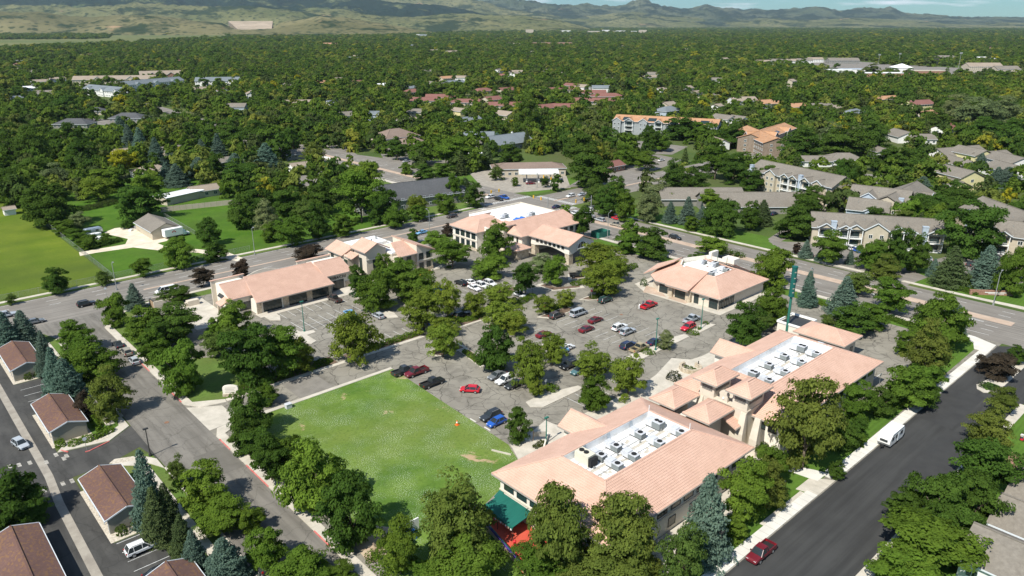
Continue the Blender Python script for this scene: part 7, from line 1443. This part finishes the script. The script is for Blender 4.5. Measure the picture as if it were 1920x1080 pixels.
# fountain planter and garden walls
fp = thing('round_planter','round stone planter ring with a dark statue in the entrance plaza','planter',(134.9,87.4,.13)); n = 18
for k in range(n-3):
    a0,a1 = 2*math.pi*k/n+1.2, 2*math.pi*(k+.93)/n+1.2; mb = MB(); mb.prism([(2.6*math.cos(a0),2.6*math.sin(a0)),(2.6*math.cos(a1),2.6*math.sin(a1)),(2.0*math.cos(a1),2.0*math.sin(a1)),(2.0*math.cos(a0),2.0*math.sin(a0))],0,.9); mb.build('stone_block', M['stone'], fp)
mb = MB(); mb.cyl(2.2,-.6,0,.6,.2,n=8); mb.cyl(2.2,-.6,.6,1.3,.22,.1,8); mb.cyl(2.2,-.6,1.3,1.6,.14,.1,8); one('statue','small dark statue beside the round stone planter','statue',mb,M['dtrim'],(134.9,87.4,.13))
w2 = MB(); w2.bar((84.6,84.6,.5),(90,88.6,.5),.25,.9); one('garden_wall','low cream garden wall beside the big building','wall',w2,M['stucco_w']); w3 = MB(); w3.bar((78.6,92.0,.15),(80.2,88.4,.15),.2,.3); one('garden_wall','low wall where the walk meets the clover field','wall',w3,M['concrete'])
for i in range(4): mb = MB(); mb.box(-.9,-.09,0,.9,.09,.14); c = P([880,897,918,1][min(i,3)],[781,790,806,1][min(i,3)]) if i<3 else None; 
mb = MB(); mb.box(-.9,-.09,0,.9,.09,.14); wsme = mb
for i,(x,y) in enumerate(((887,789),(914,805),(1023,727))): p = P(x,y); one('wheel_stop','concrete wheel stop at the field edge, '+['upper','lower','by the island'][i],'wheel stop',wsme,M['concrete_new'],(p.x,p.y,.05),R(90 if i<2 else 0))
p = P(692,1008); 
p = P(775,1000,1); gs = thing('bin_shelter','white framed bin shelter with blue bins beside the bare earth','shelter',(p.x,p.y,0)); mb = MB(); mb.box(-2,-1.5,0,-1.8,1.5,2.2); mb.box(-2,1.3,0,2,1.5,2.2); mb.build('wall', M['white'], gs); mb = MB(); mb.box(-.8,-.4,0,.4,.6,1.4); mb.build('bin', M['bluet'], gs)
p = P(1012,818,1); bk = thing('notice_board','grey roofed notice board on two posts beside the big building','notice board',(p.x,p.y,.1),R(-40)); mb = MB(); mb.box(-1.2,-.1,.9,1.2,.1,1.9); mb.build('panel', M['gutter'], bk)
for s in (-1.25,1.25): mb = MB(); mb.box(s-.07,-.1,0,s+.07,.1,2.3); mb.build('post', M['wood'], bk)
p = P(1446,560,2.4); um = thing('parasol','bright blue parasol behind the restaurant','parasol',(p.x,p.y,0)); mb = MB(); mb.cyl(0,0,0,2.4,.04,n=6); mb.build('pole', M['greyp'], um); mb = MB(); mb.cyl(0,0,2.1,2.5,1.5,.1,8); mb.build('canopy', M['cyan'], um)
# chain-link fences: posts, rails and a wire lattice
def chain(label, pts, h=1.8):
    t = thing('chain_link_fence', label, 'fence', (pts[0][0],pts[0][1],0)); o = Vector((pts[0][0],pts[0][1],0)); wv = []; wf = []
    for a,b in zip(pts[:-1],pts[1:]):
        a = Vector((*a,0))-o; b = Vector((*b,0))-o; L = (b-a).length; d = (b-a)/L; n = max(1,int(L/5)); nn = Vector((-d.y,d.x,0))*.012
        for k in range(n+1): q = MB(); c = a+d*(L*k/n); q.cyl(c.x,c.y,0,h+.1,.035,n=5); q.build('post', M['greyp'], t)
        q = MB(); q.bar(a+Vector((0,0,h)),b+Vector((0,0,h)),.05); q.build('rail', M['greyp'], t)
        for s in (1,-1):
            k = -h
            while k < L:
                x0,x1 = max(k,0),min(k+h,L); z0 = (x0-k) if s>0 else h-(x0-k); z1 = (x1-k) if s>0 else h-(x1-k)
                i = len(wv); w_ = .014
                wv += [a+d*x0+Vector((0,0,z0-w_)),a+d*x1+Vector((0,0,z1-w_)),a+d*x1+Vector((0,0,z1+w_)),a+d*x0+Vector((0,0,z0+w_))]; wf.append((i,i+1,i+2,i+3)); k += .22
    put('wire_mesh', mesh_np('wire_mesh', np.array([tuple(v) for v in wv]), np.array(wf), [M['greyp']]), t, 'stuff')
chain('chain-link fence between the meadow and the farm yard', [(56.4,247),(56.5,340)]); chain('chain-link fence along the avenue pavement by the farm', [(-60,246.9),(56.4,246.9),(84,247.2),(101,247.4)]); chain('chain-link fence behind the farm garage', [tuple(P(308,407))[:2],tuple(P(368,442))[:2]])
for i,(a,b) in enumerate((((302,398),(452,382)),((375,372),(450,356)))):
    a = P(*a); b = P(*b); t = thing('board_fence',['long tan board fence across the farm grass','shorter tan board fence behind the long one'][i],'fence',(a.x,a.y,0)); d = (b-a); n = int(d.length/2.4)
    for k in range(n): q = MB(); q.bar(d*(k/n)+Vector((0,0,1.1)),d*((k+.97)/n)+Vector((0,0,1.1)),.08,2.2); q.build('panel', M['wood'] if False else M['tan_wall'], t)
for i,(a,b) in enumerate((((545,283),(620,300)),((1085,243),(960,238)))):
    a = P(*a); b = P(*b); d = b-a; t = thing('board_fence',['white paling fence by the side road','brown fence behind the slate-roofed hall'][i],'fence',(a.x,a.y,0)); n = int(d.length/2.4)
    for k in range(n): q = MB(); q.bar(d*(k/n)+Vector((0,0,.8)),d*((k+.95)/n)+Vector((0,0,.8)),.08,1.5); q.build('panel', M[['white','brick_wall'][i]], t)
# stadium light masts and scoreboard
for i,(x,y,h) in enumerate(((1797,128,26),(1685,118,18),(1647,118,16))):
    p = P(x,y); t = thing('floodlight_mast','tall floodlight mast at the school field, '+['tallest at the right','middle','left'][i],'floodlight',(p.x,p.y,0),R(-42)); mb = MB(); mb.cyl(0,0,0,h,.4,.25,6); mb.build('mast', M['greyp'], t); mb = MB(); mb.box(-2.5,-.3,h-1.5,2.5,.3,h+1); mb.build('lamp_bank', M['greyp'], t)
p = P(1752,124); mb = MB(); mb.box(-6,-.5,5,6,.5,14); mb.box(-5,-.4,0,-4,.4,5); mb.box(4,-.4,0,5,.4,5); one('scoreboard','dark scoreboard beside the school field','scoreboard',mb,M['dtrim'],(p.x,p.y,0),R(-42))

# ---------------------------------------------------------------- people
def person(px, py, ang, label, bend, shirt, trousers):
    p = P(px,py); t = thing('person', label, 'person', (p.x,p.y,0.03), R(ang))
    J = {'pel':(0,0,.93),'sp':(.10*bend,0,1.15),'ch':(.28*bend,0,1.36-.08*bend),'nk':(.38*bend,0,1.50-.13*bend),'hd':(.44*bend+.02,0,1.63-.15*bend),'ht':(.46*bend+.02,0,1.74-.16*bend)}
    for s,n in ((1,'l'),(-1,'r')):
        J['hp'+n]=(0,.10*s,.90); J['kn'+n]=(.06*s+.02,.12*s,.50); J['an'+n]=(.04*s-.04,.13*s,.09); J['to'+n]=(.04*s+.14,.14*s,.04)
        J['sh'+n]=(.27*bend,.19*s,1.40-.08*bend); J['el'+n]=(.30*bend+.10,.25*s,1.13-.05*bend); J['wr'+n]=(.34*bend+.32,.20*s,1.02); J['ha'+n]=(.34*bend+.42,.19*s,1.01)
    rad = {'pel':.15,'sp':.14,'ch':.16,'nk':.055,'hd':.10,'ht':.07,'hp':.10,'kn':.06,'an':.045,'to':.04,'sh':.06,'el':.045,'wr':.03,'ha':.035}
    ed = [('pel','sp'),('sp','ch'),('ch','nk'),('nk','hd'),('hd','ht')]
    for n in 'lr': ed += [('pel','hp'+n),('hp'+n,'kn'+n),('kn'+n,'an'+n),('an'+n,'to'+n),('ch','sh'+n),('sh'+n,'el'+n),('el'+n,'wr'+n),('wr'+n,'ha'+n)]
    ks = list(J); vs_ = [J[k] for k in ks]; es = [(ks.index(a),ks.index(b)) for a,b in ed]; rd = [rad[k if k in rad else k[:-1]] for k in ks]
    for s,n in ((1,'l'),(-1,'r')):
        w = Vector(J['ha'+n])
        for k in range(5):
            a = len(vs_); L = (.07,.085,.09,.08,.065)[k]; oy = (-.04*s,-.02,0,.02,.035)[k] if k else -.035*s
            vs_ += [tuple(w+Vector((.05,oy,-.005))),tuple(w+Vector((.05+L,oy*1.2,-.03)))]; rd += [.011,.009]; es += [(ks.index('ha'+n),a),(a,a+1)]
    me = bpy.data.meshes.new('body'); me.from_pydata(vs_, es, []); o = bpy.data.objects.new('body', me); C.objects.link(o); o.parent = t
    md = o.modifiers.new('skin','SKIN'); o.modifiers.new('smooth','SUBSURF').levels = 1; o.modifiers['smooth'].render_levels = 1
    sv = me.skin_vertices[0].data
    for i,r in enumerate(rd): sv[i].radius = (r,r); sv[i].use_root = (i == 0)
    me.materials.append(M['skin'])
    mb = loft([(0,0,0)],0) if False else MB(); 
    def tube(nm, chain_, m_, sc):
        b = MB()
        for (k1,k2) in chain_:
            a_, c_ = Vector(J[k1]), Vector(J[k2]); r1 = rad[k1 if k1 in rad else k1[:-1]]*sc; r2 = rad[k2 if k2 in rad else k2[:-1]]*sc; d = (c_-a_).normalized(); u = d.orthogonal().normalized(); v = d.cross(u); n = 8
            b.add([a_+(u*math.cos(6.283*i/n)+v*math.sin(6.283*i/n))*r1 for i in range(n)]+[c_+(u*math.cos(6.283*i/n)+v*math.sin(6.283*i/n))*r2 for i in range(n)],[(i,(i+1)%n,n+(i+1)%n,n+i) for i in range(n)]+[tuple(range(n))[::-1],tuple(range(n,2*n))])
        b.build(nm, m_, t)
    tube('shirt', [('pel','sp'),('sp','ch'),('ch','shl'),('ch','shr'),('shl','ell'),('shr','elr')], shirt, 1.2); tube('trousers', [('pel','hpl'),('pel','hpr'),('hpl','knl'),('knl','anl'),('hpr','knr'),('knr','anr')], trousers, 1.25)
    h = Vector(J['hd']); b = MB(); b.cyl(h.x-.015,h.y,h.z+.02,h.z+.15,.115,.06,10); b.build('hair', M['hair'], t)
    b = MB(); b.add([h+Vector((.095,-.015,-.02)),h+Vector((.095,.015,-.02)),h+Vector((.095,0,.03)),h+Vector((.125,0,-.015))],[(0,1,3),(1,2,3),(2,0,3)]); b.build('nose', M['skin'], t)
    for s in (-1,1): b = MB(); b.box(h.x+.085,s*.035-.012,h.z+.02,h.x+.1,s*.035+.012,h.z+.035); b.build('eye', M['black'], t)
    return t
person(1205,575,10,'person in dark blue leaning over the tailgate of the red pickup',.9,M['denim'],M['denim']); person(1198,580,0,'person in a white shirt stooping behind the red pickup',1.0,M['shirt'],M['shirt']); person(1914,826,200,'person in a white top mowing the lawn at the right edge',.3,M['shirt'],M['denim'])
p = P(1913,829); mw = thing('lawn_mower','small red lawn mower beside the person at the right edge','lawn mower',(p.x+.9,p.y,.04)); mb = MB(); mb.box(-.35,-.25,.12,.35,.25,.35); mb.build('deck', M['red'], mw); wheels(mw,(-.3,.3),.27,.1)

# ---------------------------------------------------------------- the wooded town: points for trees that are not placed by hand
fg = np.random.default_rng(99)
def inpoly(px, py, poly):
    ins = np.zeros(len(px), bool); n = len(poly)
    for i in range(n):
        x1,y1 = poly[i]; x2,y2 = poly[(i+1)%n]
        if y1 == y2: continue
        ins ^= ((y1>py)!=(y2>py))&(px < (x2-x1)*(py-y1)/(y2-y1)+x1)
    return ins
def sample(r0, r1, s):
    n = int(math.radians(84)/2*(r1*r1-r0*r0)/(s*s)); r = np.sqrt(fg.uniform(r0*r0,r1*r1,n)); a = math.radians(90+YAW)+fg.uniform(-.733,.733,n)
    return np.stack([r*np.cos(a), r*np.sin(a)],1)
pts = np.concatenate([sample(150,700,8.6), sample(700,1500,10.5), sample(1500,3200,17), sample(3200,6500,30), sample(6500,13500,52)])
size = np.concatenate([np.full(int(math.radians(84)/2*(b*b-a*a)/(s*s)), q) for a,b,s,q in ((150,700,8.6,0.95),(700,1500,10.5,1.08),(1500,3200,17,1.5),(3200,6500,30,2.3),(6500,13500,52,3.6))])
X = pts[:,0]*_u[0]-pts[:,1]*_u[1]; Y = pts[:,0]*_u[1]+pts[:,1]*_u[0]
zc = Y*math.cos(PITCH)+H_CAM*math.sin(PITCH); PX = 960+FPX*X/zc; PY = 540+FPX*(-Y*math.sin(PITCH)+H_CAM*math.cos(PITCH))/zc
keep = np.ones(len(pts), bool); wx, wy = pts[:,0], pts[:,1]
keep &= ~((wx > -400)&(wx < 236)&(wy > -200)&(wy < 247)); keep &= ~((wx > 200)&(wx < 237)&(wy < 430)); keep &= ~((wy > 216)&(wy < 243.5)&(wx < 560)); keep &= ~((wx > 56)&(wx < 150)&(wy > 246)&(wy < 262))
keep &= ~((wx>203)&(wx<262)&(wy<206))
NOT = [[(-400,560),(0,395),(85,398),(150,440),(380,530),(0,640)],[(85,398),(250,350),(310,400),(470,370),(560,440),(430,520),(170,520),(150,470)],
 [(580,258),(700,335),(860,350),(900,372),(860,395),(640,440),(560,440),(640,415),(830,375),(700,345),(610,300)],[(250,190),(330,203),(440,238),(400,248),(300,215)],[(80,255),(150,228),(330,218),(335,232),(110,268)],
 [(865,325),(1090,322),(1080,352),(980,365),(900,352)],[(1060,352),(1120,335),(1240,288),(1290,300),(1200,335),(1120,375)],[(1100,262),(1180,255),(1300,272),(1300,300),(1200,292)],[(-700,112),(0,92),(140,86),(270,80),(360,74),(425,73),(425,66),(210,66),(205,72),(150,74),(-700,76),(-700,60),(430,58),(430,70),(520,70),(700,68),(830,62),(960,60),(960,40),(-700,40)],
 [(1490,112),(1560,108),(1640,118),(1660,122),(1920,132),(1920,146),(1760,146),(1640,140),(1520,132)],[(1440,452),(1470,470),(1540,495),(1600,510),(1700,535),(1740,520),(1640,480),(1530,455)],[(1740,520),(1820,470),(1920,480),(1920,640),(1560,520)],
 [(700,330),(830,345),(850,395),(700,400)],[(930,290),(1050,298),(1060,345),(930,335)],[(1560,372),(1585,392),(1540,415),(1500,410)],
 [(1610,325),(1700,335),(1690,352),(1620,348)],[(1240,345),(1480,350),(1500,405),(1400,420),(1240,385)],[(-10,560),(60,545),(400,480),(900,400),(900,372),(300,505),(-10,575)]]
NOT = [n for i,n in enumerate(NOT)]
for n in NOT: keep &= ~inpoly(PX, PY, n)
dist = np.hypot(wx, wy); ht = fg.uniform(7.5,13.5,len(pts))*(1+0.25*(fg.random(len(pts))>.93)); top_shift = FPX*ht/np.maximum(zc,1)
drop = fg.random(len(pts))
for hx, hy, hw_, hd, X_, Y_, L_ in HOUSES:
    near = (np.abs(wx-X_) < L_*.5+4.5)&(np.abs(wy-Y_) < L_*.5+4.5)&(np.hypot(wx-X_,wy-Y_) < L_*.5+4.5); keep &= ~near
    front = (np.abs(PX-hx) < hw_*0.95)&(PY > hy)&(PY-top_shift < hy+1)&(dist < hd)&(drop < .84); keep &= ~front
# keep clear of the trees placed by hand
T = np.array([(t[0],t[1],t[2]) for t in TREES])
for x,y,w in T: keep &= ~(((wx-x)**2+(wy-y)**2) < (w*.5+2.5)**2)
pts = pts[keep]; size = size[keep]; ht = ht[keep]; PX = PX[keep]; PY = PY[keep]; dist = dist[keep]
# the nearest ones in view become trees of their own
inview = (PX > -10)&(PX < 1930)&(PY < 1085); order = np.argsort(np.where(inview, dist, 1e9)); n_own = max(0, 330-len(TREES))
LM = [(283,315,'by the pale brown-roofed ranch house'),(120,330,'in the woods left of the ranch houses'),(60,260,'in the woods at the left edge'),(420,300,'among the ranch-house spruces'),(580,290,'near the white-fenced side road'),(540,390,'in the thicket beside the farm'),(768,357,'near the charcoal-roofed church'),(740,251,'near the tan-roofed two-storey office'),(945,262,'near the slate-roofed hall'),(1000,308,'behind the filling station shop'),(1142,306,'by the small maroon-roofed building'),(1230,220,'below the long orange-roofed flats'),(1430,250,'near the stone-walled orange-roofed flats'),(1490,320,'around the three-storey flats'),(1650,440,'by the long two-storey block'),(1418,374,'near the carport block'),(1800,330,'among the right-hand cottages'),(1860,430,'by the right-edge apartments'),(1330,330,'along the avenue across from the filling station'),(1750,560,'on the lawn by the brick sign'),(1620,280,'among the cottages behind the flats'),(242,240,'beside the striped field'),(880,240,'in the band behind the office park')]
own = order[:n_own]; rows = {}
for i in own:
    lm = min(range(len(LM)), key=lambda k: (LM[k][0]-PX[i])**2+((LM[k][1]-PY[i])*2.2)**2); rows.setdefault(lm, []).append(i)
for lm, ids in rows.items():
    ids.sort(key=lambda i: PX[i]); cnt = {}; ks = [str(fg.choice(list('dkkbdkcogsqd'))) for _ in ids]; seen = {}
    for k in ks: cnt[k] = cnt.get(k,0)+1
    for i,k in zip(ids,ks):
        seen[k] = seen.get(k,0)+1; w = KIND[k][3]; lab = '%s %s'%(w,LM[lm][2]) if cnt[k] == 1 else '%s %s, %s from the left'%(w,LM[lm][2],ORD[seen[k]])
        W_ = ht[i]*({'s':.52,'g':.5}.get(k) or fg.uniform(.82,1.1)); add_tree(pts[i,0],pts[i,1],W_,ht[i]*(1-KIND[k][2]),ht[i],k,lab,'trees '+LM[lm][2])
rest = np.ones(len(pts), bool); rest[own] = False
pts = pts[rest]; size = size[rest]; ht = ht[rest]
# all the others: one forest, instanced from low crowns
LOW = [crown_mesh('low_crown',201+i,30,24,0.095,['round','round','tall','flat'][i],M['leaf_far']) for i in range(4)]+[spruce_mesh('low_spruce',221,11,0.10,M['leaf_far'],1.0,5)]
col2 = bpy.data.collections.new('forest_crown_shapes'); protos = []
for me in LOW: o = bpy.data.objects.new('low_crown_shape', me); col2.objects.link(o); protos.append(o)
fm = bpy.data.meshes.new('forest_points'); fm.vertices.add(len(pts)); co = np.column_stack([pts, np.zeros(len(pts))]).astype(np.float32); fm.vertices.foreach_set('co', co.ravel())
kk = fg.choice(5, len(pts), p=[.34,.3,.16,.12,.08]); at = fm.attributes.new('shape','INT','POINT'); at.data.foreach_set('value', kk.astype(np.int32))
hh = ht*(0.80+0.18*size); vr = fg.uniform(.68,1.32,len(pts)); hh = hh*(0.35+0.65*vr); ww = ht*size*vr*fg.uniform(.9,1.1,len(pts)); ww = np.where(kk == 4, ww*.55, ww)
sc = np.column_stack([ww,ww,hh]).astype(np.float32); at = fm.attributes.new('size','FLOAT_VECTOR','POINT'); at.data.foreach_set('vector', sc.ravel())
fm.update(); fo = bpy.data.objects.new('wooded_town_canopy', fm); C.objects.link(fo); fo['kind'] = 'stuff'; fo['label'] = 'dense green canopy of the wooded town reaching to the hills'; fo['category'] = 'trees'
ng = bpy.data.node_groups.new('canopy','GeometryNodeTree'); ng.interface.new_socket('Geometry',in_out='INPUT',socket_type='NodeSocketGeometry'); ng.interface.new_socket('Geometry',in_out='OUTPUT',socket_type='NodeSocketGeometry')
gi = ng.nodes.new('NodeGroupInput'); go = ng.nodes.new('NodeGroupOutput'); jn = ng.nodes.new('GeometryNodeJoinGeometry')
a1 = ng.nodes.new('GeometryNodeInputNamedAttribute'); a1.data_type = 'INT'; a1.inputs[0].default_value = 'shape'; a2 = ng.nodes.new('GeometryNodeInputNamedAttribute'); a2.data_type = 'FLOAT_VECTOR'; a2.inputs[0].default_value = 'size'
rv = ng.nodes.new('FunctionNodeRandomValue'); rv.data_type = 'FLOAT_VECTOR'; rv.inputs[0].default_value = (0,0,0); rv.inputs[1].default_value = (0,0,6.28)
for i,o in enumerate(protos):
    oi = ng.nodes.new('GeometryNodeObjectInfo'); oi.inputs[0].default_value = o; oi.inputs[1].default_value = True; eq = ng.nodes.new('FunctionNodeCompare'); eq.data_type = 'INT'; eq.operation = 'EQUAL'
    ng.links.new([s for s in a1.outputs if s.enabled][0], eq.inputs[2]); eq.inputs[3].default_value = i
    ip = ng.nodes.new('GeometryNodeInstanceOnPoints'); ng.links.new(gi.outputs[0], ip.inputs['Points']); ng.links.new(eq.outputs[0], ip.inputs['Selection']); ng.links.new(oi.outputs['Geometry'], ip.inputs['Instance'])
    ng.links.new([s for s in a2.outputs if s.enabled][0], ip.inputs['Scale']); ng.links.new(rv.outputs[0], ip.inputs['Rotation']); ng.links.new(ip.outputs[0], jn.inputs[0])
ng.links.new(jn.outputs[0], go.inputs[0]); md = fo.modifiers.new('canopy','NODES'); md.node_group = ng
print('trees', len(TREES), 'canopy', len(pts), 'things', len(ALL))

# ---------------------------------------------------------------- haze
hz = MB(); hz.box(-21500,-21500,-12,21500,21500,1500); hm = bpy.data.materials.new('haze'); hm.use_nodes = True; hn = hm.node_tree; hn.nodes.clear()
ho = hn.nodes.new('ShaderNodeOutputMaterial'); hv = hn.nodes.new('ShaderNodeVolumePrincipled'); hv.inputs['Color'].default_value = (0.72,0.88,1.0,1); hv.inputs['Density'].default_value = 2.4e-5; hv.inputs['Anisotropy'].default_value = 0.2
hn.links.new(hv.outputs[0], ho.inputs['Volume']); h_ = hz.build('haze', hm, None, 'stuff')
